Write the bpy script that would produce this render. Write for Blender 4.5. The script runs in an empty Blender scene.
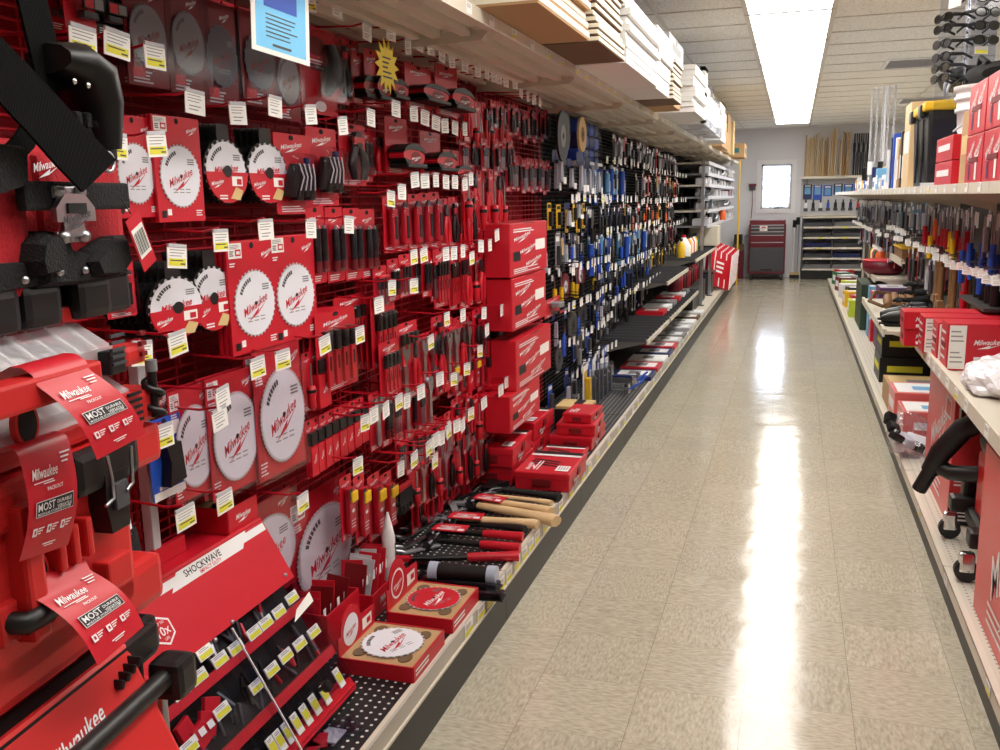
import bpy, bmesh, math, random
from mathutils import Vector, Matrix, Euler
R = random.Random(7)
PI = math.pi
SC = bpy.context.scene
COL = SC.collection

# ------------------------------------------------------------------ camera
F, PITCH, YAW, ROLL, CAMH = 919.3, .187165, -.308173, -.018975, 1.466
_f = Vector((math.sin(YAW)*math.cos(PITCH), math.cos(YAW)*math.cos(PITCH), -math.sin(PITCH)))
_r = Vector((math.cos(YAW), -math.sin(YAW), 0)); _u = _r.cross(_f)
_r2 = math.cos(ROLL)*_r+math.sin(ROLL)*_u; _u2 = math.cos(ROLL)*_u-math.sin(ROLL)*_r
CAMP = Vector((0, 0, CAMH))
cd = bpy.data.cameras.new('camera'); cam = bpy.data.objects.new('camera', cd); COL.objects.link(cam)
cam.matrix_world = Matrix(((_r2.x, _u2.x, -_f.x, 0), (_r2.y, _u2.y, -_f.y, 0), (_r2.z, _u2.z, -_f.z, CAMH), (0, 0, 0, 1)))
cd.sensor_width = 36; cd.lens = F/1000*36; cd.clip_start = .02; cd.clip_end = 100
SC.camera = cam
def at(px, py, ax, c):
    """the point of the plane axis=c that the photo shows at pixel px, py"""
    d = _r2*((px-500)/F)-_u2*((py-375)/F)+_f
    return CAMP+d*((c-CAMP[ax])/d[ax])

# ------------------------------------------------------------------ materials
MATS = {}
def lin(c):
    return tuple((x/12.92 if x <= .04045 else ((x+.055)/1.055)**2.4) for x in (v/255 for v in c))
def mat(name, rgb=(200, 200, 200), rough=.5, metal=0., alpha=1., emit=0., coat=0., bump=0., bscale=60., spec=.5):
    if name in MATS: return MATS[name]
    m = bpy.data.materials.new(name); m.use_nodes = True; MATS[name] = m
    b = m.node_tree.nodes['Principled BSDF']; c = (*lin(rgb), 1)
    b.inputs['Base Color'].default_value = c; b.inputs['Roughness'].default_value = rough
    b.inputs['Metallic'].default_value = metal; b.inputs['Alpha'].default_value = alpha
    b.inputs['Specular IOR Level'].default_value = spec
    if coat: b.inputs['Coat Weight'].default_value = coat; b.inputs['Coat Roughness'].default_value = .1
    if emit: b.inputs['Emission Color'].default_value = c; b.inputs['Emission Strength'].default_value = emit
    if bump:
        N, L = m.node_tree.nodes, m.node_tree.links
        t = N.new('ShaderNodeTexCoord'); n = N.new('ShaderNodeTexNoise'); u = N.new('ShaderNodeBump')
        n.inputs['Scale'].default_value = bscale; u.inputs['Strength'].default_value = bump; u.inputs['Distance'].default_value = .005
        L.new(t.outputs['Object'], n.inputs['Vector']); L.new(n.outputs['Fac'], u.inputs['Height']); L.new(u.outputs['Normal'], b.inputs['Normal'])
    return m
def clear(name, rgb=(255, 255, 255), gloss=.12, rough=.12):
    """thin clear plastic: mostly transparent with a sheen"""
    m = bpy.data.materials.new(name); m.use_nodes = True; MATS[name] = m
    N, L = m.node_tree.nodes, m.node_tree.links; N.remove(N['Principled BSDF'])
    t = N.new('ShaderNodeBsdfTransparent'); g = N.new('ShaderNodeBsdfGlossy'); x = N.new('ShaderNodeMixShader'); fr = N.new('ShaderNodeLayerWeight'); pw = N.new('ShaderNodeMath'); pw.operation = 'POWER'; ml = N.new('ShaderNodeMath'); ml.operation = 'MULTIPLY_ADD'
    t.inputs[0].default_value = (*lin(rgb), 1); g.inputs['Roughness'].default_value = rough
    fr.inputs['Blend'].default_value = .5; pw.inputs[1].default_value = 4.; ml.inputs[1].default_value = gloss*2; ml.inputs[2].default_value = gloss*.15
    L.new(fr.outputs['Facing'], pw.inputs[0]); L.new(pw.outputs[0], ml.inputs[0]); L.new(ml.outputs[0], x.inputs[0])
    L.new(t.outputs[0], x.inputs[1]); L.new(g.outputs[0], x.inputs[2]); L.new(x.outputs[0], N['Material Output'].inputs['Surface'])
    return m
mat('red', (200, 22, 42), .4); mat('red_plastic', (206, 42, 42), .36, bump=.05, bscale=300); mat('red_dark', (120, 8, 18), .5)
mat('red_wire', (190, 20, 40), .34); mat('red_fabric', (178, 20, 34), .85, bump=.4, bscale=250); mat('red_back', (172, 16, 36), .55)
mat('black', (15, 15, 17), .42); mat('black_matte', (10, 10, 11), .8); mat('black_fabric', (18, 18, 20), .9, bump=.5, bscale=300)
mat('grey', (128, 128, 132), .5); mat('grey_dark', (70, 70, 76), .5); mat('grey_light', (196, 196, 202), .5)
mat('white', (238, 238, 240), .5); mat('paper', (240, 238, 234), .8); mat('blade_white', (232, 234, 243), .38); mat('yellow_tag', (232, 226, 60), .6)
mat('print_grey', (150, 148, 150), .6); mat('steel', (180, 182, 188), .3, 1.); mat('steel_dark', (96, 98, 104), .38, 1.); mat('chrome', (225, 226, 230), .12, 1.)
mat('yellow', (235, 190, 30), .5); mat('tan', (214, 186, 130), .7); mat('kraft', (186, 150, 108), .85, bump=.1, bscale=40); mat('wood', (222, 192, 146), .5, bump=.08, bscale=30)
mat('wood_dark', (134, 94, 58), .65); mat('blue', (36, 82, 190), .45); mat('blue_dark', (28, 40, 96), .45); mat('blue_light', (110, 170, 215), .5)
mat('orange', (226, 96, 34), .5); mat('green', (48, 112, 66), .5); mat('green_dark', (40, 62, 44), .6); mat('olive', (58, 66, 48), .7); mat('purple', (84, 40, 92), .5)
mat('shelf_metal', (216, 208, 192), .42); mat('lip_metal', (188, 183, 172), .4); mat('shelf_dark', (60, 58, 56), .5); mat('shelf_grey', (112, 109, 104), .5); mat('maroon', (104, 14, 34), .4); mat('wall_paint', (226, 226, 231), .9, bump=.05, bscale=200)
mat('ceiling_trim', (212, 208, 200), .6); mat('board_edge', (206, 190, 160), .8); mat('brown', (110, 84, 60), .8)
mat('lime', (196, 214, 60), .5); mat('pink', (226, 110, 130), .5); mat('white_board', (232, 232, 230), .6)
mat('hazy_clear', (232, 230, 236), .12, alpha=.42, spec=.8); clear('clear', (240, 242, 248), .2, .08); clear('clear_warm', (240, 234, 238), .1, .1); clear('clear_purple', (250, 248, 250), .2, .1); clear('smoke_clear', (150, 150, 160), .2, .1)

# ------------------------------------------------------------------ mesh builder
_TXT = {}
def text_mesh(s, bold=True):
    if s not in _TXT:
        c = bpy.data.curves.new('t', 'FONT'); c.body = s; c.size = 1; c.resolution_u = 2; c.fill_mode = 'FRONT'
        c.offset = .012 if bold else 0
        o = bpy.data.objects.new('t', c); COL.objects.link(o)
        dg = bpy.context.evaluated_depsgraph_get(); me = o.evaluated_get(dg).to_mesh()
        v = [tuple(p.co) for p in me.vertices]; f = [tuple(p.vertices) for p in me.polygons]
        o.evaluated_get(dg).to_mesh_clear(); bpy.data.objects.remove(o); bpy.data.curves.remove(c)
        x = [p[0] for p in v] or [0]
        _TXT[s] = (v, f, min(x), max(x))
    return _TXT[s]
class MB:
    def __init__(s): s.v = []; s.f = []; s.mi = []; s.sm = []; s.mats = []; s.M = None
    def mid(s, m):
        if m not in s.mats: s.mats.append(m)
        return s.mats.index(m)
    def add(s, V, Fc, m, smooth=False):
        b = len(s.v); k = s.mid(m)
        if s.M is not None: V = [s.M @ Vector(p) for p in V]
        s.v += [tuple(p) for p in V]; s.f += [tuple(b+i for i in q) for q in Fc]; s.mi += [k]*len(Fc); s.sm += [smooth]*len(Fc); return s
    def box(s, c, d, m, rot=None, bev=0, taper=None):
        x, y, z = (q/2 for q in d)
        V = [Vector((a*x, b*y, e*z)) for e in (-1, 1) for a, b in ((-1, -1), (1, -1), (1, 1), (-1, 1))]
        Fc = [(3, 2, 1, 0), (4, 5, 6, 7), (0, 1, 5, 4), (1, 2, 6, 5), (2, 3, 7, 6), (3, 0, 4, 7)]
        if taper:
            for p in V[4:]: p.x *= taper[0]; p.y *= taper[1]
        if bev:
            bm = bmesh.new(); vs = [bm.verts.new(p) for p in V]
            for q in Fc: bm.faces.new([vs[i] for i in q])
            bmesh.ops.bevel(bm, geom=bm.edges[:], offset=min(bev, min(d)*.45), segments=2, affect='EDGES', profile=.6)
            bm.verts.index_update(); V = [v.co.copy() for v in bm.verts]; Fc = [[v.index for v in f.verts] for f in bm.faces]; bm.free()
        M = Matrix.Translation(c) @ (Euler(rot).to_matrix().to_4x4() if rot else Matrix())
        return s.add([M @ p for p in V], Fc, m, False)
    def cyl(s, a, b, r, m, r2=None, n=12, caps=True, smooth=True):
        a, b = Vector(a), Vector(b); r2 = r if r2 is None else r2; ax = (b-a)
        if ax.length < 1e-9: return s
        q = ax.normalized().to_track_quat('Z', 'Y').to_matrix(); V = []
        for p, rr in ((a, r), (b, r2)):
            V += [p+q @ Vector((rr*math.cos(t*2*PI/n), rr*math.sin(t*2*PI/n), 0)) for t in range(n)]
        s.add(V, [(i, (i+1) % n, n+(i+1) % n, n+i) for i in range(n)], m, smooth)
        if caps: s.add(V, [tuple(range(n-1, -1, -1)), tuple(range(n, 2*n))], m)
        return s
    def tube(s, P, r, m, n=8, closed=False, flat=None):
        P = [Vector(p) for p in P]; k = len(P); V = []
        rr = r if isinstance(r, (list, tuple)) else [r]*k
        up = Vector((0, 0, 1))
        for i, p in enumerate(P):
            t = (P[(i+1) % k]-P[i-1]) if closed else (P[min(i+1, k-1)]-P[max(i-1, 0)])
            t.normalize(); u = up-t*up.dot(t)
            if u.length < 1e-3: u = Vector((0, 1, 0))-t*t.y
            u.normalize(); up = u; w = t.cross(u)
            fa, fb = (1, 1) if flat is None else flat
            V += [p+u*(rr[i]*fa*math.cos(j*2*PI/n))+w*(rr[i]*fb*math.sin(j*2*PI/n)) for j in range(n)]
        Fc = []
        for i in range(k if closed else k-1):
            a, b = i*n, ((i+1) % k)*n
            Fc += [(a+j, b+j, b+(j+1) % n, a+(j+1) % n) for j in range(n)]
        s.add(V, Fc, m, True)
        if not closed: s.add(V, [tuple(range(n)), tuple(range(k*n-1, (k-1)*n-1, -1))], m)
        return s
    def lathe(s, prof, m, c=(0, 0, 0), n=16, axis='z', smooth=True):
        V = []
        for r, h in prof:
            for j in range(n):
                x, y = r*math.cos(j*2*PI/n), r*math.sin(j*2*PI/n)
                p = (x, y, h) if axis == 'z' else (x, h, y) if axis == 'y' else (h, x, y)
                V.append(Vector(p)+Vector(c))
        k = len(prof); Fc = [(i*n+j, i*n+(j+1) % n, (i+1)*n+(j+1) % n, (i+1)*n+j) for i in range(k-1) for j in range(n)]
        s.add(V, Fc, m, smooth); s.add(V, [tuple(range(n)), tuple(range(k*n-1, (k-1)*n-1, -1))], m); return s
    def prism(s, poly, y0, y1, m, axis='y', smooth=False, m2=None):
        """outline poly (a,b) pulled from y0 to y1; axis y: a=x b=z; axis x: a=y b=z; axis z: a=x b=y"""
        def P(a, b, y): return (a, y, b) if axis == 'y' else (y, a, b) if axis == 'x' else (a, b, y)
        n = len(poly); V = [P(a, b, y0) for a, b in poly]+[P(a, b, y1) for a, b in poly]
        s.add(V, [(i, (i+1) % n, n+(i+1) % n, n+i) for i in range(n)], m, smooth)
        s.add(V, [tuple(range(n-1, -1, -1)), tuple(range(n, 2*n))], m2 or m); return s
    def quad(s, P, m): return s.add(P, [tuple(range(len(P)))], m)
    def panel(s, x0, x1, z0, z1, y, m): return s.add([(x0, y, z0), (x1, y, z0), (x1, y, z1), (x0, y, z1)], [(0, 1, 2, 3)], m)
    def text(s, body, cx, cz, y, m, h=None, w=None, shear=0., rot=0., bold=True):
        """lettering on a face that looks toward -y, centred; h letter height or w total width"""
        v, f, a, b = text_mesh(body, bold); k = h/.7 if h else w/max(b-a, .01)
        if h and w: kx = w/max(b-a, .01)
        else: kx = k
        V = []
        for p in v:
            x, z = (p[0]-(a+b)/2)*kx+shear*(p[1]-.35)*k, (p[1]-.35)*k
            V.append((cx+x*math.cos(rot)-z*math.sin(rot), y, cz+x*math.sin(rot)+z*math.cos(rot)))
        return s.add(V, f, m)
    def logo(s, cx, cz, y, w, m, rot=.22):
        s.text('Milwaukee', cx, cz, y, m, w=w, h=w*.2, shear=.35, rot=rot)
        c, q = math.cos(rot), math.sin(rot)
        pts = [(-.42, -.26), (.08, -.12), (.03, -.2), (.5, -.08), (-.02, -.25), (.04, -.17)]
        return s.add([(cx+w*(a*c-b*q), y, cz+w*(a*q+b*c)) for a, b in pts], [(0, 5, 1), (5, 0, 4), (1, 4, 2), (2, 4, 3)] and [(0, 4, 5), (0, 5, 1), (2, 4, 3)], m)
    def lines(s, x0, x1, z0, n, dz, th, y, m, rnd=.3):
        for i in range(n):
            s.panel(x0, x1-(x1-x0)*rnd*R.random(), z0-i*dz-th, z0-i*dz, y, m)
        return s
    def mesh(s, name):
        me = bpy.data.meshes.new(name); me.from_pydata(s.v, [], s.f); me.update()
        for m in s.mats: me.materials.append(MATS[m])
        me.polygons.foreach_set('material_index', s.mi); me.polygons.foreach_set('use_smooth', s.sm); me.update(); return me
    def build(s, name, parent=None, loc=(0, 0, 0), rz=0, label=None):
        o = bpy.data.objects.new(name, s.mesh(name)); COL.objects.link(o); o.location = loc; o.rotation_euler = (0, 0, rz)
        if parent: o.parent = parent
        if label: o['label'] = label
        return o
def tag(o, label, cat, group=None, kind=None):
    if label: o['label'] = label
    if cat: o['category'] = cat
    if group: o['group'] = group
    if kind: o['kind'] = kind
    return o
def thing(name, label, cat, loc=(0, 0, 0), rz=0, group=None):
    o = bpy.data.objects.new(name, None); COL.objects.link(o); o.empty_display_size = .05
    o.location = loc; o.rotation_euler = (0, 0, rz); return tag(o, label, cat, group)
KIDS = {}
def dup(root, loc=None, rz=None, scale=None, label=None, group=None, rot=None):
    def cp(o, par):
        c = o.copy(); COL.objects.link(c)
        if par: c.parent = par
        if o.name not in KIDS: KIDS[o.name] = [k.name for k in o.children]
        for k in KIDS[o.name]: cp(bpy.data.objects[k], c)
        return c
    c = cp(root, None); return put(c, loc, rz, scale, label, group, rot)
def put(c, loc=None, rz=None, scale=None, label=None, group=None, rot=None):
    if loc is not None: c.location = loc
    if rz is not None: c.rotation_euler = (0, 0, rz)
    if rot is not None: c.rotation_euler = rot
    if scale is not None: c.scale = scale
    if label: c['label'] = label
    if group: c['group'] = group
    return c
class Kind:
    """a kind of thing built once; the first use places the original, later ones copy it with its parts"""
    def __init__(s, make, w=1, h=1): s.make = make; s.o = None; s.w = w; s.h = h
    def use(s, **k):
        if s.o is None: s.o = s.make(); return put(s.o, **k)
        return dup(s.o, **k)
def struct(mb, name, label=None):
    return tag(mb.build(name), label, None, None, 'structure')
ONES = 'first second third fourth fifth sixth seventh eighth ninth tenth eleventh twelfth thirteenth fourteenth fifteenth sixteenth seventeenth eighteenth nineteenth'.split()
TENS = ['', '', 'twent', 'thirt', 'fort', 'fift', 'sixt', 'sevent', 'eight', 'ninet']
def nth(i):
    i += 1
    if i < 20: return ONES[i-1]
    if i > 99: return 'hundredth'
    return TENS[i//10]+('ieth' if i % 10 == 0 else 'y-'+ONES[i % 10-1])
FACE_R, FACE_L, FACE_B = PI/2, -PI/2, 0.     # front looks to +x, -x, -y
# ------------------------------------------------------------------ the room
YB, ZC, XL, XR, YF = 17.62, 2.65, -1.62, 4.6, -4.2
def floor_mat():
    m = bpy.data.materials.new('floor_tile'); m.use_nodes = True; MATS['floor_tile'] = m
    N, L = m.node_tree.nodes, m.node_tree.links; b = N['Principled BSDF']
    tc = N.new('ShaderNodeTexCoord'); sx = N.new('ShaderNodeSeparateXYZ'); L.new(tc.outputs['Object'], sx.inputs[0])
    def M(op, a, c=None, cl=False):
        n = N.new('ShaderNodeMath'); n.operation = op; n.use_clamp = cl
        for i, q in enumerate((a, c)):
            if q is None: continue
            if isinstance(q, (int, float)): n.inputs[i].default_value = q
            else: L.new(q, n.inputs[i])
        return n.outputs[0]
    T = .3048
    u = M('DIVIDE', M('ADD', sx.outputs[0], .09+30*T), T); v = M('DIVIDE', M('ADD', sx.outputs[1], -2.28+30*T), T)
    fu, fv = M('FRACT', u), M('FRACT', v); iu, iv = M('FLOOR', u), M('FLOOR', v)
    par = M('MODULO', M('ADD', iu, iv), 2.)
    # marbled flecks, turned a quarter in every other tile
    def fleck(a, c, s):
        cb = N.new('ShaderNodeCombineXYZ'); L.new(M('MULTIPLY', sx.outputs[0], a), cb.inputs[0]); L.new(M('MULTIPLY', sx.outputs[1], c), cb.inputs[1]); L.new(M('MULTIPLY', M('ADD', M('MULTIPLY', iu, 3.7), M('MULTIPLY', iv, 7.3)), 1.), cb.inputs[2])
        n = N.new('ShaderNodeTexNoise'); n.inputs['Scale'].default_value = s; n.inputs['Detail'].default_value = 3; L.new(cb.outputs[0], n.inputs['Vector']); return n.outputs['Fac']
    n1, n2 = fleck(1, 3.2, 38), fleck(3.2, 1, 38)
    mx = N.new('ShaderNodeMix'); mx.data_type = 'FLOAT'; L.new(par, mx.inputs[0]); L.new(n1, mx.inputs[2]); L.new(n2, mx.inputs[3])
    cr = N.new('ShaderNodeValToRGB'); e = cr.color_ramp.elements
    e[0].position = .3; e[0].color = (*lin((166, 158, 140)), 1); e[1].position = .72; e[1].color = (*lin((202, 196, 180)), 1)
    k = e.new(.44); k.color = (*lin((182, 174, 155)), 1); k = e.new(.56); k.color = (*lin((190, 183, 165)), 1)
    L.new(mx.outputs[0], cr.inputs[0])
    # seams between tiles
    w = .006
    s1 = M('LESS_THAN', fu, w); s2 = M('LESS_THAN', fv, w); seam = M('MAXIMUM', s1, M('MULTIPLY', s2, .6))
    c2 = N.new('ShaderNodeMix'); c2.data_type = 'RGBA'; L.new(M('MULTIPLY', seam, .62), c2.inputs[0]); L.new(cr.outputs[0], c2.inputs[6]); c2.inputs[7].default_value = (*lin((96, 88, 76)), 1)
    # each tile a touch different, scuffs
    wn = N.new('ShaderNodeTexWhiteNoise'); cb = N.new('ShaderNodeCombineXYZ'); L.new(iu, cb.inputs[0]); L.new(iv, cb.inputs[1]); L.new(cb.outputs[0], wn.inputs[0])
    hs = N.new('ShaderNodeHueSaturation'); L.new(c2.outputs[2], hs.inputs['Color']); L.new(M('ADD', M('MULTIPLY', wn.outputs[0], .07), .965), hs.inputs['Value'])
    L.new(hs.outputs[0], b.inputs['Base Color'])
    g = N.new('ShaderNodeTexNoise'); g.inputs['Scale'].default_value = 5; g.inputs['Detail'].default_value = 4; L.new(tc.outputs['Object'], g.inputs['Vector'])
    L.new(M('ADD', M('MULTIPLY', g.outputs[0], .16), .05), b.inputs['Roughness'])
    g2 = N.new('ShaderNodeTexNoise'); g2.inputs['Scale'].default_value = 7; L.new(tc.outputs['Object'], g2.inputs['Vector'])
    bp = N.new('ShaderNodeBump'); bp.inputs['Strength'].default_value = .07; bp.inputs['Distance'].default_value = .02; L.new(M('SUBTRACT', g2.outputs[0], M('MULTIPLY', seam, .1)), bp.inputs['Height']); L.new(bp.outputs[0], b.inputs['Normal'])
    b.inputs['Specular IOR Level'].default_value = .45
floor_mat()
def ceil_mat():
    m = bpy.data.materials.new('ceiling_tile'); m.use_nodes = True; MATS['ceiling_tile'] = m
    N, L = m.node_tree.nodes, m.node_tree.links; b = N['Principled BSDF']
    tc = N.new('ShaderNodeTexCoord'); n = N.new('ShaderNodeTexNoise'); n.inputs['Scale'].default_value = 90; n.inputs['Detail'].default_value = 4
    cr = N.new('ShaderNodeValToRGB'); e = cr.color_ramp.elements; e[0].position = .36; e[0].color = (*lin((206, 204, 198)), 1); e[1].position = .5; e[1].color = (*lin((240, 238, 233)), 1)
    L.new(tc.outputs['Object'], n.inputs[0]); L.new(n.outputs[0], cr.inputs[0]); L.new(cr.outputs[0], b.inputs['Base Color']); b.inputs['Roughness'].default_value = .9
ceil_mat()
struct(MB().box(((XL+XR)/2, (YB+YF)/2, -.05), (XR-XL+.2, YB-YF+.2, .1), 'floor_tile'), 'floor')
struct(MB().box(((XL+XR)/2, (YB+YF)/2, ZC+.05), (XR-XL+.2, YB-YF+.2, .1), 'ceiling_tile'), 'ceiling')
struct(MB().box((XL-.05, (YB+YF)/2, ZC/2), (.1, YB-YF+.2, ZC), 'wall_paint'), 'wall_left')
struct(MB().box((XR+.05, (YB+YF)/2, ZC/2), (.1, YB-YF+.2, ZC), 'wall_paint'), 'wall_right')
struct(MB().box(((XL+XR)/2, YF-.05, ZC/2), (XR-XL+.2, .1, ZC), 'wall_paint'), 'wall_front')
# far wall with the window hole
WX0, WX1, WZ0, WZ1 = -.585, -.055, 1.23, 2.02
w = MB()
for x0, x1, z0, z1 in ((XL-.1, WX0, 0, ZC), (WX1, XR+.1, 0, ZC), (WX0, WX1, 0, WZ0), (WX0, WX1, WZ1, ZC)):
    w.box(((x0+x1)/2, YB+.08, (z0+z1)/2), (x1-x0, .16, z1-z0), 'wall_paint')
struct(w, 'wall_back')
# ceiling grid bars
g = MB(); GX = [-.91, -.352, .205, 1.42, 2.64, 3.86]
for x in GX: g.box((x, (YB+YF)/2, ZC-.004), (.024, YB-YF, .008), 'ceiling_trim')
y = YF+.2
while y < YB:
    g.box(((XL+XR)/2, y, ZC-.003), (XR-XL, .02, .006), 'ceiling_trim'); y += .61
struct(g, 'trim_1')
# lights
mat('lamp', (255, 250, 242), .5, emit=9.)
def make_light():
    t = thing('ceiling_light', '', 'ceiling light')
    MB().box((0, 0, -.012), (.5, 1.18, .028), 'lamp').build('diffuser', t)
    f = MB()
    for sx in (-1, 1): f.box((sx*.265, 0, -.011), (.03, 1.2, .036), 'ceiling_trim')
    for sy in (-1, 1): f.box((0, sy*.6, -.012), (.5, .017, .04), 'grey')
    f.build('frame', t); return t
LIGHT = Kind(make_light)
ROWS = [(-.073, 'above the aisle'), (2.33, 'above the neighbouring aisle')]
for x, wh in ROWS:
    n = 0; ys = [16.2-.6-1.219*i for i in range(13)]
    if x > 1: ys = ys[1::1]
    for i, yy in enumerate(ys):
        if yy < -3.5: continue
        LIGHT.use(loc=(x, yy, ZC-.008), label=f'white ceiling light panel {wh}, {nth(i)} from the far wall', group='ceiling lights '+wh)
# window
wn = MB()
for x0, x1, z0, z1 in ((WX0-.075, WX0, WZ0-.075, WZ1+.075), (WX1, WX1+.075, WZ0-.075, WZ1+.075), (WX0, WX1, WZ1, WZ1+.075), (WX0, WX1, WZ0-.075, WZ0)):
    wn.box(((x0+x1)/2, YB-.008, (z0+z1)/2), (x1-x0, .022, z1-z0), 'white')
wo = struct(wn, 'window_1', 'white cased window in the far wall')
s = MB()
for x0, x1, z0, z1 in ((WX0, WX0+.035, WZ0, WZ1), (WX1-.035, WX1, WZ0, WZ1), (WX0, WX1, WZ1-.035, WZ1), (WX0, WX1, WZ0, WZ0+.035)):
    s.box(((x0+x1)/2, YB+.05, (z0+z1)/2), (x1-x0, .05, z1-z0), 'grey_light')
s.build('window_sash', wo)
MB().box(((WX0+WX1)/2, YB+.06, (WZ0+WZ1)/2), (WX1-WX0-.06, .006, WZ1-WZ0-.06), 'clear').build('window_pane', wo)
MB().box((-.3, YB+.012, WZ0+.02), (.09, .03, .03), 'grey').tube([(-.3, YB-.005, WZ0+.03), (-.26, YB-.02, WZ0+.045), (-.16, YB-.02, WZ0+.03)], .008, 'grey').build('window_crank', wo, label='small grey window crank')
# outdoors seen through it: white ground, trees with overexposure painted into pale leaves
wd = bpy.data.worlds.new('sky'); SC.world = wd; wd.use_nodes = True
wd.node_tree.nodes['Background'].inputs[0].default_value = (.82, .9, 1, 1); wd.node_tree.nodes['Background'].inputs[1].default_value = 9.
mat('leafy_overexposed', (190, 206, 190), .9)
for i, (x, hh) in enumerate(((-1.9, 2.6), (-.75, 2.2), (-.1, 2.9))):
    t = thing('garden_tree', ['pale tree outside the window, beside its hinge side', 'lowest pale tree outside, behind the window', 'tallest pale tree outside the window'][i], 'tree', (x, 24+i, 0))
    MB().cyl((0, 0, -.3), (0, 0, hh*.5), .06, 'brown').build('trunk', t)
    c = MB()
    for k in range(26):
        a, q = R.random()*6.28, R.random(); p = Vector((math.cos(a)*.6*q, math.sin(a)*.6*q, hh*.35+R.random()*hh*.65)); c.box(p, (.14, .14, .1), 'leafy_overexposed', rot=(R.random(), R.random(), R.random()))
    c.build('crown', t)
tag(MB().box((0, 30, -.35), (40, 24, .1), 'paper').build('outside_ground'), None, None, None, 'structure')
SC.view_settings.view_transform = 'Standard'; SC.view_settings.look = 'None'; SC.view_settings.gamma = 1; SC.view_settings.exposure = 0.
SC.view_settings.use_curve_mapping = False
SC.cycles.max_bounces = 8; SC.cycles.transparent_max_bounces = 24; SC.cycles.use_denoising = True
SC.cycles.sample_clamp_indirect = 6.
# ------------------------------------------------------------------ the shelving run along the wall
S0, SL = -.76, 1.22
XG, XLIP, ZD = -1.42, -.915, .19                      # wire grid plane, deck lip, deck height
def perforated(name, base, hole, pitch, r):
    m = bpy.data.materials.new(name); m.use_nodes = True; MATS[name] = m
    N, L = m.node_tree.nodes, m.node_tree.links; b = N['Principled BSDF']
    tc = N.new('ShaderNodeTexCoord'); sc = N.new('ShaderNodeVectorMath'); sc.operation = 'SCALE'; sc.inputs['Scale'].default_value = 1/pitch
    fr = N.new('ShaderNodeVectorMath'); fr.operation = 'FRACTION'; sb = N.new('ShaderNodeVectorMath'); sb.operation = 'SUBTRACT'; sb.inputs[1].default_value = (.5, .5, 0)
    mu = N.new('ShaderNodeVectorMath'); mu.operation = 'MULTIPLY'; mu.inputs[1].default_value = (1, 1, 0); ln = N.new('ShaderNodeVectorMath'); ln.operation = 'LENGTH'
    lt = N.new('ShaderNodeMath'); lt.operation = 'LESS_THAN'; lt.inputs[1].default_value = r/pitch; mx = N.new('ShaderNodeMix'); mx.data_type = 'RGBA'
    mx.inputs[6].default_value = (*lin(base), 1); mx.inputs[7].default_value = (*lin(hole), 1)
    L.new(tc.outputs['Object'], sc.inputs[0]); L.new(sc.outputs[0], fr.inputs[0]); L.new(fr.outputs[0], sb.inputs[0]); L.new(sb.outputs[0], mu.inputs[0]); L.new(mu.outputs[0], ln.inputs[0])
    L.new(ln.outputs['Value'], lt.inputs[0]); L.new(lt.outputs[0], mx.inputs[0]); L.new(mx.outputs[2], b.inputs['Base Color']); b.inputs['Roughness'].default_value = .45
perforated('deck_black', (26, 26, 28), (225, 225, 222), .026, .0042); perforated('deck_cream', (206, 200, 186), (120, 112, 100), .026, .004)
def wire_grid(name, wire, z0, z1, pz=.0254, px=.0763, r=.0033):
    g = MB(); n = int((z1-z0)/pz)
    for i in range(n+1):
        z = z0+i*pz; g.tube([(-SL/2+.006, 0, z), (SL/2-.006, 0, z)], r, wire, 4)
    n = int((SL-.02)/px)
    for i in range(n+1):
        x = -n*px/2+i*px; g.tube([(x, .006, z0-.005), (x, .006, z1+.005)], r*1.1, wire, 4)
    for x in (-SL/2+.012, SL/2-.012): g.tube([(x, .012, z0-.01), (x, .012, z1+.01)], r*2, wire, 6)
    return g
GRID = {}
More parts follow.
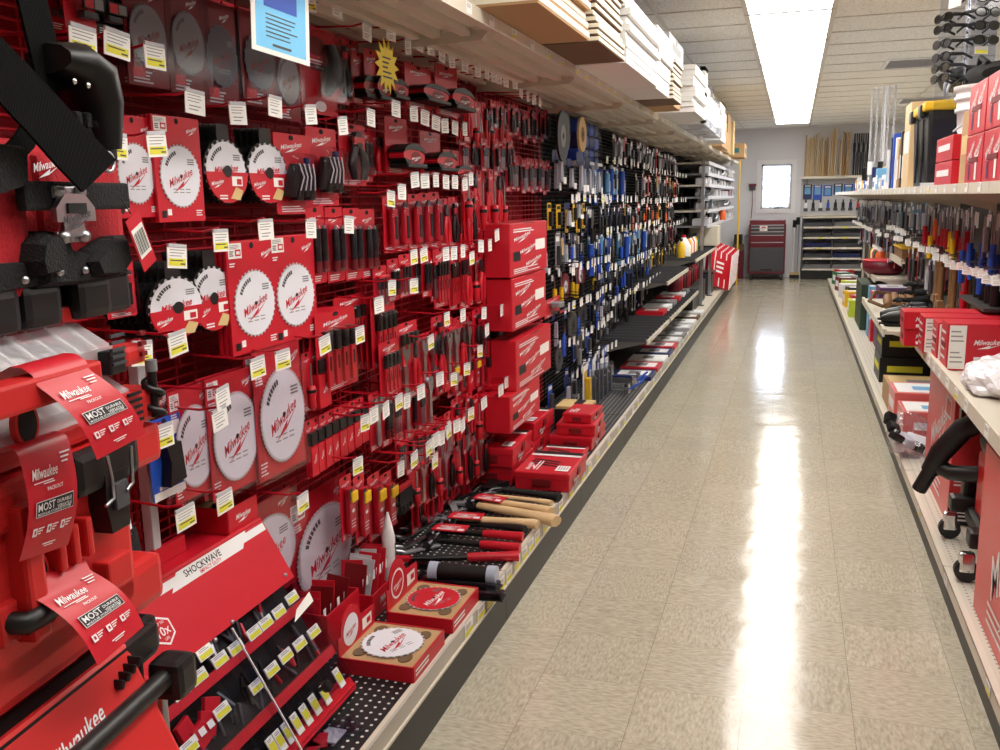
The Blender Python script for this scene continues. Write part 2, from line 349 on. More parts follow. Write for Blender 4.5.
def section(i):
    y0 = S0+i*SL; yc = y0+SL/2; zone = 'red' if yc < 5.6 else 'black'
    t = thing('gondola_shelving', f'section of steel wall shelving, {nth(i)} from the near end of the run', 'shelving', (XLIP, yc, 0), FACE_R, 'wall shelving sections')
    # local: x along the aisle, y into the shelf (0 at the lip), z up
    D = .505
    MB().box((0, D/2+.01, ZD-.01), (SL-.004, D, .02), 'deck_black' if i < 9 else 'shelf_metal').build('base_deck', t)
    MB().box((0, .012, .065), (SL-.002, .02, .13), 'black').build('kick_plate', t, label='black kick plate')
    l = MB(); l.box((0, .004, .165), (SL-.006, .008, .051), 'lip_metal').box((0, .011, .1875), (SL-.006, .02, .0056), 'shelf_metal').box((0, .0, .138), (SL-.006, .012, .008), 'shelf_metal'); l.build('shelf_lip', t)
    MB().box((0, D+.12, 1.08), (SL-.01, .01, 1.95), 'red_back' if zone == 'red' else 'black_matte').build('back_panel', t)
    for sx in (-1, 1): MB().box((sx*(SL/2-.013), D+.075, 1.05), (.024, .07, 2.1), 'red_dark' if zone == 'red' else 'shelf_dark').build('upright', t)
    # canopy shelf high above: deck, lip, two rails under it, bracket
    c = MB(); c.box((0, .28, 2.012), (SL-.004, .57, .012), 'shelf_metal')
    for yy in (.1, .2, .27, .36, .45): c.box((0, yy, 1.997), (SL-.01, .03, .03), 'shelf_metal')
    c.build('top_shelf', t)
    MB().box((0, -.004, 2.008), (SL-.004, .012, .034), 'shelf_metal').box((0, .002, 1.988), (SL-.004, .028, .006), 'shelf_metal').build('top_shelf_lip', t)
    MB().prism([(.02, 2.0), (.485, 2.0), (.485, 1.955), (.05, 1.968)], -SL/2+.004, -SL/2+.01, 'shelf_metal', 'x').build('shelf_bracket', t)
    if i == 0 or i > 10: return
    if zone not in GRID:
        GRID[zone] = tag(wire_grid('wire_grid', 'red_wire' if zone == 'red' else 'black', .27, 1.98).build('wire_grid', None, (XG, yc, 0), FACE_R), '', 'wire grid'); g = GRID[zone]
    else: g = dup(GRID[zone], (XG, yc, 0))
    g['label'] = f'{zone} wire display grid on the wall shelving, {nth(i-1)} panel away from the tool bag'; g['group'] = 'wire display grids'
for i in range(14): section(i)
# price tickets in the channel of the base lip
mat('tag_paper', (244, 243, 240), .6); mat('tag_green', (210, 216, 150), .6)
def make_ticket(col='tag_paper', yel=True):
    m = MB(); m.box((0, 0, 0), (.055, .0016, .034), col)
    if yel: m.panel(-.026, .026, -.015, -.002, -.0011, 'yellow_tag')
    m.lines(-.022, .02, .013, 3, .0045, .0018, -.0011, 'print_grey'); return tag(m.build('shelf_ticket'), '', 'price ticket')
TICK_Y, TICK_W = Kind(make_ticket), Kind(lambda: make_ticket(yel=False))
def ticket_row(k0, ys, x, z, face, where, tilt=0, sc=1.):
    for i, y in enumerate(ys):
        k = TICK_Y if R.random() < k0 else TICK_W
        k.use(loc=(x, y, z), rot=(tilt, 0, face), scale=(sc,)*3, label=f'{"yellow" if k is TICK_Y else "white"} price ticket {where}, {nth(i)} from the near end', group='tickets '+where)
ticket_row(.8, [2.5, 2.62, 2.72, 2.84, 2.93, 3.03, 3.13, 3.22, 3.31, 3.43, 3.7, 3.9, 4.15, 4.3, 4.5, 4.8, 5.1, 5.3, 5.6, 5.8, 6.1, 6.5, 6.9, 7.3, 7.7, 8.1, 8.4, 8.8, 9.2, 9.6, 10.1, 10.6, 11.2], XLIP+.0021, .166, FACE_R, 'in the base lip of the wall run', sc=1.32)
ticket_row(.5, [2.35+.23*i+.05*R.random() for i in range(26)], -.9-.0039, 2.006, FACE_R, 'on the high shelf lip over the wall', sc=.9)

# ------------------------------------------------------------------ stock on top of the canopy shelf
def make_boards(n, w, d, th, face, edge, gap):
    """a pile of flat packed panels: each panel its own thing"""
    return None
BOARD = {}
def board_pile(name, cat, look, x0, x1, y0, y1, z, n, th, mt, edge=None, group=None, jit=.012):
    key = (name, round(x1-x0, 2), round(y1-y0, 2), th, mt)
    for i in range(n):
        lab = f'{look}, {"lowest" if i == 0 else "topmost" if i == n-1 else nth(i)} in its pile'
        loc = ((x0+x1)/2+R.uniform(-jit, jit), (y0+y1)/2+R.uniform(-jit, jit), z+i*(th+.001))
        if key not in BOARD:
            m = MB(); m.box((0, 0, th/2), (x1-x0, y1-y0, th*.96), mt, bev=.003)
            if edge: m.box((0, 0, th*.58), (x1-x0+.004, y1-y0+.004, th*.62), edge)
            BOARD[key] = tag(put(m.build(name), loc, label=lab, group=group), lab, cat, group)
        else: dup(BOARD[key], loc, label=lab, group=group)
TZ = 2.026
mat('white_edge', (236, 234, 228), .5); mat('cream_edge', (238, 230, 208), .7)
board_pile('flat_carton', 'carton', 'flat cream edged carton on the high shelf above the tape measures', -1.4, -.73, 2.72, 3.42, TZ, 7, .032, 'kraft', 'cream_edge', 'flat cartons on the high shelf')
board_pile('thin_board', 'board', 'thin brown edged panel beside the flat cartons on the high shelf', -1.4, -.71, 3.44, 3.98, TZ, 11, .022, 'brown', 'cream_edge', 'thin panels on the high shelf')
board_pile('white_carton', 'carton', 'flat white carton on the high shelf past the thin panels', -1.4, -.69, 4.02, 4.95, TZ, 9, .031, 'white_board', None, 'white cartons on the high shelf')
board_pile('white_carton', 'carton', 'thick white carton on the high shelf past the flat white ones', -1.4, -.7, 4.98, 5.55, TZ, 4, .078, 'white_board', None, 'white cartons on the high shelf')
board_pile('slim_board', 'board', 'slim brown panel behind the thick white cartons on the high shelf', -1.4, -.69, 5.58, 5.95, TZ, 10, .024, 'brown', 'cream_edge', 'thin panels on the high shelf')
def carton(name, look, x0, x1, y0, y1, z0, z1, mt='kraft', tape='tan', prt=None):
    t = thing(name, look, 'carton', ((x0+x1)/2, (y0+y1)/2, z0)); w, d, h = x1-x0, y1-y0, z1-z0
    b = MB().box((0, 0, h/2), (w, d, h), mt, bev=.004)
    if prt:
        for sg in (1,): b.box((w/2, 0, h*.5), (.002, d*.6, h*.35), prt)
        b.box((0, -d/2, h*.5), (w*.6, .002, h*.35), prt)
    b.build('body', t); MB().box((0, 0, h), (w*.98, .05, .003), tape).box((w/2, 0, h*.86), (.003, .05, h*.28), tape).build('tape', t); return t
carton('shipping_carton', 'dark topped printed carton on the brown panels at the high shelf', -1.25, -.72, 5.6, 6.3, TZ+.26, TZ+.38, 'grey_light', 'black', 'grey')
carton('shipping_carton', 'small brown carton on the high shelf beside the slim brown panels', -1.3, -.74, 6.0, 6.35, TZ, TZ+.1)
# louvred white shutters stored on edge
def shutter(look, y, h=.36, L=.5):
    t = thing('louvre_shutter', look, 'shutter', (-.98, y, TZ)); f = MB()
    for x in (-L/2+.02, L/2-.02): f.box((x, 0, h/2), (.04, .03, h), 'white_edge')
    for z in (.015, h*.5, h-.015): f.box((0, 0, z), (L, .03, .03), 'white_edge')
    f.build('frame', t); s = MB()
    for i in range(9): s.box((0, 0, .03+(i+.5)*(h-.06)/9), (L-.07, .03, .006), 'white_edge', rot=(.6, 0, 0))
    s.build('slat', t)
board_pile('white_carton', 'carton', 'white carton with striped edges on the high shelf before the shutters', -1.35, -.66, 6.45, 7.25, TZ, 9, .033, 'white_board', None, 'white cartons on the high shelf')
for i, y in enumerate((7.32, 7.4, 7.48)): shutter(f'white louvred shutter standing on edge on the high shelf, {nth(i)} after the striped white cartons', y, .4, .62)
# clear wrapped bundles
def wrapped(look, y, w, h, d):
    t = thing('wrapped_bundle', look, 'bundle', (-.98, y, TZ)); m = MB()
    for i in range(6): m.box((0, 0, .03+i*(h-.03)/6), (d-.06, w-.05, h/6*.86), 'white_board', bev=.004)
    m.build('contents', t); MB().box((0, 0, h/2), (d, w, h), 'clear', bev=.04).build('wrapping', t, label='crinkled clear plastic wrapping')
wrapped('plastic wrapped white bundle on the high shelf just past the louvred shutters', 7.85, .62, .34, .62)
wrapped('second plastic wrapped white bundle on the high shelf, further from the shutters', 8.6, .7, .3, .6)
wrapped('small plastic wrapped bundle on the high shelf before the brown cartons', 9.35, .6, .24, .56)
board_pile('white_carton', 'carton', 'tall grey white carton on the high shelf past the wrapped bundles', -1.35, -.74, 9.8, 10.5, TZ, 5, .075, 'white_board', None, 'white cartons on the high shelf')
carton('shipping_carton', 'large brown carton at the bottom of the cartons on the high shelf', -1.3, -.8, 10.9, 12.0, TZ, TZ+.2)
carton('shipping_carton', 'middle pale carton of the brown cartons on the high shelf', -1.3, -.82, 10.95, 11.9, TZ+.201, TZ+.32, 'tan')
carton('shipping_carton', 'small pale carton on top of the brown cartons on the high shelf', -1.25, -.86, 11.0, 11.6, TZ+.321, TZ+.42, 'tan')
carton('shipping_carton', 'narrow brown carton standing behind the brown carton pile', -1.2, -.84, 12.4, 13.0, TZ, TZ+.48, 'kraft')
carton('shipping_carton', 'tall thin carton leaning past the brown carton pile', -1.2, -.82, 13.2, 13.5, TZ, TZ+.44, 'tan')
mat('teal', (28, 110, 118), .5)
carton('shipping_carton', 'teal and white box at the far end of the high shelf', -1.1, -.72, 14.2, 14.9, TZ, TZ+.2, 'kraft', 'white', 'teal')
# ------------------------------------------------------------------ kinds of packaged goods (origin top centre of the card, front looks to -y)
def rrect(w, h, r=.006, z0=0., n=3, top=0.):
    """rounded rectangle, x centred, hanging down from z0"""
    P = []
    for cx, cz, a in ((w/2-r, z0-r, 0), (-w/2+r, z0-r, 90), (-w/2+r, z0-h+r, 180), (w/2-r, z0-h+r, 270)):
        for k in range(n+1):
            t = math.radians(a+90*k/n); P.append((cx+r*math.cos(t), cz+r*math.sin(t)))
    return P
def ring(cx, cz, r, n=32, a0=0., a1=2*PI): return [(cx+r*math.cos(a0+(a1-a0)*i/n), cz+r*math.sin(a0+(a1-a0)*i/n)) for i in range(n)]
def saw(cx, cz, r, teeth, depth=.06):
    P = []
    for i in range(teeth):
        a = 2*PI*i/teeth; d = 2*PI/teeth
        for fa, fr in ((0, 1-depth), (.18, 1.), (.42, .985), (.55, 1-depth*.9)): P.append((cx+r*fr*math.cos(a+fa*d), cz+r*fr*math.sin(a+fa*d)))
    return P
def blade(m, cx, cz, r, teeth, y, th=.002, face='blade_white', logo=True, words=True, mark='red', steel='grey_light', depth=.06):
    m.prism(saw(cx, cz, r, teeth, depth), y-th, y, steel, m2=steel)
    m.add([(x, y-th-.0004, z) for x, z in ring(cx, cz, r*.93, 40)], [tuple(range(40))], face)
    yy = y-th-.0009
    if logo: m.logo(cx, cz-.02*r, yy, r*1.22, mark, .36)
    if words:
        for i in range(7):
            a = PI*.86-i*.13; b = a-.1
            m.quad([(cx+r*q*math.cos(t), yy, cz+r*q*math.sin(t)) for t, q in ((a, .68), (b, .68), (b, .8), (a, .8))], 'grey_dark')
        for k in range(3): m.panel(cx+.35*r, cx+.68*r, cz+r*(.5-.07*k), cz+r*(.54-.07*k), yy, 'grey')
        for k in range(2):
            for q in range(3): m.panel(cx+r*(-.42+.3*q), cx+r*(-.2+.3*q), cz-r*(.42+.1*k), cz-r*(.39+.1*k), yy, 'print_grey')
    m.add([(x, yy-.0002, z) for x, z in ring(cx, cz, r*.06, 12)], [tuple(range(12))], 'black')
def upc(m, x, z, w, h, y):
    m.panel(x, x+w, z-h, z, y, 'paper'); m.lines(x+w*.08, x+w*.85, z-h*.12, 3, h*.1, h*.045, y-.0003, 'print_grey'); m.panel(x+w*.5, x+w*.92, z-h*.85, z-h*.42, y-.0003, 'red'); m.panel(x+w*.58, x+w*.84, z-h*.74, z-h*.53, y-.0006, 'paper')
    m.lines(x+w*.08, x+w*.4, z-h*.5, 3, h*.13, h*.07, y-.0003, 'grey_dark')
def hole(m, w, z=-.012, y=-.0016):
    m.add([(a, y, b) for a, b in ring(0, z, .008, 10)], [tuple(range(10))], 'black_matte')
def mk_blade_card(teeth=36):
    t = thing('saw_blade_pack', '', 'saw blade'); w, h = .19, .27
    c = MB().box((0, .005, -h/2), (w, .01, h), 'red', bev=.002); hole(c, w)
    upc(c, -w/2+.006, -.004, .05, .036, -.0012); c.logo(w/2-.035, -.03, -.0012, .045, 'white', .3)
    c.lines(-w/2+.008, -w/2+.03, -.05, 2, .006, .003, -.0012, 'white'); c.panel(-w/2+.012, -w/2+.03, -h+.012, -h+.03, -.0012, 'black'); c.panel(-w/2+.034, -w/2+.05, -h+.018, -h+.034, -.0012, 'white'); c.lines(w/2-.04, w/2-.01, -h+.03, 3, .006, .003, -.0012, 'white')
    c.build('card', t); b = MB(); blade(b, 0, -.152, .083, teeth, -.001); b.build('blade', t); return t
def mk_blade_shell(teeth=60):
    t = thing('saw_blade_clamshell', '', 'saw blade'); w, h = .26, .33
    c = MB().box((0, .004, -h/2), (w*.97, .003, h*.97), 'red'); upc(c, -w/2+.012, -.014, .055, .045, .0018); c.logo(w/2-.04, -.035, .0018, .055, 'white', .3); c.lines(-w/2+.014, -w/2+.05, -.068, 3, .007, .004, .0018, 'white'); c.lines(-w/2+.014, -w/2+.05, -h+.05, 4, .009, .004, .0018, 'white'); c.build('card', t)
    b = MB(); blade(b, .008, -.178, .122, teeth, -.002, depth=.035); b.build('blade', t)
    s = MB(); s.prism(rrect(w, h, .012), -.014, -.0135, 'clear_purple'); s.prism(rrect(w, h, .012), .0062, .0066, 'clear_purple')
    P = rrect(w, h, .012); n = len(P); s.add([(a, -.014, b) for a, b in P]+[(a, .006, b) for a, b in P], [(i, (i+1) % n, n+(i+1) % n, n+i) for i in range(n)], 'clear_purple')
    s.build('clear_shell', t); return t
def mk_disc_shell(face='grey', teeth=40):
    t = thing('cutting_blade_clamshell', '', 'saw blade'); w, h = .22, .32
    c = MB().box((0, .004, -h/2), (w*.94, .003, h*.96), 'red_dark'); c.logo(.04, -.04, .0016, .06, 'white', .3); c.lines(-.08, .02, -h+.05, 4, .01, .005, .0016, 'grey_light'); c.panel(-.08, -.02, -h+.03, -h+.06, .0012, 'red'); c.build('card', t)
    b = MB(); blade(b, 0, -.165, .095, teeth, -.004, face=face, mark='red_dark', steel='steel_dark'); b.build('blade', t)
    s = MB(); P = rrect(w, h, .02); n = len(P)
    for q0, y0, q1, y1 in ((1., .006, 1., -.004), (1., -.004, .93, -.022)):
        s.add([(a*q0, y0, (b+h/2)*q0-h/2) for a, b in P]+[(a*q1, y1, (b+h/2)*q1-h/2) for a, b in P], [(i, (i+1) % n, n+(i+1) % n, n+i) for i in range(n)], 'clear_warm', True)
    s.add([(a*.93, -.022, (b+h/2)*.93-h/2) for a, b in P], [tuple(range(n))], 'clear_warm'); s.build('clear_shell', t); return t
def mk_hung_blade():
    t = thing('circular_saw_blade', '', 'saw blade'); r = .088
    MB().box((0, .003, -.02), (.05, .002, .05), 'black').prism(ring(0, -.125, r*1.03, 28), .001, .004, 'black').build('hanger', t, label='black plastic hanger')
    b = MB(); blade(b, 0, -.125, r, 24, 0, logo=False, words=True, depth=.09); b.build('blade', t)
    s = MB(); n = 24; a0, a1 = PI+.02, 2*PI-.02
    s.prism([(r*.99*math.cos(a0+(a1-a0)*i/n), -.125+r*.99*math.sin(a0+(a1-a0)*i/n)) for i in range(n+1)], -.006, -.003, 'red')
    s.logo(-.045, -.155, -.0066, .05, 'white', .2); s.panel(.015, .06, -.165, -.138, -.0066, 'paper'); s.panel(.035, .055, -.161, -.145, -.007, 'red'); s.prism([(.005, -.2), (.03, -.168), (.06, -.178), (.045, -.205)], -.0072, -.0066, 'tan')
    s.lines(-.04, -.005, -.19, 2, .008, .004, -.0066, 'white'); s.logo(0, -.118, -.0036, .1, 'red', .12)
    s.add([(a, -.0068, b) for a, b in ring(0, -.125, .017, 16)], [tuple(range(16))], 'black'); s.build('printed_sleeve', t, label='red printed cardboard sleeve on the lower half'); return t
def mk_hung_dark():
    t = thing('circular_saw_blade', '', 'saw blade'); r = .09
    MB().box((0, .003, -.02), (.05, .002, .05), 'black').build('hanger', t)
    b = MB(); blade(b, 0, -.125, r, 24, 0, face='black', logo=False, words=False, steel='black', depth=.07); b.panel(-.05, -.035, -.09, -.084, -.0026, 'grey_light'); b.panel(-.06, -.05, -.12, -.116, -.0026, 'grey_light'); b.build('blade', t); return t  # the small pale bars are glints painted onto the black blade
def card(m, w, h, mt='red', y=.002, th=.0015, logo=True, col='white'):
    m.prism(rrect(w, h, min(.006, w*.2)), y, y+th, mt); hole(m, w, -.012, y-.0004)
    if logo: m.logo(0, -.035, y-.0006, w*.62, col, .22)
    m.lines(-w*.38, w*.3, -h+.024, 3, .007, .003, y-.0006, col)
def shell(m, w, h, d, z1, mt='clear', y=.001):
    """domed blister: z1 top, w x h, d deep"""
    P = rrect(w, h, min(w, h)*.2, z1); n = len(P); cz = z1-h/2
    for q0, y0, q1, y1 in ((1., y, .94, y-d*.8), (.94, y-d*.8, .8, y-d)):
        m.add([(a*q0, y0, (b-cz)*q0+cz) for a, b in P]+[(a*q1, y1, (b-cz)*q1+cz) for a, b in P], [(i, (i+1) % n, n+(i+1) % n, n+i) for i in range(n)], mt, True)
    m.add([(a*.8, y-d, (b-cz)*.8+cz) for a, b in P], [tuple(range(n))], mt)
def carded(name, cat, w, h, toolf, tooln, bl=None, mt='red', logo=True, bm='clear', col='white'):
    def f():
        t = thing(name, '', cat); c = MB(); card(c, w, h, mt, logo=logo, col=col); c.build('card', t)
        m = MB(); toolf(m); m.build(tooln, t)
        if bl: s = MB(); shell(s, bl[0], bl[1], bl[2], bl[3], bm); s.build('blister', t)
        return t
    return Kind(f, w, h)
def knife(m):
    m.box((0, -.008, -.12), (.022, .014, .12), 'black', bev=.005); m.box((0, -.016, -.1), (.012, .004, .07), 'red', bev=.002); m.prism([(-.01, -.18), (.01, -.18), (.004, -.215), (-.01, -.2)], -.01, -.008, 'steel')
    m.text('M', 0, -.14, -.0175, 'white', .012, rot=PI/2)
def knife_red(m):
    m.box((0, -.01, -.135), (.024, .016, .16), 'red', bev=.006); m.box((0, -.019, -.14), (.01, .003, .1), 'black', bev=.001); m.prism([(-.012, -.065), (.012, -.065), (.012, -.04), (-.002, -.03)], -.012, -.008, 'steel_dark')
def marker(m):
    for x in (-.014, .014):
        m.cyl((x, -.01, -.07), (x, -.01, -.17), .008, 'black'); m.cyl((x, -.01, -.17), (x, -.01, -.205), .0085, 'red_dark'); m.cyl((x, -.01, -.06), (x, -.01, -.07), .004, 'grey')
def plier(m, hc='red', sc='steel_dark'):
    for sg in (-1, 1):
        m.tube([(sg*.004, -.01, -.09), (sg*.016, -.012, -.13), (sg*.02, -.012, -.17), (sg*.013, -.012, -.225)], [.007, .009, .009, .007], hc, 8)
        m.prism([(0, -.03), (sg*.008, -.035), (sg*.014, -.07), (sg*.008, -.095), (0, -.095)], -.016, -.004, sc)
    m.cyl((0, -.018, -.085), (0, -.002, -.085), .009, sc)
def snip(m):
    plier(m, 'black', 'black'); m.box((0, -.014, -.07), (.03, .006, .03), 'red', bev=.002)
def screwdriver(m, hc='red'):
    m.cyl((0, -.012, -.05), (0, -.012, -.15), .0035, 'steel'); m.lathe([(.005, -.15), (.012, -.155), (.014, -.19), (.011, -.215), (.013, -.25), (.006, -.258)], hc, (0, -.012, 0), 10); m.cyl((0, -.012, -.168), (0, -.012, -.182), .0146, 'black')
def chisels(m):
    for i in range(4):
        x = -.033+.022*i; m.box((x, -.009, -.1), (.013, .012, .07), 'black', bev=.003); m.box((x, -.008, -.2), (.012, .006, .13), 'red', bev=.001); m.box((x, -.0115, -.18), (.004, .001, .05), 'black')
def spade(m):
    m.box((0, -.012, -.07), (.042, .018, .05), 'black', bev=.004); m.box((0, -.009, -.16), (.046, .02, .12), 'red', bev=.002); m.logo(0, -.15, -.0196, .036, 'white', 1.2)
def bits(m, mt='steel_dark'):
    for i in range(3):
        x = -.018+.018*i; m.cyl((x, -.008, -.06), (x, -.008, -.12), .0045, mt); m.cyl((x, -.008, -.12), (x, -.008, -.2), .003, 'steel')
    m.box((0, -.01, -.055), (.056, .014, .014), 'red', bev=.003)
def wrench(m):
    m.prism([(-.009, -.1), (.009, -.1), (.012, -.24), (0, -.255), (-.012, -.24)], -.012, -.005, 'steel'); m.prism([(-.02, -.06), (-.024, -.03), (-.012, -.02), (-.004, -.045), (.006, -.045), (.012, -.02), (.024, -.03), (.022, -.07), (.008, -.1), (-.008, -.1)], -.014, -.003, 'steel')
def yellowtool(m):
    m.box((0, -.012, -.15), (.032, .02, .2), 'red', bev=.006); m.box((.006, -.018, -.09), (.034, .022, .045), 'yellow', bev=.004); m.prism([(-.014, -.05), (.0, -.05), (-.004, -.1), (-.014, -.1)], -.023, -.022, 'olive'); m.add([(a, -.0226, b) for a, b in ring(0, -.15, .008, 10)], [tuple(range(10))], 'white')
    m.lines(-.012, .012, -.19, 3, .014, .004, -.0224, 'white')
def scissor(m):
    for sg in (-1, 1):
        m.tube([(sg*(.02+.012*math.cos(a)), -.012, -.2+.03*math.sin(a)) for a in [k*PI/6 for k in range(12)]], .005, 'red', 6, closed=True)
        m.prism([(sg*.01, -.17), (sg*.018, -.165), (-sg*.004, -.06)], -.014, -.009, 'steel')
def cluster(m):
    for i in range(4):
        a = i*1.3; m.box((-.025+.017*i, -.016, -.14-.01*(i % 2)), (.022, .022, .1), 'black', rot=(.1, .15*math.cos(a), 0), bev=.006)
        m.tube([(-.02+.015*i, -.03, -.09), (-.012+.012*i, -.034, -.13), (-.02+.016*i, -.03, -.17)], .0017, 'grey_light', 5)  # pale squiggle tubes stand in for highlights on the black shapes
    m.cyl((.03, -.012, -.07), (.03, -.012, -.2), .007, 'blue_dark')
def tape(m):
    m.prism([(.05*math.cos(q)*1.0, -.15+.045*math.sin(q)) for q in [k*2*PI/18 for k in range(18)]], -.046, -.006, 'red', m2='red')
    m.prism([(.053*math.cos(q), -.15+.048*math.sin(q)) for q in [.2+k*2.7/10 for k in range(11)]]+[(-.03, -.128), (.03, -.128)], -.049, -.003, 'black'); m.prism([(.051*math.cos(q), -.15+.047*math.sin(q)) for q in [PI+.25+k*.9/5 for k in range(6)]]+[(-.02, -.17)], -.049, -.003, 'black')
    m.box((.0, -.03, -.19), (.092, .052, .018), 'black', bev=.004); m.add([(p, -.047, q) for p, q in ring(.006, -.158, .024, 16)], [tuple(range(16))], 'red_dark'); m.logo(.006, -.158, -.0475, .042, 'white', .25); m.box((.055, -.026, -.185), (.02, .026, .006), 'yellow')
K = {}
K['blade_card'] = Kind(mk_blade_card, .19, .27); K['blade_shell'] = Kind(mk_blade_shell, .26, .33); K['disc_shell'] = Kind(mk_disc_shell, .22, .32); K['disc_dark'] = Kind(lambda: mk_disc_shell('grey_dark', 18), .22, .32)
K['hung_blade'] = Kind(mk_hung_blade, .18, .215)
K['hung_dark'] = Kind(mk_hung_dark, .18, .215)
K['knife'] = carded('utility_knife_pack', 'utility knife', .06, .24, knife, 'knife', (.034, .17, .022, -.05))
K['knife_red'] = carded('folding_knife_pack', 'utility knife', .055, .25, knife_red, 'knife', (.036, .2, .024, -.035))
K['marker'] = carded('marker_pack', 'marker', .07, .24, marker, 'marker', (.056, .16, .022, -.05))
K['plier'] = carded('plier_pack', 'pliers', .075, .25, plier, 'pliers')
K['snip'] = carded('snip_pack', 'snips', .08, .25, snip, 'snips', (.06, .22, .028, -.02), bm='clear_warm')
K['driver'] = carded('screwdriver_pack', 'screwdriver', .05, .27, screwdriver, 'screwdriver')
K['chisel'] = carded('chisel_set_pack', 'chisel set', .11, .29, chisels, 'chisel', (.1, .22, .02, -.055), bm='clear_purple')
K['spade'] = carded('spade_bit_pack', 'drill bit', .055, .23, spade, 'bit_case')
K['bits'] = carded('drill_bit_pack', 'drill bit', .07, .22, bits, 'drill_bit', (.06, .16, .016, -.05))
K['wrench'] = carded('adjustable_wrench_pack', 'wrench', .06, .27, wrench, 'wrench')
K['yellow'] = carded('yellow_banded_tool_pack', 'tool pack', .065, .28, yellowtool, 'tool', (.05, .23, .026, -.035))
K['scissor'] = carded('scissor_pack', 'scissors', .085, .26, scissor, 'scissors')
K['cluster'] = carded('cable_pack', 'tool pack', .11, .24, cluster, 'bundle', (.09, .17, .04, -.055), bm='clear_warm')
K['tape'] = carded('tape_measure_pack', 'tape measure', .1, .22, tape, 'tape_measure')
def mk_box_red():
    t = thing('hole_saw_box', '', 'box'); b = MB().box((0, .06, -.14), (.2, .12, .28), 'red', bev=.004)
    for k in range(3): b.logo(-.04+.03*k, -.07-.07*k, -.0016, .09, 'white', .4)
    b.lines(-.085, .06, -.03, 2, .012, .006, -.0014, 'white', .5); b.lines(-.085, .06, -.24, 3, .01, .005, -.0014, 'white', .6); b.panel(.03, .085, -.16, -.1, -.0014, 'paper')
    b.panel(-.085, -.05, -.2, -.15, -.0014, 'black'); b.build('carton', t); MB().box((0, .06, .001), (.198, .03, .002), 'red_dark').box((0, .06, -.003), (.05, .121, .004), 'black').build('flap', t); return t
K['box_red'] = Kind(mk_box_red, .2, .28)
def mk_glove():
    t = thing('work_glove', '', 'glove'); m = MB()
    m.prism([(-.045, -.06), (.045, -.06), (.05, -.15), (.045, -.18), (-.045, -.18), (-.05, -.15)], -.02, 0, 'black_fabric'); m.build('palm', t)
    for i, (x, L) in enumerate(((-.036, .07), (-.012, .085), (.012, .08), (.036, .062))):
        f = MB().tube([(x, -.01, -.17), (x*1.05, -.013, -.17-L*.6), (x*1.05, -.01, -.17-L)], [.012, .0125, .008], 'black_fabric', 8); f.build('finger', t)
    MB().tube([(.045, -.01, -.11), (.066, -.014, -.14), (.07, -.012, -.18)], [.013, .013, .009], 'black_fabric', 8).build('thumb', t); MB().box((0, -.01, -.045), (.09, .024, .035), 'red_fabric', bev=.008).build('cuff', t); return t
K['glove'] = Kind(mk_glove, .13, .26)
def hang(k, x0, x1, y0, y1, X, label, group=None, face=FACE_R, dz=0., rot=None):
    kd = K[k]; pm, ym = (x0+x1)/2, (y0+y1)/2
    zt, zb = at(pm, y0, 0, X).z, at(pm, y1, 0, X).z; ya, yb = at(x0, ym, 0, X).y, at(x1, ym, 0, X).y
    sx, sz = abs(yb-ya)/kd.w, (zt-zb)/kd.h
    return kd.use(loc=(X, (ya+yb)/2, zt+dz), rz=face, scale=(sx, 1. if k == 'box_red' else max(.6, min(1.4, (sx+sz)/2)), sz), label=label, group=group)
def behind(o, n, d, label, group, dy=0.):
    """n more of the same on the hook behind it"""
    for i in range(n):
        l = o.location; dup(o, (l.x-d*(i+1), l.y+dy*(i+1), l.z), label=f'{label}, {nth(i)} copy back', group=group)
# peg hook with its price tag
def make_hook(yel, wire='red_wire', turn=0.):
    t = thing('peg_hook' if wire == 'red_wire' else 'black_peg_hook' if not turn else 'grey_peg_hook', '', 'peg hook')     # origin where the tag hangs; the arm runs back into the grid
    a = MB().tube([(0, .24, .03), (0, .05, .022), (0, .004, .03)], .003, wire, 5).tube([(0, .24, .03), (0, .24, -.01)], .003, wire, 5); a.build('arm', t)
    m = MB(); m.M = Matrix.Rotation(turn, 4, 'Z'); m.box((0, 0, 0), (.056, .002, .042), 'tag_paper'); m.lines(-.022, .022, .017, 3, .006, .0016, -.0014, 'print_grey')
    if yel: m.panel(-.024, .024, -.016, -.001, -.0014, 'yellow_tag'); m.panel(-.02, .016, -.0062, -.0038, -.0018, 'grey_dark'); m.panel(.008, .022, -.0135, -.0105, -.0018, 'grey_dark')
    else: m.lines(-.018, .018, -.004, 2, .007, .0022, -.0014, 'print_grey')
    g = m.build('price_tag', t); MB().box((0, 0, .025), (.052, .005, .007), 'grey_light').build('tag_holder', g); return t
HOOK = {(w, y): Kind(lambda y=y, w=w: make_hook(y, w if w != 'grey_dark' else 'grey_dark', .8 if w == 'grey_dark' else 0.)) for y in (0, 1) for w in ('red_wire', 'black', 'grey_dark')}
def hooks(pts, X, where, wire='red_wire', sc=1.):
    """pts: x, y, yellow of each tag's centre in the photo; where: a phrase for the row"""
    for i, (px, py, ye) in enumerate(pts):
        p = at(px, py, 0, X)
        HOOK[(wire, ye)].use(loc=p, rot=(0, R.uniform(-.12, .12), FACE_R+R.uniform(-.1, .1)), scale=(sc*1.1, min(1., (X-XG)/.24), sc), label=f'hook with {"yellow" if ye else "white"} price tag, {nth(i)} {where}', group='price tagged hooks '+where)
# ------------------------------------------------------------------ red wall: goods on hooks
X1, X2, X3 = -1.30, -1.27, -1.34
G1 = 'cutting blade clamshells in the top row'
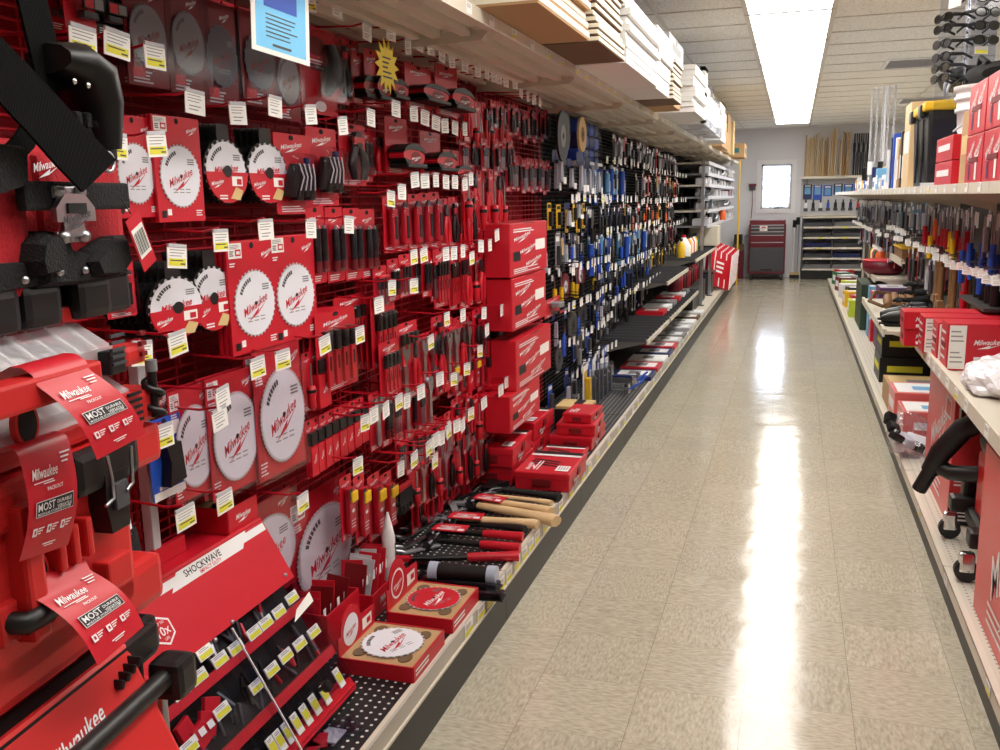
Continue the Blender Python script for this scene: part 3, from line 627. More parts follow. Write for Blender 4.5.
# top row under the high shelf
for i, (x0, x1, y0, y1, k, n, lab) in enumerate((
    (124, 168, -20, 88, 'disc_shell', 1, 'clear pack with grey blade at the top, first after the tool bag strap'),
    (167, 206, -12, 96, 'disc_shell', 2, 'clear pack with tilted grey blade, second after the tool bag strap'),
    (202, 238, 2, 108, 'disc_dark', 1, 'clear pack with dark blade, beside the blue flyer in the top row'),
    (240, 276, 12, 108, 'disc_dark', 5, 'clear pack with dark blade hanging half behind the blue flyer'),
    (274, 300, 34, 122, 'disc_shell', 0, 'clear pack with thin grey blade just past the blue flyer'))):
    o = hang(k, x0, x1, y0, y1, X1+.02, lab, G1)
    behind(o, n, .024, 'clear blade pack behind '+('the grey blade beside the strap', 'the tilted grey blade', 'the dark blade beside the flyer', 'the flyer', 'x')[i], G1, .003)
# red card set hanging above the strap
def battery(m):
    m.box((0, -.02, -.09), (.05, .04, .07), 'grey', bev=.008); m.box((0, -.042, -.17), (.085, .006, .035), 'black'); m.panel(-.038, -.002, -.185, -.156, -.0456, 'red'); m.panel(.002, .038, -.185, -.156, -.0456, 'grey')
    m.box((0, -.02, -.2), (.06, .03, .02), 'grey_dark', bev=.004)
K['kit'] = carded('red_kit_pack', 'tool pack', .14, .25, battery, 'device'); K['kit_black'] = carded('black_kit_pack', 'tool pack', .1, .25, battery, 'device', mt='black')
hang('kit', 62, 96, -60, 34, X1, 'wide red card with grey device above the tool bag handle')
hang('kit', 40, 66, -55, 30, X3, 'plain red card partly behind the tool bag strap')
hang('kit_black', 94, 116, -45, 36, X1, 'black card pack between the red card and the first grey blade')
# long red multi tool pack with cut outs
def mk_cutout():
    t = thing('oscillating_tool_pack', '', 'tool pack'); w, h = .13, .32; P = rrect(w, h, .012)
    m = MB().prism(P, 0, .004, 'red'); m.lines(-.05, .03, -.12, 3, .012, .006, -.001, 'white'); m.panel(-.03, .03, -.16, -.135, -.001, 'red_dark'); m.prism(ring(-.01, -.07, .035, 16), -.003, -.001, 'red_dark'); m.add([(a, -.002, b) for a, b in ring(.0, -.29, .02, 14)], [tuple(range(14))], 'white'); m.build('card', t)
    b = MB().tube([(.02, -.02, -.06), (.03, -.024, -.12), (.02, -.024, -.2), (.0, -.02, -.25)], [.014, .018, .02, .01], 'black', 8); b.build('tool', t); s = MB(); shell(s, .12, .29, .04, -.015, 'clear_warm'); s.build('blister', t); return t
K['cutout'] = Kind(mk_cutout, .13, .32)
hang('cutout', 300, 336, 28, 114, X1, 'red pack with black tool showing, between the grey blades and tape measures')
hang('snip', 336, 348, 38, 104, X1, 'dark pack just past the red pack with cut outs, top row')
hang('cluster', 344, 360, 40, 104, X3, 'black cable pack before the first tape measure in the top row')
for i, (x0, x1, y0, y1) in enumerate(((352, 366, 52, 104), (365, 379, 50, 106), (380, 396, 60, 104), (406, 432, 66, 108), (436, 458, 66, 116))):
    hang('tape', x0, x1, y0, y1, X1+.01*i, ['red tape measure deep behind the yellow starburst sign', 'red tape measure just before the yellow starburst sign', 'red tape measure under the yellow starburst sign', 'large red tape measure, first past the yellow starburst sign', 'red tape measure on narrow card, second past the starburst sign'][i], 'tape measures in the top row')
for i, (x0, x1, y0, y1) in enumerate(((386, 408, 118, 174), (421, 441, 132, 176), (444, 460, 150, 184))):
    hang('tape', x0, x1, y0, y1, X1, ['short red tape measure on a tall card in the second row', 'red tape measure in the second row beside the tall card', 'small red tape measure, last one in the second row'][i], 'tape measures in the second row')
mat('star_yellow', (250, 226, 70), .5)
def star():
    P = []
    for k in range(28): a = 2*PI*k/28; q = .055 if k % 2 else .088; P.append((q*math.cos(a), q*.95*math.sin(a)))
    m = MB().prism(P, -.001, .001, 'star_yellow'); m.lines(-.035, .035, .025, 5, .014, .005, -.0016, 'grey_dark', .5); return m
mat('flyer_blue', (120, 200, 245), .6)
def signs():
    p = at(387, 66, 0, -1.2); tag(star().build('starburst_sign', None, p, FACE_R), 'small yellow starburst sign above the tape measures', 'sign')
    x0, x1 = 255, 306; p = at(281, 15, 0, -1.03); t = thing('paper_flyer', 'blue and white paper flyer hanging from a hook in the top row', 'flyer', p, FACE_R-.12)
    m = MB(); m.M = Matrix.Rotation(.06, 4, 'Y') @ Matrix.Scale(1.04, 4, (1, 0, 0)) @ Matrix.Scale(.66, 4, (0, 0, 1)); m.box((0, 0, 0), (.185, .001, .26), 'paper'); m.panel(-.08, .08, -.115, .11, -.0008, 'flyer_blue'); m.panel(-.055, .05, .01, .1, -.0012, 'blue'); m.panel(-.04, .02, .06, .09, -.0016, 'white'); m.panel(-.03, .01, .07, .08, -.002, 'red'); m.lines(-.05, .06, -.01, 6, .013, .004, -.0012, 'grey_dark', .4); m.panel(-.03, .03, -.104, -.096, -.0012, 'grey_dark'); m.build('sheet', t)
    MB().box((0, 0, .09), (.06, .004, .016), 'grey_light').tube([(0, .004, .09), (0, .3, .09)], .003, 'red_wire', 6).build('clip_arm', t)
signs()
# second row: blade cards and hung blades
hang('blade_card', 113, 156, 116, 218, X1, 'red saw blade card beside the black strap, second row')
o = hang('blade_card', 155, 202, 117, 222, X1+.01, 'red saw blade card, second in the row beside the strap'); behind(o, 3, .014, 'red saw blade card behind the second card by the strap', 'blade cards in the second row', .004)
BL = 'hung circular saw blades'
for i, (x0, x1, y0, y1, n, lab) in enumerate(((203, 246, 126, 204, 4, 'circular saw blade, first of the upper pair'), (246, 287, 130, 204, 4, 'circular saw blade, second of the upper pair'), (146, 203, 263, 340, 6, 'large circular saw blade, first of the lower pair'), (189, 233, 252, 332, 6, 'circular saw blade, second of the lower pair'))):
    o = hang('hung_blade', x0, x1, y0, y1, X1+(.03 if i == 2 else 0), 'half white half red '+lab, BL); 
    for q in range(n): l = o.location; K['hung_dark'].use(loc=(l.x-.015*(q+1), l.y-.004*(q+1), l.z), rz=FACE_R, scale=o.scale, label=f'dark blade behind the {lab.replace("circular ", "")}, {nth(q)} copy back', group=BL)
hang('cluster', 276, 310, 134, 214, X1, 'black oscillating blade pack beside the upper pair of blades'); hang('cluster', 308, 338, 128, 206, X1, 'second black oscillating blade pack past the upper pair of blades')
hang('snip', 340, 366, 124, 186, X1, 'dark snips pack with grey band in the second row'); hang('marker', 362, 372, 128, 182, X3, 'blue tipped pack squeezed beside the dark snips')
hang('plier', 372, 384, 132, 176, X3, 'thin red pack before the short tape measure')
# red framed boxes with blades
for i, (x0, x1, y0, y1) in enumerate(((229, 277, 240, 352), (272, 316, 235, 341))):
    o = hang('blade_card', x0, x1, y0, y1, X1+.01, f'tall red box with white saw blade, {("beside the lower hung blades", "next to the black marker packs")[i]}'); behind(o, 2, .014, f'red blade box behind the tall one {("by the hung blades", "by the markers")[i]}', 'tall red blade boxes')
for i, x in enumerate((308, 327, 345, 361)):
    hang('marker', x, x+18-i, 206+i, 284-2*i, X1, f'black marker pack, {nth(i)} past the tall red blade boxes', 'black marker packs'); 
for i, x in enumerate((384, 396, 409, 420, 430)):
    hang('knife_red', x, x+12-i*.5, 196-i, 253-i, X1, f'red folding knife pack, {nth(i)} past the black markers', 'red folding knife packs')
# clear chisel sets in the third row
hang('chisel', 335, 366, 295, 345, X3, 'clear chisel pack half behind the front chisel set')
o = hang('chisel', 317, 357, 310, 390, X1+.02, 'clear pack of four red chisels past the tall blade boxes'); behind(o, 4, .02, 'clear chisel pack behind the pack of four', 'chisel packs')
o = hang('chisel', 372, 396, 296, 366, X1, 'clear chisel pack with two black grips'); behind(o, 3, .02, 'clear chisel pack behind the one with black grips', 'chisel packs')
hang('driver', 303, 313, 352, 412, X1, 'dark slim pack beside the tall clamshell blade'); hang('spade', 311, 325, 345, 410, X1, 'long red pack hanging by the tall clamshell blade')
hang('chisel', 396, 418, 322, 368, X1, 'red and clear pack with wrenches behind it')
hang('chisel', 380, 400, 340, 396, X1+.02, 'clear pack with two black grips in the fourth row')
# large clamshell blades
for i, (x0, x1, y0, y1) in enumerate(((171, 214, 384, 500), (208, 258, 370, 494), (255, 304, 344, 476))):
    o = hang('blade_shell', x0, x1, y0, y1, X1+.01*i, f'large white saw blade in clear clamshell, {("beside the blue pack", "the middle of three", "the one near the chisels")[i]}'); behind(o, 1, .024, f'clamshell blade behind the one {("beside the blue pack", "in the middle", "near the chisels")[i]}', 'clamshell blades')
for i, (x0, x1, y0, y1) in enumerate(((236, 296, 498, 606), (290, 352, 484, 610))):
    hang('blade_shell', x0, x1, y0, y1, -1.375, f'large white saw blade in clear clamshell low on the wall, {("behind the bit display", "above the red trays")[i]}')
def mk_bluepack():
    t = thing('blue_tool_pack', 'blue card with black clip tool below the tag, beside the clamshell blade', 'tool pack'); m = MB(); card(m, .12, .24, 'blue', logo=False); m.panel(.02, .055, -.06, -.02, .0012, 'paper'); m.panel(.03, .055, -.1, -.085, .0012, 'red'); m.panel(-.055, .06, -.24, -.215, .0012, 'paper'); m.panel(-.035, .035, -.212, -.2, .0012, 'white'); m.build('card', t)
    MB().prism([(-.035, -.07), (.02, -.075), (.03, -.19), (-.03, -.2), (-.02, -.13)], -.03, 0, 'black').build('tool', t); return t
K['bluepack'] = Kind(mk_bluepack, .12, .24)
hang('bluepack', 150, 184, 416, 498, X1, 'blue card with black clip tool beside the first clamshell blade')
# spade bits, yellow banded packs, gloves
for i in range(8):
    x = 306+i*7.2; hang('spade', x, x+8.4, 420-i*3.2, 479-i*5, X1-.004*(i % 2), f'red and black spade bit pack, {nth(i)} past the tall clamshell blade', 'spade bit packs')
for i, (x0, x1, y0, y1) in enumerate(((341, 353, 475, 540), (355, 366, 474, 543), (369, 381, 473, 540), (381, 393, 472, 532))):
    hang('yellow', x0, x1, y0, y1, X1, f'red pack with yellow band, {nth(i)} of four low on the wall', 'yellow banded packs')
hang('glove', 393, 411, 480, 514, X1, 'black work glove hanging low past the yellow banded packs')
# middle of the red wall: rows of mixed packs
def row(items, px0, px1, yt0, yt1, hgt0, hgt1, X, where, dens=1., jz=3):
    """items: kinds repeating along the row from px0 to px1; yt: top pixel at both ends; hgt: pack height in pixels at both ends"""
    x = px0; i = 0; cnt = {}
    while x < px1:
        f = (x-px0)/max(1, px1-px0); k, wd = items[i % len(items)]; wpx = wd*(1.-.45*f)
        yt = yt0+(yt1-yt0)*f+R.uniform(-jz, jz); h = (hgt0+(hgt1-hgt0)*f)*R.uniform(.92, 1.06)
        n = cnt.get(k, 0); cnt[k] = n+1
        nm = {'knife': 'red and black knife pack', 'knife_red': 'red knife pack', 'plier': 'red handled pliers', 'driver': 'red handled screwdriver', 'snip': 'dark snips pack', 'bits': 'drill bit pack', 'wrench': 'steel wrench on red card', 'chisel': 'clear chisel pack', 'marker': 'black marker pack', 'spade': 'spade bit pack', 'scissor': 'red handled scissors', 'yellow': 'yellow banded pack', 'cluster': 'cable pack', 'box_red': 'tall red carton', 'tape': 'tape measure'}.get(k, k)
        hang(k, x, x+wpx*.94, yt, yt+h, X+R.uniform(-.015, .015), f'{nm}, {nth(n)} one in {where}', 'packs in '+where); x += wpx*dens; i += 1
row([('plier', 9), ('snip', 9), ('scissor', 10)], 440, 470, 196, 192, 52, 60, X1, 'the row just past the red folding knives')
row([('driver', 7), ('plier', 9)], 462, 500, 168, 170, 60, 60, X1, 'the row above the tall red cartons')
row([('bits', 14), ('marker', 13), ('bits', 15)], 374, 436, 264, 246, 42, 50, X1, 'the short row under the folding knives')
row([('chisel', 15), ('chisel', 14)], 434, 462, 250, 246, 64, 60, X1, 'the row of clear packs at eye height')
row([('plier', 8), ('driver', 7), ('plier', 9)], 462, 496, 254, 250, 52, 54, X1, 'the row of red handles at eye height')
row([('snip', 10)], 494, 512, 246, 250, 58, 60, X1, 'the dark packs beside the tall red cartons')
row([('scissor', 8), ('plier', 7), ('driver', 6)], 456, 506, 98, 104, 48, 44, X1, 'the top row past the tape measures')
row([('bits', 8), ('snip', 8), ('knife', 7)], 460, 512, 140, 140, 32, 36, X1, 'the second row past the tape measures')
row([('snip', 7), ('knife', 6)], 484, 545, 102, 112, 32, 30, X1, 'the dark handle row under the high shelf')
row([('bits', 6), ('marker', 6)], 500, 548, 158, 160, 34, 34, X1, 'the row over the tall red cartons')
row([('wrench', 11), ('plier', 10), ('wrench', 10)], 398, 470, 340, 318, 62, 60, X1, 'the wrench row in the fourth tier')
row([('snip', 12), ('bits', 11)], 432, 500, 318, 306, 46, 44, X1, 'the dark pack row in the fourth tier')
row([('wrench', 12), ('marker', 11), ('bits', 11)], 370, 430, 392, 372, 58, 56, X1, 'the wrench row in the fifth tier')
row([('knife_red', 9), ('spade', 9), ('yellow', 9)], 430, 508, 360, 346, 40, 42, X1, 'the red tool row in the fifth tier')
row([('bits', 10), ('knife', 9), ('bits', 9)], 396, 470, 432, 404, 44, 44, X1, 'the small pack row in the sixth tier')
row([('plier', 8), ('driver', 7)], 452, 512, 398, 384, 46, 46, X1, 'the handle row in the sixth tier')
row([('driver', 8), ('wrench', 8), ('snip', 9)], 410, 486, 462, 430, 44, 44, X1, 'the lowest handle row of the red wall')
row([('knife_red', 8), ('plier', 8)], 412, 476, 488, 452, 40, 36, X3, 'the last row just above the base deck')
# tall red cartons at the end of the red wall
for i, (x0, x1, y0, y1) in enumerate(((510, 547, 222, 273), (512, 546, 274, 324), (516, 551, 332, 380), (510, 540, 386, 422))):
    lab = f'tall red carton at the end of the red wall, {("top", "second", "third", "bottom")[i]} of the column'; o = hang('box_red', x0, x1, y0, y1, -1.16, lab, 'tall red cartons')
    behind(o, 1, .125, f'red carton behind the {("top", "second", "third", "bottom")[i]} tall carton of the column', 'tall red cartons')
hang('kit', 545, 560, 298, 316, -1.22, 'small red box jutting past the second tall red carton')
# tagged hooks, read row by row
hooks([(83, 42, 1), (117, 46, 1), (155, 58, 1), (195, 104, 0), (238, 115, 0), (275, 108, 0), (311, 116, 0), (343, 127, 0), (371, 119, 0), (396, 110, 0), (414, 115, 0), (425, 119, 0), (436, 124, 0), (445, 127, 0), (455, 129, 0), (465, 130, 0)], -1.19, 'in the tag row under the grey blades')
hooks([(310, 3, 1), (337, 9, 0), (367, 33, 0), (391, 34, 0), (408, 48, 0), (420, 45, 0), (431, 49, 0), (442, 56, 0), (452, 62, 0), (465, 66, 0), (478, 72, 0), (487, 74, 0), (494, 77, 0), (499, 79, 0), (506, 82, 0), (515, 84, 0), (521, 93, 0), (528, 97, 0), (534, 100, 0), (540, 102, 0)], -1.2, 'in the top tag row under the high shelf')
hooks([(116, 148, 1), (157, 146, 1), (415, 181, 0), (425, 182, 0), (436, 181, 0), (446, 183, 0), (455, 183, 0), (465, 185, 0), (471, 180, 0)], -1.2, 'in the tag row above the folding knives')
hooks([(177, 258, 1), (221, 242, 1), (266, 231, 0), (311, 230, 0), (349, 226, 0), (391, 200, 1), (402, 193, 0)], -1.2, 'over the tall red blade boxes and markers')
hooks([(414, 258, 1), (424, 256, 1), (392, 289, 1), (414, 287, 1), (446, 255, 0), (454, 254, 0), (463, 252, 0), (472, 259, 1), (481, 247, 0), (490, 246, 0), (497, 236, 0), (504, 235, 0)], -1.2, 'in the tag row at eye height')
hooks([(142, 355, 1), (178, 345, 1), (447, 320, 1), (463, 316, 0), (484, 314, 0), (502, 311, 0), (509, 306, 0), (515, 305, 0)], -1.2, 'in the tag row under the hung blades')
hooks([(223, 399, 0), (283, 361, 1), (258, 369, 1), (325, 346, 1), (360, 336, 1), (379, 306, 0), (431, 343, 1), (480, 352, 1), (487, 331, 0)], -1.2, 'in the tag row over the clamshell blades')
hooks([(163, 438, 1), (220, 420, 0), (365, 424, 1), (374, 416, 0), (386, 411, 0), (399, 403, 1), (407, 402, 0), (421, 393, 0), (440, 380, 0), (454, 380, 1), (467, 370, 1), (501, 391, 0), (507, 383, 0), (513, 374, 0)], -1.2, 'in the tag row over the spade bits')
hooks([(186, 519, 1), (225, 503, 1), (303, 504, 1), (358, 467, 1), (401, 470, 0), (415, 460, 1), (432, 453, 1), (448, 430, 1), (457, 427, 0), (463, 426, 0), (471, 415, 1), (484, 404, 0)], -1.2, 'in the lowest tag row of the red wall')
hooks([(429, 449, 1), (436, 441, 0), (442, 439, 0), (449, 432, 1), (435, 462, 1), (414, 461, 1)], -1.17, 'in the front cluster of tags above the deck')
# ------------------------------------------------------------------ stack of red tool storage at the near end, and the bag on it
RZS = PI/2+.1; P0 = at(160, 430, 0, -.85); NS = Vector((math.sin(RZS), -math.cos(RZS), 0)); US = Vector((math.cos(RZS), math.sin(RZS), 0))
def S(px, py, d=0.):
    """local x (along the front) and height of what the photo shows at px, py on the stack's front plane moved d forward"""
    r = _r2*((px-500)/F)-_u2*((py-375)/F)+_f; o = Vector((P0.x, P0.y, 0))+NS*d
    p = CAMP+r*((o-CAMP).dot(NS)/r.dot(NS)); return (p-Vector((P0.x, P0.y, 0))).dot(US), p.z
WS, DS = .5, .36
def base(z): return Vector((P0.x, P0.y, z))
def stackbox(name, look, cat, z0): return thing(name, look, cat, base(z0), RZS)
# ---- organisers with clear lids
def organiser(look, z0, h, xr, tall):
    t = stackbox('parts_organiser', look, 'organiser', z0); zb = h-.05
    b = MB().box((xr-.02-WS/2, DS/2+.01, zb/2), (WS, DS, zb), 'red_plastic', bev=.008); b.box((xr-.025, .02, zb*.5+.008), (.05, .06, zb+.016), 'red_plastic', bev=.008)
    for k in range(3): b.box((xr-.012, -.012, .014+.014*k), (.012, .006, .006), 'red_dark')
    b.build('tray', t)
    l = MB(); x1 = xr-.06; P = [(0., zb), (-.0, zb+.02), (.05, h), (DS-.04, h), (DS, zb)]; l.prism(P, x1-WS+.1, x1, 'hazy_clear', 'x')
    for i in range(10): l.box((x1-.02-.035*i, .03, h-.018), (.004, .06, .004), 'white', rot=(.6, 0, 0))
    for i in range(3): l.box((x1-.05-.12*i, .09, h+.001), (.1, .06, .003), 'hazy_clear', bev=.001)
    l.build('clear_lid', t)
    m = MB().box((xr-.075, -.006, zb*.6+.006), (.034, .022, zb*.9+.02), 'red_plastic' if tall else 'black', bev=.003)
    for k in range(5): m.box((xr-.075, -.018, .012+.009*k), (.028, .004, .004), 'grey_dark' if not tall else 'black')
    m.build('latch', t)
    for i in range(8):
        MB().box((xr-.1-.052*i, .1, zb+.014), (.044, .14, .02), R.choice(['grey_light', 'steel', 'grey', 'white', 'grey_light']), bev=.004).build('bin', t)
    return t
organiser('upper red organiser with clear lid, directly beneath the tool bag', 1.258, .062, -.03, False); organiser('lower red organiser with clear lid under the first organiser', 1.176, .08, -.004, True)
# ---- big latched tool chest
def chest():
    z0 = .905; t = stackbox('tool_chest', 'red latched tool chest under the two clear lidded organisers', 'tool chest', z0); h = .268
    b = MB().box((-.085-WS/2, DS/2, .12), (WS, DS, .18), 'red_plastic', bev=.01); b.box((-.02-WS/2, DS/2, .042), (WS, DS, .07), 'red_plastic', bev=.014)
    for x in (-.2, -.225, -.25): b.box((x, -.01, .165), (.012, .024, .05), 'red_plastic', bev=.004)
    b.box((-.15, -.008, .1), (.05, .03, .04), 'red_plastic', bev=.004); b.box((-.3, -.01, .16), (.03, .03, .16), 'red_plastic', bev=.006)
    for i in range(5): b.box((-.135-.009*i, -.006, .228), (.005, .016, .02), 'red_plastic', bev=.002)
    b.build('body', t)
    MB().box((-.01-WS/2, DS/2-.004, h-.03), (WS, DS+.01, .056), 'red_plastic', bev=.012).build('lid', t)
    x0, z1 = S(70, 442, .02); x1, z2 = S(140, 478, .02); MB().box(((x0+x1)/2, -.012, (z1+z2)/2-z0-.004), (x1-x0, .026, .056), 'black', bev=.012).build('front_grip', t, label='black front grip')
    l = MB(); xa, za = S(101, 476, .02); xb, zb = S(129, 522, .02); za -= z0; zb -= z0
    l.prism([(xa, za), (xb, za), (xb-.003, (za+zb)/2), (xb-.006, zb), (xa+.004, zb), (xa-.003, (za+zb)/2)], -.026, -.0, 'black'); l.box(((xa+xb)/2, -.029, za*.6+zb*.4), ((xb-xa)*.6, .006, .035), 'grey_dark', bev=.002); la = l.build('latch', t, label='black draw latch')
    w = MB()
    for pts in (((104, 456), (109, 478), (111, 498), (103, 506)), ((128, 446), (129, 468), (130, 482), (124, 490))):
        w.tube([(x, -.034, z-z0) for x, z in (S(px, py, .03) for px, py in pts)], .0024, 'steel', 6)
    w.build('wire_bail', la, label='bright steel wire bail')
    for px, py in ((15, 424), (32, 573)):
        x, z = S(px, py, .0); m = MB(); m.prism([(a, b*1.35) for a, b in ring(0, 0, .019, 20)], -.004, .004, 'red_plastic'); m.add([(a*.8, -.0045, b*1.1) for a, b in ring(0, 0, .019, 20)], [tuple(range(20))], 'black_matte'); m.build('handle_socket', t, (x, -.004 if py > 500 else -.012, z-z0))
    return t
chest()
x, z = S(146, 395, .0)
def drillbit():
    t = thing('auger_bit', 'short black auger bit clipped to the organiser end', 'drill bit', base(z)+US*(x)+NS*.012, RZS)
    MB().cyl((0, 0, -.03), (0, 0, .035), .006, 'black').tube([(.012*math.cos(k*.9), -.012*math.sin(k*.9), -.03+.004*k) for k in range(14)], .005, 'black', 6).build('spiral', t); MB().cyl((0, 0, .034), (0, 0, .05), .008, 'grey').build('shank', t)
drillbit()
# ---- lower wheeled crate with long black handle
def crate():
    t = stackbox('rolling_tool_box', 'red rolling tool box with black tube handle at the bottom of the stack', 'tool box', .49); h = .37
    m = MB().box((-WS/2-.01, DS/2+.03, h*.4), (WS-.02, DS, h*.8), 'red_plastic', bev=.014); m.build('body', t)
    MB().box((-WS/2-.08, .0, h*1.06), (WS, .05, .04), 'black', bev=.01).box((-.1, .03, h*1.04), (.08, .08, .06), 'black', bev=.012).box((-.3, .02, h*.96), (.4, .06, .06), 'black_matte', bev=.01).build('black_tray', t)
    for i in range(5): MB().box((-.24-.04*i, -.02, h*.98), (.02, .006, .03), 'grey_dark', bev=.003).build('slot', t)
    # tilted front panel with the maker's word
    p = t and MB(); p.M = Matrix.Translation((-.3, -.05, h*.88)) @ Euler((-.42, 0, 0)).to_matrix().to_4x4()
    p.box((0, 0, 0), (.3, .018, .19), 'red_plastic', bev=.006); p.logo(.012, .04, -.0098, .105, 'white', .12); p.build('front_panel', t)
    a = base(.5); pa, pb = at(66, 760, 0, -.76), at(172, 664, 0, -.79); inv = Matrix.Translation(a) @ Matrix.Rotation(RZS, 4, 'Z'); inv.invert()
    qa, qb = inv @ pa, inv @ pb; hd = MB().tube([qa, qa.lerp(qb, .5), qb], .014, 'black', 12); hd.box(qb+Vector((.0, .0, -.006)), (.05, .05, .055), 'black', bev=.012); hd.build('tube_handle', t, label='long black tube handle')
    c = MB()
    for k in range(4): c.box((qb.x-.06-.013*k, qb.y+.03, qb.z+.045-.004*k), (.008, .05, .012), 'black', rot=(0, .5, 0), bev=.003)
    c.box((qb.x-.055, qb.y+.06, qb.z+.015), (.07, .04, .05), 'black', bev=.01); c.build('hinge', t)
    q = inv @ at(160, 740, 0, -.8); r = MB().box((q.x-.02, q.y+.03, q.z-.02), (.11, .02, .2), 'red_plastic', bev=.005); r.logo(q.x-.03, q.z-.01, q.y+.019, .05, 'white', 1.0); r.build('side_panel', t)
    MB().tube([(q.x+.045, q.y+.02, q.z-.12), (q.x+.045, q.y+.02, q.z+.06)], .006, 'steel', 8).build('steel_rod', t)
    return t
crate()
def lowbox():
    t = stackbox('tool_chest', 'red tool chest on the base deck at the foot of the stack', 'tool chest', .2); m = MB().box((-WS/2, DS/2+.03, .13), (WS, DS, .26), 'red_plastic', bev=.014)
    for x in (-.05, -.4): m.box((x, -.0+.025, .13), (.03, .03, .22), 'red_plastic', bev=.006)
    m.build('body', t); MB().box((-WS/2, DS/2+.03, .278), (WS, DS, .034), 'red_plastic', bev=.01).build('lid', t); MB().box((-.25, .03, .2), (.06, .02, .1), 'black', bev=.006).build('latch', t)
lowbox()
# ---- curled paper hang tags
def hangtag(look, quad4, dd, curl, flag=False):
    """quad4: photo corners top one, top two, bottom two, bottom one; each gets its distance before the stack front"""
    P = []
    for (px, py), d in zip(quad4, dd):
        x, z = S(px, py, d); P.append(base(z)+US*x+NS*d)
    o = P[0]; t = thing('paper_hang_tag', look, 'hang tag', o, 0.); A, B, Cc, D = [p-o for p in P]
    n = (B-A).cross(D-A).normalized(); n = n if n.dot(NS) > 0 else -n
    m = MB(); N1 = 8; V = []
    # strip that loops back over the handle, then the printed face
    for k in range(6):
        a = PI*.95*(1-k/5); 
        for q in (A, B): V.append(q+Vector((0, 0, .02))*math.sin(a)*curl-NS*(.03*(1-math.cos(PI-a)))*1.0*0-NS*.025*(1-math.cos(a))*curl)
    for k in range(1, N1+1):
        f = k/N1
        for q, w in ((A, D), (B, Cc)): V.append(q.lerp(w, f)+n*(.012*math.sin(PI*f)))
    nr = len(V)//2; m.add(V, [(2*i, 2*i+1, 2*i+3, 2*i+2) for i in range(nr-1)], 'red', True)
    def pt(u, v): return A.lerp(B, u).lerp(D.lerp(Cc, u), v)+n*(.012*math.sin(PI*v)+.0015)
    def txt(body, u, v, hh, col, shear=0., wd=None, off=0.):
        vv, f, a, b = text_mesh(body); H = hh; ar = (B-A).length/max((D-A).length, .01); k = H/.7; kx = k/ar if wd is None else wd/(b-a)
        m.add([pt(u+(p[0]-a)*kx+shear*(p[1])*k/ar, v-(p[1])*k)+n*(.0006+off) for p in vv], f, col)
    def bar(u0, u1, v0, v1, col, off=0.): m.quad([pt(u0, v0)+n*off, pt(u1, v0)+n*off, pt(u1, v1)+n*off, pt(u0, v1)+n*off], col)
    txt('Milwaukee', .1, .24, .1, 'white', .3, .5); bar(.12, .5, .27, .28, 'white', .0006); bar(.3, .52, .29, .3, 'white', .0006); txt('PACKOUT', .36, .37, .035, 'white')
    for k in range(3): bar(.72, .93-.04*k, .06+.04*k, .075+.04*k, 'white', .0006)
    bar(.12, .88, .45, .6, 'white', .0006); bar(.13, .87, .457, .593, 'black', .0009); txt('MOST', .15, .545, .075, 'white', off=.0006, wd=.34); txt('DURABLE', .53, .515, .034, 'white', off=.0006, wd=.3); txt('VERSATILE', .53, .56, .03, 'white', off=.0006, wd=.3); txt('MODULAR STORAGE SYSTEM', .15, .585, .024, 'white', off=.0006, wd=.66)
    for k in range(3):
        u = .1+.28*k; bar(u, u+.085, .7, .78, 'white', .0006); bar(u+.025, u+.06, .72, .76, 'red', .0009)
        for q in range(3): bar(u+.1, u+.22-.03*q, .705+.025*q, .717+.025*q, 'white', .0006)
    bar(.36, .62, .88, .893, 'white', .0006); bar(.4, .58, .905, .915, 'white', .0006)
    m.build('printed_card', t)
hangtag('red printed hang tag curling over the organiser handle, uppermost of three', [(37, 386), (90, 370), (146, 434), (97, 460)], (.068, .068, .1, .1), 1.)
hangtag('darker red hang tag hanging straight in front of the chest socket', [(19, 458), (69, 441), (68, 545), (19, 562)], (.03, .03, .03, .03), .6)
hangtag('red hang tag looped on the black round grip, lowest of three', [(32, 597), (90, 570), (144, 626), (98, 666)], (.02, .02, .07, .08), 1.)
def grip(look, px, py, col, L=.09, r=.017):
    x, z = S(px, py, .01); t = thing('carry_bar', look, 'handle', base(z)+US*x+NS*.012, RZS)
    MB().tube([(-L, .02, 0), (-L*.9, -.012, 0), (L*.0, -.016, 0), (L*.12, .02, 0)], r, col, 12).build('bar', t)
    MB().box((-L*1.0, .02, 0), (.03, .03, .05), 'red_plastic', bev=.006).build('bracket', t)

def barh():
    t = thing('carry_bar', 'square red bar handle under the uppermost hang tag', 'handle', base(1.272), RZS); x0 = S(-40, 382, .05)[0]; x1 = S(88, 350, .05)[0]
    MB().box(((x0+x1)/2, -.05, .004), (x1-x0, .034, .034), 'red_plastic', bev=.005).build('bar', t); MB().box((x1-.01, -.02, -.002), (.03, .05, .03), 'red_plastic', bev=.004).build('bracket', t)
barh(); grip('black round grip behind the lowest hang tag', 33, 612, 'black', .03, .013)
# ---- grey post behind the stack
p = at(148, 490, 0, -1.37); t = thing('steel_post', 'grey square steel post behind the red chest', 'post', (p.x, p.y, .664)); MB().box((0, 0, .23), (.026, .026, .46), 'grey_light', bev=.003).build('shaft', t); MB().box((0, 0, .004), (.03, .03, .008), 'grey_light', bev=.002).build('foot_plate', t)
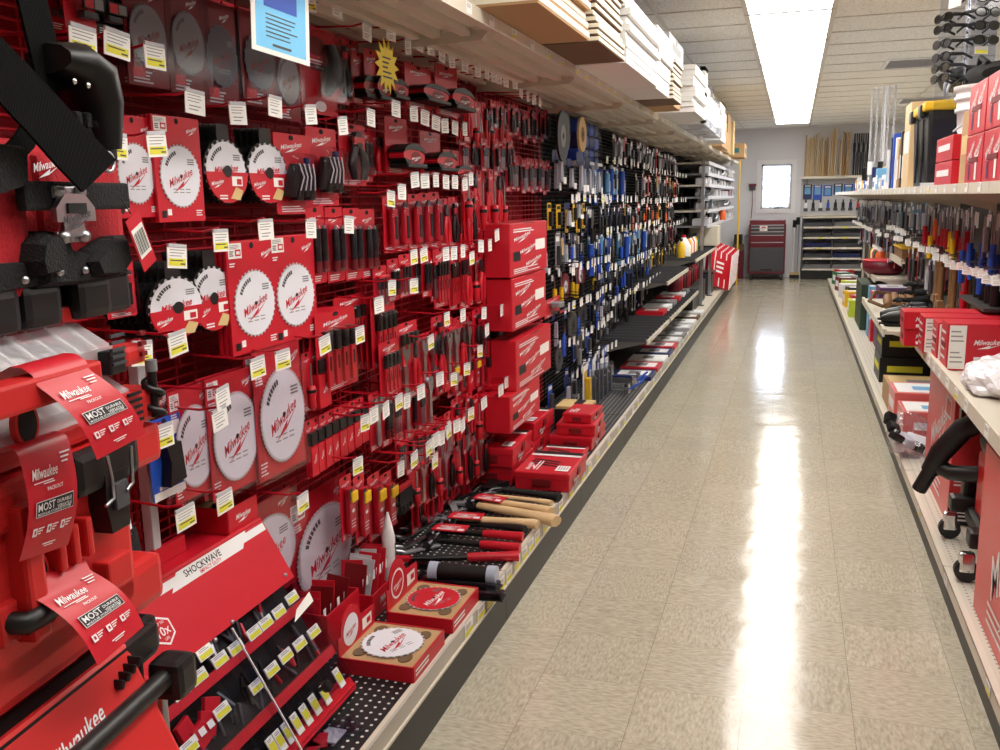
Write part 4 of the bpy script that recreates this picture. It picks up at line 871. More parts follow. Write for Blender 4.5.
# ---- tool bag
def bag():
    t = thing('tool_bag', 'red and black fabric tool bag with wide strap and steel buckle on the organiser', 'tool bag', base(1.322)-NS*.05, RZS)
    def q(px, py, d=0.): x, z = S(px, py, d-.05); return x, z-1.322
    W = .46; xr = q(126, 225)[0]
    m = MB(); m.box((xr-W/2, .15, .135), (W, .3, .19), 'red_fabric', bev=.03); m.box((xr-.1, .012, .15), (.17, .05, .13), 'red_fabric', bev=.022); m.box((xr-.32, .0, .12), (.2, .05, .16), 'red_fabric', bev=.022); m.build('body', t)
    b = MB(); b.box((xr-W/2, .15, .03), (W+.0, .3, .06), 'black', bev=.01)
    for x0, x1 in ((-40, 20), (22, 62), (77, 112)):
        xa, za = q(x0, 318 if x1 < 100 else 312, .02); xb = q(x1, 318, .02)[0]; b.box(((xa+xb)/2, -.006, .03), (xb-xa, .04, .054), 'black', bev=.012)
    b.build('moulded_base', t, label='black moulded base'); xa, za = q(70, 312, .01); MB().box((xa, -.004, .012), (.03, .012, .02), 'red_plastic', bev=.004).build('foot_clip', t, label='red foot clip')
    def pk(P, d, th=.03):
        PP = [q(px, py, d) for px, py in P]; o = MB(); n = len(PP)
        cx = sum(p[0] for p in PP)/n; cz = sum(p[1] for p in PP)/n
        o.prism(PP, -d+.0, -d+th, 'black_fabric'); o.add([(x, -d, z) for x, z in PP]+[(cx+(x-cx)*.86, -d-.012, cz+(z-cz)*.86) for x, z in PP], [(i, (i+1) % n, n+(i+1) % n, n+i) for i in range(n)]+[tuple(range(n, 2*n))], 'black_fabric'); return o.build('pocket', t)
    pk([(-40, 262), (0, 262), (34, 260), (36, 286), (0, 292), (-40, 300)], .02); pk([(34, 258), (38, 240), (48, 231), (58, 236), (62, 250), (86, 256), (100, 244), (112, 236), (124, 235), (126, 276), (80, 284), (36, 288)], .03)
    pk([(34, 262), (36, 244), (46, 233), (57, 238), (61, 258), (58, 272), (38, 276)], .045, .02); pk([(88, 262), (98, 250), (110, 240), (122, 238), (126, 262), (118, 274), (94, 276)], .045, .02)
    pk([(-20, 200), (-16, 142), (20, 146), (22, 186), (6, 192)], .04, .03)
    for px, py in ((88, 270), (63, 272), (28, 280)):
        x, z = q(px, py, .05); MB().lathe([(.005, 0), (.004, -.003), (.001, -.004)], 'steel', (x, -.046, z), 10, 'y').build('rivet', t)
    s = MB(); xa, za = q(18, 196, .04); xb, zb = q(124, 196, .04); s.box(((xa+xb)/2, -.042, (za+zb)/2), (abs(xb-xa), .014, .034), 'black_fabric', bev=.004)
    s.build('belt', t)
    k = MB(); ax, az = q(60, 192, .055); bx, bz = q(86, 236, .055); cx = (ax+bx)/2; H = az-bz
    for zz, ww in ((az, .042), (bz, .042)):
        for sx in (-1, 1): k.lathe([(.008, 0), (.007, -.006), (.002, -.008)], 'steel', (cx+sx*ww*.45, -.052, zz), 12, 'y')
        k.box((cx, -.048, zz), (ww+.012, .006, .014), 'steel', bev=.002)
    k.prism([(cx-.018, az-.002), (cx+.018, az-.002), (cx+.036, az-H*.35), (cx+.036, az-H*.66), (cx-.036, az-H*.66), (cx-.036, az-H*.35)], -.06, -.052, 'steel'); k.box((cx, -.061, az-H*.36), (.034, .003, .012), 'black_matte'); k.prism([(cx-.022, bz), (cx+.022, bz), (cx+.017, bz+H*.36), (cx-.017, bz+H*.36)], -.056, -.05, 'steel'); k.logo(cx, az-H*.54, -.0606, .052, 'grey_dark', .2)
    k.build('buckle', t, label='brushed steel buckle plate')
    lg = MB(); x, z = q(56, 164, .03); lg.logo(x, z, -.018, .05, 'white', .2); lg.build('lettering', t)
    # top frame: black tubular handle under a leather hood, webbing straps
    fr = MB(); pts = [q(-60, 160), q(-20, 110), q(30, 72), q(52, 66), q(76, 80), q(92, 118), q(98, 165)]
    fr.tube([(x, .06, z) for x, z in pts], .017, 'black', 12); fr.build('frame_handle', t, label='black tubular frame handle')
    hd = MB(); pts = [q(48, 58), q(66, 62), q(80, 74), q(92, 104), q(98, 150)]
    hd.tube([(x, .0, z) for x, z in pts], [.018, .026, .028, .024, .018], 'black', 10, flat=(1., 1.9)); hd.build('handle_hood', t, label='black leather hood on the handle')
    for px, py in ((60, 82), (74, 86)):
        x, z = q(px, py, .03); MB().lathe([(.004, 0), (.003, -.002), (.0005, -.003)], 'chrome', (x, -.05, z), 10, 'y').build('rivet', t)
    def strap(P, w, name, d=.05):
        m = MB(); V = []
        n = len(P)
        for i, (px, py) in enumerate(P):
            dx = P[min(i+1, n-1)][0]-P[max(i-1, 0)][0]; dy = P[min(i+1, n-1)][1]-P[max(i-1, 0)][1]; L = math.hypot(dx, dy)
            for sg in (-1, 1):
                x, z = q(px-dy/L*w/2*sg, py+dx/L*w/2*sg, d)
                V += [(x, -d-.004, z), (x, -d, z)]
        Fc = []
        for i in range(n-1):
            a, b = 4*i, 4*i+4; Fc += [(a, a+2, b+2, b), (a+1, b+1, b+3, a+3), (a, b, b+1, a+1), (a+2, a+3, b+3, b+2)]
        Fc += [(0, 1, 3, 2), (4*n-4, 4*n-2, 4*n-1, 4*n-3)]; m.add(V, Fc, 'webbing'); return m.build(name, t, label='wide black webbing strap')
    strap([(-40, 32), (0, 72), (40, 114), (70, 148), (97, 176)], 46, 'shoulder_strap', .075); strap([(22, -40), (30, 0), (42, 50), (52, 92)], 28, 'shoulder_strap', -.01); strap([(-20, 175), (0, 165), (22, 142), (40, 110)], 22, 'side_strap', .03)
    x, z = q(108, 162, .05); r = MB().tube([(x+.012*math.cos(a), -.05, z+.012*math.sin(a)) for a in [i*PI/8 for i in range(16)]], .0028, 'steel', 6, closed=True); r.build('ring', t)
    z0 = q(118, 130, .03); zp = MB().box((z0[0]-.03, .02, z0[1]-.02), (.12, .06, .05), 'black_fabric', bev=.012)
    for i in range(5): zp.box((z0[0]-.06+.02*i, -.008, z0[1]+.01), (.012, .02, .02), 'black_fabric', bev=.004)
    zp.build('tool_loops', t)
    return t
def webbing():
    m = mat('webbing', (10, 10, 11), .95, spec=.15); N, L = m.node_tree.nodes, m.node_tree.links; w = N.new('ShaderNodeTexWave'); t = N.new('ShaderNodeTexCoord'); u = N.new('ShaderNodeBump')
    w.inputs['Scale'].default_value = 130; L.new(t.outputs['Object'], w.inputs[0]); L.new(w.outputs[1], u.inputs['Height']); u.inputs['Strength'].default_value = .5; u.inputs['Distance'].default_value = .004; L.new(u.outputs[0], N['Principled BSDF'].inputs['Normal'])
webbing(); bag()
x, z = S(131, 214, .02)
def bartag():
    t = thing('barcode_tag', 'barcode tag hanging at the end of the tool bag', 'tag', base(z)+US*x+NS*.02, RZS); m = MB(); m.M = Matrix.Rotation(-.45, 4, 'Y')
    m.box((0, 0, -.04), (.034, .001, .075), 'red'); m.panel(-.014, .014, -.06, -.018, -.001, 'paper')
    for i in range(9): m.panel(-.012+.0028*i, -.012+.0028*i+.0008*(1+i % 2), -.055, -.024, -.0014, 'black')
    m.build('printed_card', t); MB().tube([(0, 0, .0), (-.012, .004, .02)], .001, 'black', 4).build('string', t)
bartag()
hang('knife_red', 106, 136, 262, 318, -1.2, 'red card pack hanging just past the tool bag base')
# ------------------------------------------------------------------ goods on the base deck of the red section
# ---- sloped bit display with clear bins
def bit_display():
    o = Vector((-1.05, 2.0, .222)); tilt = math.atan2(.23, .4); W = .72; H = .50
    t = thing('bit_display', 'red sloped countertop display of driver bits in clear bins', 'display case', o, FACE_R)
    nrm = Vector((math.cos(tilt), 0, math.sin(tilt))); up = Vector((-math.sin(tilt), 0, math.cos(tilt)))
    def T(px, py):
        r = _r2*((px-500)/F)-_u2*((py-375)/F)+_f; p = CAMP+r*((o-CAMP).dot(nrm)/r.dot(nrm)); return p.y-o.y, (p-o).dot(up)
    RM = Matrix.Rotation(-tilt, 4, 'X')
    def sl(): m = MB(); m.M = RM; return m
    sh = MB()
    ZT = math.cos(tilt)*H; prof = [(0, 0), (.36, 0), (.36, ZT), (math.sin(tilt)*H+.02, ZT)]
    for x in (-W+.003,): sh.prism(prof, x-.003, x+.003, 'red', 'x')
    sh.box((-W/2, .18, .004), (W, .36, .008), 'red').box((-W/2, .18, -.014), (W, .35, .026), 'black').box((-W/2, .357, ZT/2), (W, .006, ZT), 'red_dark').box((-W/2, (math.sin(tilt)*H+.36)/2, ZT), (W, .36-math.sin(tilt)*H, .006), 'red')
    sh.build('case', t)
    hs0, hs1 = T(290, 580)[1], H+.01; hd = sl(); hd.box((-W/2, .012, (hs0+hs1)/2), (W, .024, hs1-hs0), 'red')
    st = hs1-.028; hd.panel(-W*.82, -.005, st-.008, st+.012, -.0008, 'white'); 
    hd.add([(-.4, -.0012, st-.018), (-.12, -.0012, st-.018), (-.08, -.0012, st+.018), (-.36, -.0012, st+.018)], [(0, 1, 2, 3)], 'white'); hd.text('SHOCKWAVE', -.27, st+.005, -.0018, 'black', .016); hd.text('IMPACT DUTY', -.25, st-.01, -.0018, 'red', .009)
    hx, hz = T(163, 631); P = ring(hx, hz, .034, 6, PI/6, 2*PI+PI/6); Q = ring(hx, hz, .029, 6, PI/6, 2*PI+PI/6)
    hd.add([(a, -.001, b) for a, b in P], [tuple(range(6))], 'white'); hd.add([(a, -.0014, b) for a, b in Q], [tuple(range(6))], 'red'); hd.text('10x', hx, hz, -.0018, 'white', .02); hd.text('LIFE', hx, hz-.018, -.0018, 'white', .006); hd.text('UP TO', hx, hz+.018, -.0018, 'white', .006)
    for px, py in ((215, 640), (285, 575), (232, 622)):
        x, z = T(px, py); hd.lathe([(.006, 0), (.005, -.004), (.001, -.005)], 'steel', (x, 0, z), 8, 'y')
    hd.build('header', t, label='red sloped header reading SHOCKWAVE')
    rows = [(.29, .37), (.15, .275), (.02, .135)]; c = R
    rails = [hs0-.07, hs0-.215, .012]; tops = [hs0-.004, hs0-.085, hs0-.232]
    for k in range(3):
        b = sl(); z0, z1 = rails[k], tops[k]
        b.box((-W/2, .042, (z0+z1)/2), (W-.01, .004, z1-z0), 'black'); b.box((-W/2, .006, z0), (W-.006, .012, .024 if k < 2 else .034), 'red')
        n = (7, 8, 14)[k]
        for i in range(n+1): b.box((-W+.006+(W-.012)*i/n, .026, (z0+z1)/2+.008), (.002, .045, (z1-z0)*.86), 'clear')
        b.build('bin_tray', t)
        for i in range(n):
            x = -W+.006+(W-.012)*(i+.5)/n; w = (W-.012)/n
            if k < 2 and R.random() < .8:
                m = sl()
                for q in range(5): a = R.uniform(-.5, .5); m.box((x+R.uniform(-.3, .3)*w, .03+R.uniform(-.01, .01), z0+.03+R.random()*(z1-z0)*.45), (.008, .008, .05), R.choice(['grey_dark', 'black', 'steel_dark', 'red', 'steel']), rot=(R.uniform(-.3, .3), a, 0), bev=.002)
                m.build('driver_bit', t)
            elif k == 2 and R.random() < .75:
                m = sl(); m.cyl((x, .03, z0+.03), (x, .03, z1-.03), .005, 'steel_dark', n=8); m.cyl((x, .03, z0+.03), (x, .03, z0+.05), .008, 'black', n=8); m.build('driver_bit', t)
    tags = [(253, 633), (265, 623), (278, 612), (291, 598), (204, 653), (219, 660), (235, 648), (180, 692), (198, 677), (256, 686), (271, 670), (285, 656), (299, 644), (313, 632), (221, 711), (279, 741), (287, 733), (296, 724), (305, 715), (314, 705), (324, 695), (338, 678), (188, 748), (272, 748)]
    for i, (px, py) in enumerate(tags):
        x, z = T(px, py); lo = i in (15, 16, 17, 18, 19, 20, 21, 23)
        m = sl(); m.box((x, -.003, z), (.05, .003, .026) if not lo else (.026, .003, .05), 'tag_paper'); m.panel(x-.022 if not lo else x-.011, x+.022 if not lo else x+.011, z-.011, z+.001 if not lo else z+.012, -.0048, 'yellow_tag'); m.lines(x-.018 if not lo else x-.009, x+.018 if not lo else x+.009, z+.011 if not lo else z+.021, 2, .004, .0018, -.005, 'print_grey'); m.build('price_label', t)
    cv = sl(); x0 = T(228, 640)[0]; 
    cv.box((-.003, .02, hs0*.5), (.004, .05, hs0), 'clear'); cv.box((x0, -.012, hs0*.5), (.004, .03, hs0), 'clear'); cv.panel(x0, -.003, .04, hs0*.98, -.026, 'clear'); cv.panel(-W+.01, x0, .04, hs0*.98, -.03, 'clear'); cv.box((x0, -.027, hs0*.5), (.003, .004, hs0*.98), 'white'); cv.build('clear_cover', t)
    kx, kz = T(312, 693); kb = sl(); kb.lathe([(.006, 0), (.006, -.02), (.014, -.022), (.015, -.034), (.01, -.04)], 'black', (kx, -.02, kz), 12, 'y'); kb.build('knob', t, label='round black knob')
    sx, sz = T(290, 618); sl().quad([(sx-.03, -.03, sz-.01), (sx+.05, -.05, sz+.005), (sx+.06, -.045, sz+.03), (sx, -.03, sz+.012)], 'paper').build('loose_slip', t, label='loose white paper slip')
    rz = T(205, 728); m = sl()
    for k in range(4): m.box((rz[0]-.04+.03*k, .01, rz[1]+R.uniform(-.02, .03)), (.045, .012, .05), 'red', rot=(.2, R.uniform(-.6, .6), 0), bev=.002).panel(rz[0]-.05+.03*k, rz[0]-.03+.03*k, rz[1]-.01, rz[1]+.006, .0, 'white')
    m.build('bit_packet', t, label='small red packets in the lowest bin')
bit_display()
# ---- open red carton of gloves behind the display
def open_tray(name, look, cat, loc, rz, w, d, h, mt, inner, fill, word=True):
    t = thing(name, look, cat, loc, rz); b = MB()
    for c, s in (((0, -d/2, h/2), (w, .004, h)), ((0, d/2, h/2), (w, .004, h)), ((-w/2, 0, h/2), (.004, d, h)), ((w/2, 0, h/2), (.004, d, h))): b.box(c, s, mt)
    b.box((0, 0, .003), (w, d, .005), inner)
    for c, s in (((0, d/2-.003, h/2), (w-.01, .002, h-.004)), ((-w/2+.003, 0, h/2), (.002, d-.01, h-.004))): b.box(c, s, inner)
    if word:
        b.logo(0, h*.55, -d/2-.0028, w*.5, 'white', .0)
        m2 = MB(); m2.M = Matrix.Rotation(PI/2, 4, 'Z'); m2.logo(0, h*.55, -w/2-.0028, d*.4, 'white', 0); off = len(b.v); b.v += m2.v; k = b.mid('white'); b.f += [tuple(off+i for i in q) for q in m2.f]; b.mi += [k]*len(m2.f); b.sm += m2.sm
    b.build('tray', t)
    if fill: fill(t)
    return t
def gloves(t):
    for i in range(3):
        m = MB(); z = .045+.01*i; m.M = Matrix.Scale(.42, 4) @ Matrix.Translation((-.04, 0, .04))
        m.tube([(-.09+.03*i, -.06+.03*i, z), (-.02+.02*i, -.0+.02*i, z+.02), (.06, .04, z)], [.03, .036, .026], 'black_fabric', 8, flat=(.5, 1)); 
        for k in range(4): m.tube([(.04, .0+.02*k+.01*i, z+.006), (.1, -.01+.025*k, z), (.13-.01*k, -.02+.03*k, z-.01)], [.012, .012, .008], 'black_fabric', 6)
        m.build('glove', t)
open_tray('glove_carton', 'open red carton of black gloves above the bit display', 'carton', (-1.362, 1.935, .66), FACE_R, .13, .1, .065, 'red', 'kraft', gloves)
p = at(167, 553, 0, -1.12); t = thing('black_glove', 'single black glove standing between the red chest and the glove carton', 'glove', (p.x-.16, p.y+.08, .66), FACE_R); MB().tube([(0, 0, 0), (.0, .0, .1), (.005, 0, .16)], [.03, .036, .022], 'black_fabric', 10, flat=(.6, 1)).build('palm', t); MB().tube([(.0, 0, .15), (.004, 0, .18)], [.014, .008], 'white', 8).build('fingertip', t, label='white fingertip')
MB().box((0, 0, .02), (.11, .012, .04), 'red').build('printed_panel', thing('red_carton', 'flat red carton edge leaning behind the chest, before the glove carton', 'carton', (-1.36, 1.70, .66), FACE_R))
# ---- two cardboard blade trays with upright backs
def blade_box(look, x0, x1, y0, y1, face, mark, tall):
    t = thing('blade_display_box', look, 'display box', ((x0+x1)/2, (y0+y1)/2, ZD+.002), FACE_R); w, d, h = y1-y0, x1-x0, .045
    b = MB()
    for c, s in (((0, -d/2, h/2), (w, .005, h)), ((0, d/2, h/2), (w, .005, h)), ((-w/2, 0, h/2), (.005, d, h)), ((w/2, 0, h/2), (.005, d, h))): b.box(c, s, 'red')
    b.lines(-w*.45, w*.1, h*.7, 2, .012, .006, -d/2-.003, 'white'); b.box((0, 0, h-.004), (w-.006, d-.006, .004), 'kraft'); b.build('tray', t)
    for sx in (-1, 1):
        for sy in (-1, 1): nt = MB(); nt.prism([(sx*w*.3+.026*math.cos(a), sy*d*.31+.02*math.sin(a)) for a in [k*PI/7 for k in range(14)]], h-.001, h+.0006, 'brown', 'z'); nt.build('finger_notch', t, label='dark finger notch')
    m = MB(); m.M = Matrix.Translation((0, 0, h+.002)) @ Matrix.Rotation(-PI/2, 4, 'X') @ Matrix.Rotation(.5, 4, 'Y')
    blade(m, 0, 0, min(w, d)*.42, 28, 0, face=face, mark=mark, depth=.07); m.build('blade', t)
    k = MB(); hh = tall; top = [(w/2*.98*math.cos(a)*.55-w*.16, hh*.6+hh*.42*math.sin(a)) for a in [i*PI/10 for i in range(11)]]
    k.prism([(-w/2, 0), (w/2, 0), (w/2, hh*.62)]+[(w*.16, hh*.66)]+top[1:]+[(-w/2, hh*.6)], d/2, d/2+.004, 'red')
    k.add([(a, d/2-.0012, c) for a, c in ring(-w*.17, hh*.58, w*.2, 24)], [tuple(range(24))], face if face != 'red' else 'white'); 
    if face == 'red': k.add([(a, d/2-.0016, c) for a, c in ring(-w*.17, hh*.58, w*.17, 24)], [tuple(range(24))], 'red')
    k.logo(-w*.17, hh*.58, d/2-.002, w*.26, 'white' if face == 'red' else 'red', .2); k.panel(w*.14, w*.4, hh*.34, hh*.56, d/2-.0012, 'paper'); k.panel(w*.26, w*.37, hh*.4, hh*.5, d/2-.0016, 'red'); k.lines(-w*.4, w*.3, hh*.16, 2, .012, .005, d/2-.0012, 'white'); k.panel(w*.08, w*.24, hh*.02, hh*.24, d/2-.0014, 'tan')
    k.build('back_card', t); return t
blade_box('open cardboard tray with white saw blade, next to the bit display', -1.15, -.93, 2.1, 2.33, 'blade_white', 'red', .16)
blade_box('open cardboard tray with red faced saw blade, behind the white blade tray', -1.14, -.93, 2.4, 2.64, 'red', 'white', .18)
# small clear packs at the deck's front
CLP = None
for i, (px, py, cl) in enumerate(((332, 737, 'grey_light'), (318, 742, 'red'), (345, 728, 'clear'), (306, 748, 'red'))):
    p = at(px, py, 2, ZD+.002); t = thing('small_clear_pack', ['clear pack of grey parts on the bare deck, next to the bit display', 'small red pack on the deck in front of the bit display', 'empty looking clear pack on the deck by the blade tray', 'red pack tucked lowest under the bit display'][i], 'pack', p, .4*i); MB().box((0, 0, .004), (.05, .06, .005), cl, bev=.002).build('insert', t); MB().box((0, 0, .006), (.075, .09, .01), 'clear', bev=.004).build('pouch', t)
# red trays of small packets under the low clamshells
def packets(n, mt='red'):
    def f(t):
        for i in range(n):
            m = MB().box((-.085+.17*i/max(1, n-1), .02*(i % 2), .1), (.004, .075, .13), R.choice(['red', 'red', 'grey_light', 'red_dark']), rot=(R.uniform(-.1, .1), .25, 0)); m.panel(-.085+.17*i/max(1, n-1)-.004, -.085+.17*i/max(1, n-1)+.012, .09, .12, -.03, 'white'); m.build('packet', t)
    return f
open_tray('packet_tray', 'red tray of upright packets below the low clamshell blade', 'tray', (-1.285, 2.26, ZD+.002), FACE_R, .2, .14, .13, 'red', 'red_dark', packets(5), False)
open_tray('packet_tray', 'red tray of packets between the blade trays and the wall', 'tray', (-1.27, 2.53, ZD+.002), FACE_R, .22, .14, .08, 'red', 'red_dark', packets(8), True)
p = at(390, 575, 0, -1.24); t = thing('sealant_tube', 'white squeeze tube standing among the red packets', 'tube', (p.x, p.y, ZD+.04), FACE_R+.2); m = MB().lathe([(.02, 0), (.022, .02), (.022, .15), (.012, .2), (.003, .235)], 'white', n=14); m.panel(-.006, .006, .07, .13, -.0225, 'grey_dark'); m.build('body', t); MB().cyl((0, 0, -.036), (0, 0, 0), .014, 'grey_light').build('cap', t)
# ---- hammers, axes and bars lying across the deck
def lay(name, look, cat, px0, px1, z=ZD+.02, extra=0.):
    """thing whose local +x runs from its head to its grip end over the deck"""
    a, b = at(*px0, 2, z), at(*px1, 2, z); d = b-a; t = thing(name, look, cat, a, math.atan2(d.y, d.x)); return t, d.length
def hammer(look, p0, p1, grip='red', shaft='black', head='steel_dark', z=ZD+.02, kind='claw', r=.0175, cardy=False):
    t, L = lay('hammer' if kind != 'axe' else 'hatchet', look, 'hammer' if kind != 'axe' else 'hatchet', p0, p1, z)
    if shaft == grip: MB().tube([(.03, 0, 0), (L*.35, 0, .001), (L*.7, .008, 0), (L*.93, .0, 0), (L, -.006, 0)], [r*.75, r*.85, r*.9, r*1.2, r*1.1], grip, 10, flat=(.8, 1.15)).build('handle', t)
    else:
        MB().tube([(.02, 0, 0), (L*.5, 0, 0), (L*.62, 0, 0)], [r*.6, r*.7, r*.7], shaft, 10).build('shaft', t)
        MB().tube([(L*.55, 0, 0), (L*.6, 0, 0), (L*.75, .002, 0), (L*.94, 0, 0), (L, 0, 0)], [r*.8, r, r*.92, r*1.05, r*1.1], grip, 12).build('grip', t)
    m = MB()
    if kind == 'claw':
        m.box((0, .0, 0), (.03, .05, .028), head, bev=.005).cyl((0, -.02, 0), (0, -.06, 0), .014, head).cyl((0, -.06, 0), (0, -.068, 0), .017, head)
        m.tube([(0, .02, .006), (.006, .06, .006), (.03, .1, .004)], [.012, .01, .004], head, 6).tube([(0, .02, -.006), (.006, .06, -.006), (.03, .1, -.004)], [.012, .01, .004], head, 6)
    elif kind == 'axe': m.prism([(-.02, -.03), (.025, -.03), (.03, .03), (.06, .1), (-.045, .1), (-.02, .03)], -.012, .012, head, 'z')
    elif kind == 'bar': m.tube([(.01, 0, 0), (-.03, .0, 0), (-.05, .02, 0), (-.055, .05, 0)], [.009, .01, .01, .006], head, 8)
    elif kind == 'pry': m.prism([(.0, -.012), (.03, -.012), (.03, .012), (-.05, .02), (-.07, .0)], -.008, .008, head, 'z')
    m.build('head', t)
    if cardy:
        c = MB().box((.06, 0, .014), (L*.38, .075, .003), 'red'); c.M = Matrix.Translation((.06, 0, .0162)) @ Matrix.Rotation(-PI/2, 4, 'X'); c.logo(0, .01, 0, .08, 'white', .1); c.lines(-.05, .04, -.012, 2, .01, .005, 0, 'white'); c.panel(.035, .06, -.03, -.008, 0, 'white'); c.build('card_sleeve', t, label='red card sleeve')
    return t
hammer('black rubber mallet bar with red ends lying beside the grey cylinder', (404, 559), (519, 556), 'red', 'black', 'red', kind='pry')
hammer('red gripped hammer, second from the grey cylinder', (433, 540), (520, 548))
hammer('red gripped hammer with card, third from the grey cylinder', (436, 530), (523, 537), cardy=True, z=ZD+.025)
hammer('black gripped hammer between the red grips and the wooden handles', (450, 522), (526, 529), 'black', 'black', z=ZD+.02)
hammer('wooden handled hammer with red card and yellow sticker', (452, 518), (538, 524), 'wood', 'wood', 'steel_dark', z=ZD+.035, r=.019, cardy=True)
hammer('long wooden axe handle with a dark band, past the red card', (473, 504), (557, 521), 'wood', 'wood', kind='axe', r=.025, z=ZD+.026)
hammer('wooden handled hammer behind the long axe handle', (478, 499), (552, 511), 'wood', 'wood', z=ZD+.04, r=.018, cardy=True)
hammer('slim wooden handled hammer nearest the red tool cases', (486, 495), (552, 503), 'wood', 'wood', z=ZD+.03, r=.013)
hammer('black rubber handled hatchet lying against the red tool cases', (488, 488), (560, 497), 'black_matte', 'black_matte', 'black', kind='axe', r=.018)
t, L = lay('rubber_cylinder', 'black cylinder with pale end caps lying near the deck edge', 'cylinder', (430, 571), (497, 576), ZD+.035); MB().cyl((.03, 0, 0), (L-.03, 0, 0), .03, 'black', n=20).build('body', t)
for x in (0, L-.032): MB().cyl((x, 0, 0), (x+.032, 0, 0), .034, 'smoke_pale', n=20).build('end_cap', t, label='translucent pale end cap') if 'smoke_pale' in MATS else (mat('smoke_pale', (176, 186, 206), .35), MB().cyl((x, 0, 0), (x+.032, 0, 0), .034, 'smoke_pale', n=20).build('end_cap', t, label='translucent pale end cap'))
# flat long packs and steel tools near the wall
def longpack(look, p0, p1, w, mt, tool='steel', z=ZD+.008):
    t, L = lay('long_tool_pack', look, 'tool pack', p0, p1, z); MB().box((L/2, 0, -.003), (L, w, .003), mt).box((L*.2, 0, .0), (L*.3, w*.9, .004), 'red').build('card', t); MB().box((L*.55, 0, .006), (L*.8, w*.3, .012), tool, bev=.003).build('tool', t); MB().box((L/2, 0, .007), (L*.96, w*.86, .018), 'smoke_clear', bev=.005).build('blister', t)
longpack('long dark blister pack between the grey cylinder and the red blade tray', (418, 578), (500, 588), .07, 'black', 'grey'); longpack('long dark blister pack with red label nearest the red blade tray', (420, 590), (505, 597), .06, 'black', 'grey_dark'); longpack('long dark pack beside the black cylinder', (410, 563), (440, 566), .05, 'black')
for i, (p0, p1, nm) in enumerate((((407, 530), (448, 503), 'straight'), ((404, 538), (452, 511), 'straight'), ((402, 548), (432, 534), 'short'), ((428, 508), (474, 492), 'dark'), ((404, 553), (440, 545), 'grey'))):
    t, L = lay('pry_bar', ['bright straight steel bar along the wall side of the deck', 'second bright steel bar beside the first on the deck', 'short pale steel bar beside the red hammer heads', 'dark steel bar by the wooden handles', 'grey steel bar touching the red mallet bar'][i], 'steel bar', p0, p1, ZD+.008); MB().box((L/2, 0, 0), (L, .022, .008), ['chrome', 'steel', 'steel', 'steel_dark', 'grey'][i], bev=.002).build('blade', t); MB().tube([(0, 0, 0), (-.02, .0, .01), (-.035, .012, .016)], [.009, .009, .005], 'steel', 8).build('hook', t)
for i, (px, py) in enumerate(((460, 512), (452, 520), (470, 503), (440, 517))):
    p = at(px, py, 2, ZD+.006); t = thing('steel_square', f'grey steel square lying among the hammer heads, {nth(i)} along the wall side', 'square', p, .5+.6*i, 'steel squares'); MB().box((.06, 0, 0), (.16, .03, .006), 'steel_dark').build('blade', t); MB().box((-.02, .04, .004), (.03, .11, .014), 'grey', bev=.002).build('stock', t)
# ---- red tool cases
def toolcase(look, x0, x1, y0, y1, z0, h, rz=0., pict=True, flat=False):
    t = thing('tool_case', look, 'tool case', ((x0+x1)/2, (y0+y1)/2, z0), FACE_R+rz); w, d = y1-y0, x1-x0
    b = MB().box((0, 0, h/2), (w, d, h), 'red', bev=.006); b.box((0, 0, h*.8), (w+.006, d+.006, h*.36), 'red', bev=.006)
    tp = MB(); tp.M = Matrix.Translation((0, 0, h+.0016)) @ Matrix.Rotation(-PI/2, 4, 'X')
    if pict:
        for k in range(3): tp.box((-.06+.035*k, 0, .02), (.016, .0004, d*.55), 'black', rot=(0, .25, 0))
        tp.panel(w*.24, w*.32, -d*.48, d*.48, -.0003, 'white'); tp.panel(w*.34, w*.46, -d*.48, d*.48, -.0003, 'black'); tp.panel(-w*.4, -w*.18, -d*.44, -d*.2, -.0006, 'white'); tp.lines(-w*.36, -w*.2, -d*.24, 4, .012, .005, -.0009, 'print_grey')
    tp.logo(-w*.26, d*.32, -.0004, w*.3, 'white', .1); tp.lines(-w*.4, 0, d*.2, 2, .014, .006, -.0004, 'white')
    for q, f in ((tp, None),): off = len(b.v); b.v += q.v; ids = [b.mid(x) for x in q.mats]; b.f += [tuple(off+i for i in g) for g in q.f]; b.mi += [ids[i] for i in q.mi]; b.sm += q.sm
    b.panel(-w*.32, w*.02, h*.15, h*.42, -d/2-.0012, 'red_dark'); b.logo(-w*.1, h*.32, -d/2-.0016, w*.26, 'white', 0); b.build('shell', t)
    e = MB(); e.box((-w/2-.004, 0, h*.45), (.012, d*.34, h*.4), 'red_dark', bev=.004); e.build('handle', t); MB().box((0, -d/2-.003, h*.62), (.05, .008, h*.4), 'red_dark', bev=.003).build('latch', t); return t
toolcase('large red tool case with printed drills, at the deck edge past the wooden handles', -1.15, -.9, 3.8, 4.16, ZD+.002, .085)
toolcase('lower red tool case of the pair behind the black hatchet', -1.38, -1.175, 3.84, 4.2, ZD+.002, .085, pict=False); toolcase('upper red tool case of the pair behind the black hatchet', -1.38, -1.17, 3.82, 4.18, ZD+.09, .09, .03)
toolcase('red tool case at the wall, first under the tall red cartons', -1.4, -1.19, 4.24, 4.6, ZD+.002, .1, pict=False); toolcase('red tool case lying on the case under the tall cartons', -1.4, -1.18, 4.26, 4.62, ZD+.104, .09, -.02)
toolcase('lower red tool case of the far stack by the blue goods', -1.17, -.945, 4.5, 4.86, ZD+.002, .07, pict=False); toolcase('upper red tool case of the far stack by the blue goods', -1.14, -.94, 4.52, 4.82, ZD+.074, .06, .04, pict=False)
toolcase('top small red box of the far stack by the blue goods', -1.1, -.95, 4.54, 4.78, ZD+.136, .05, -.05, pict=False)
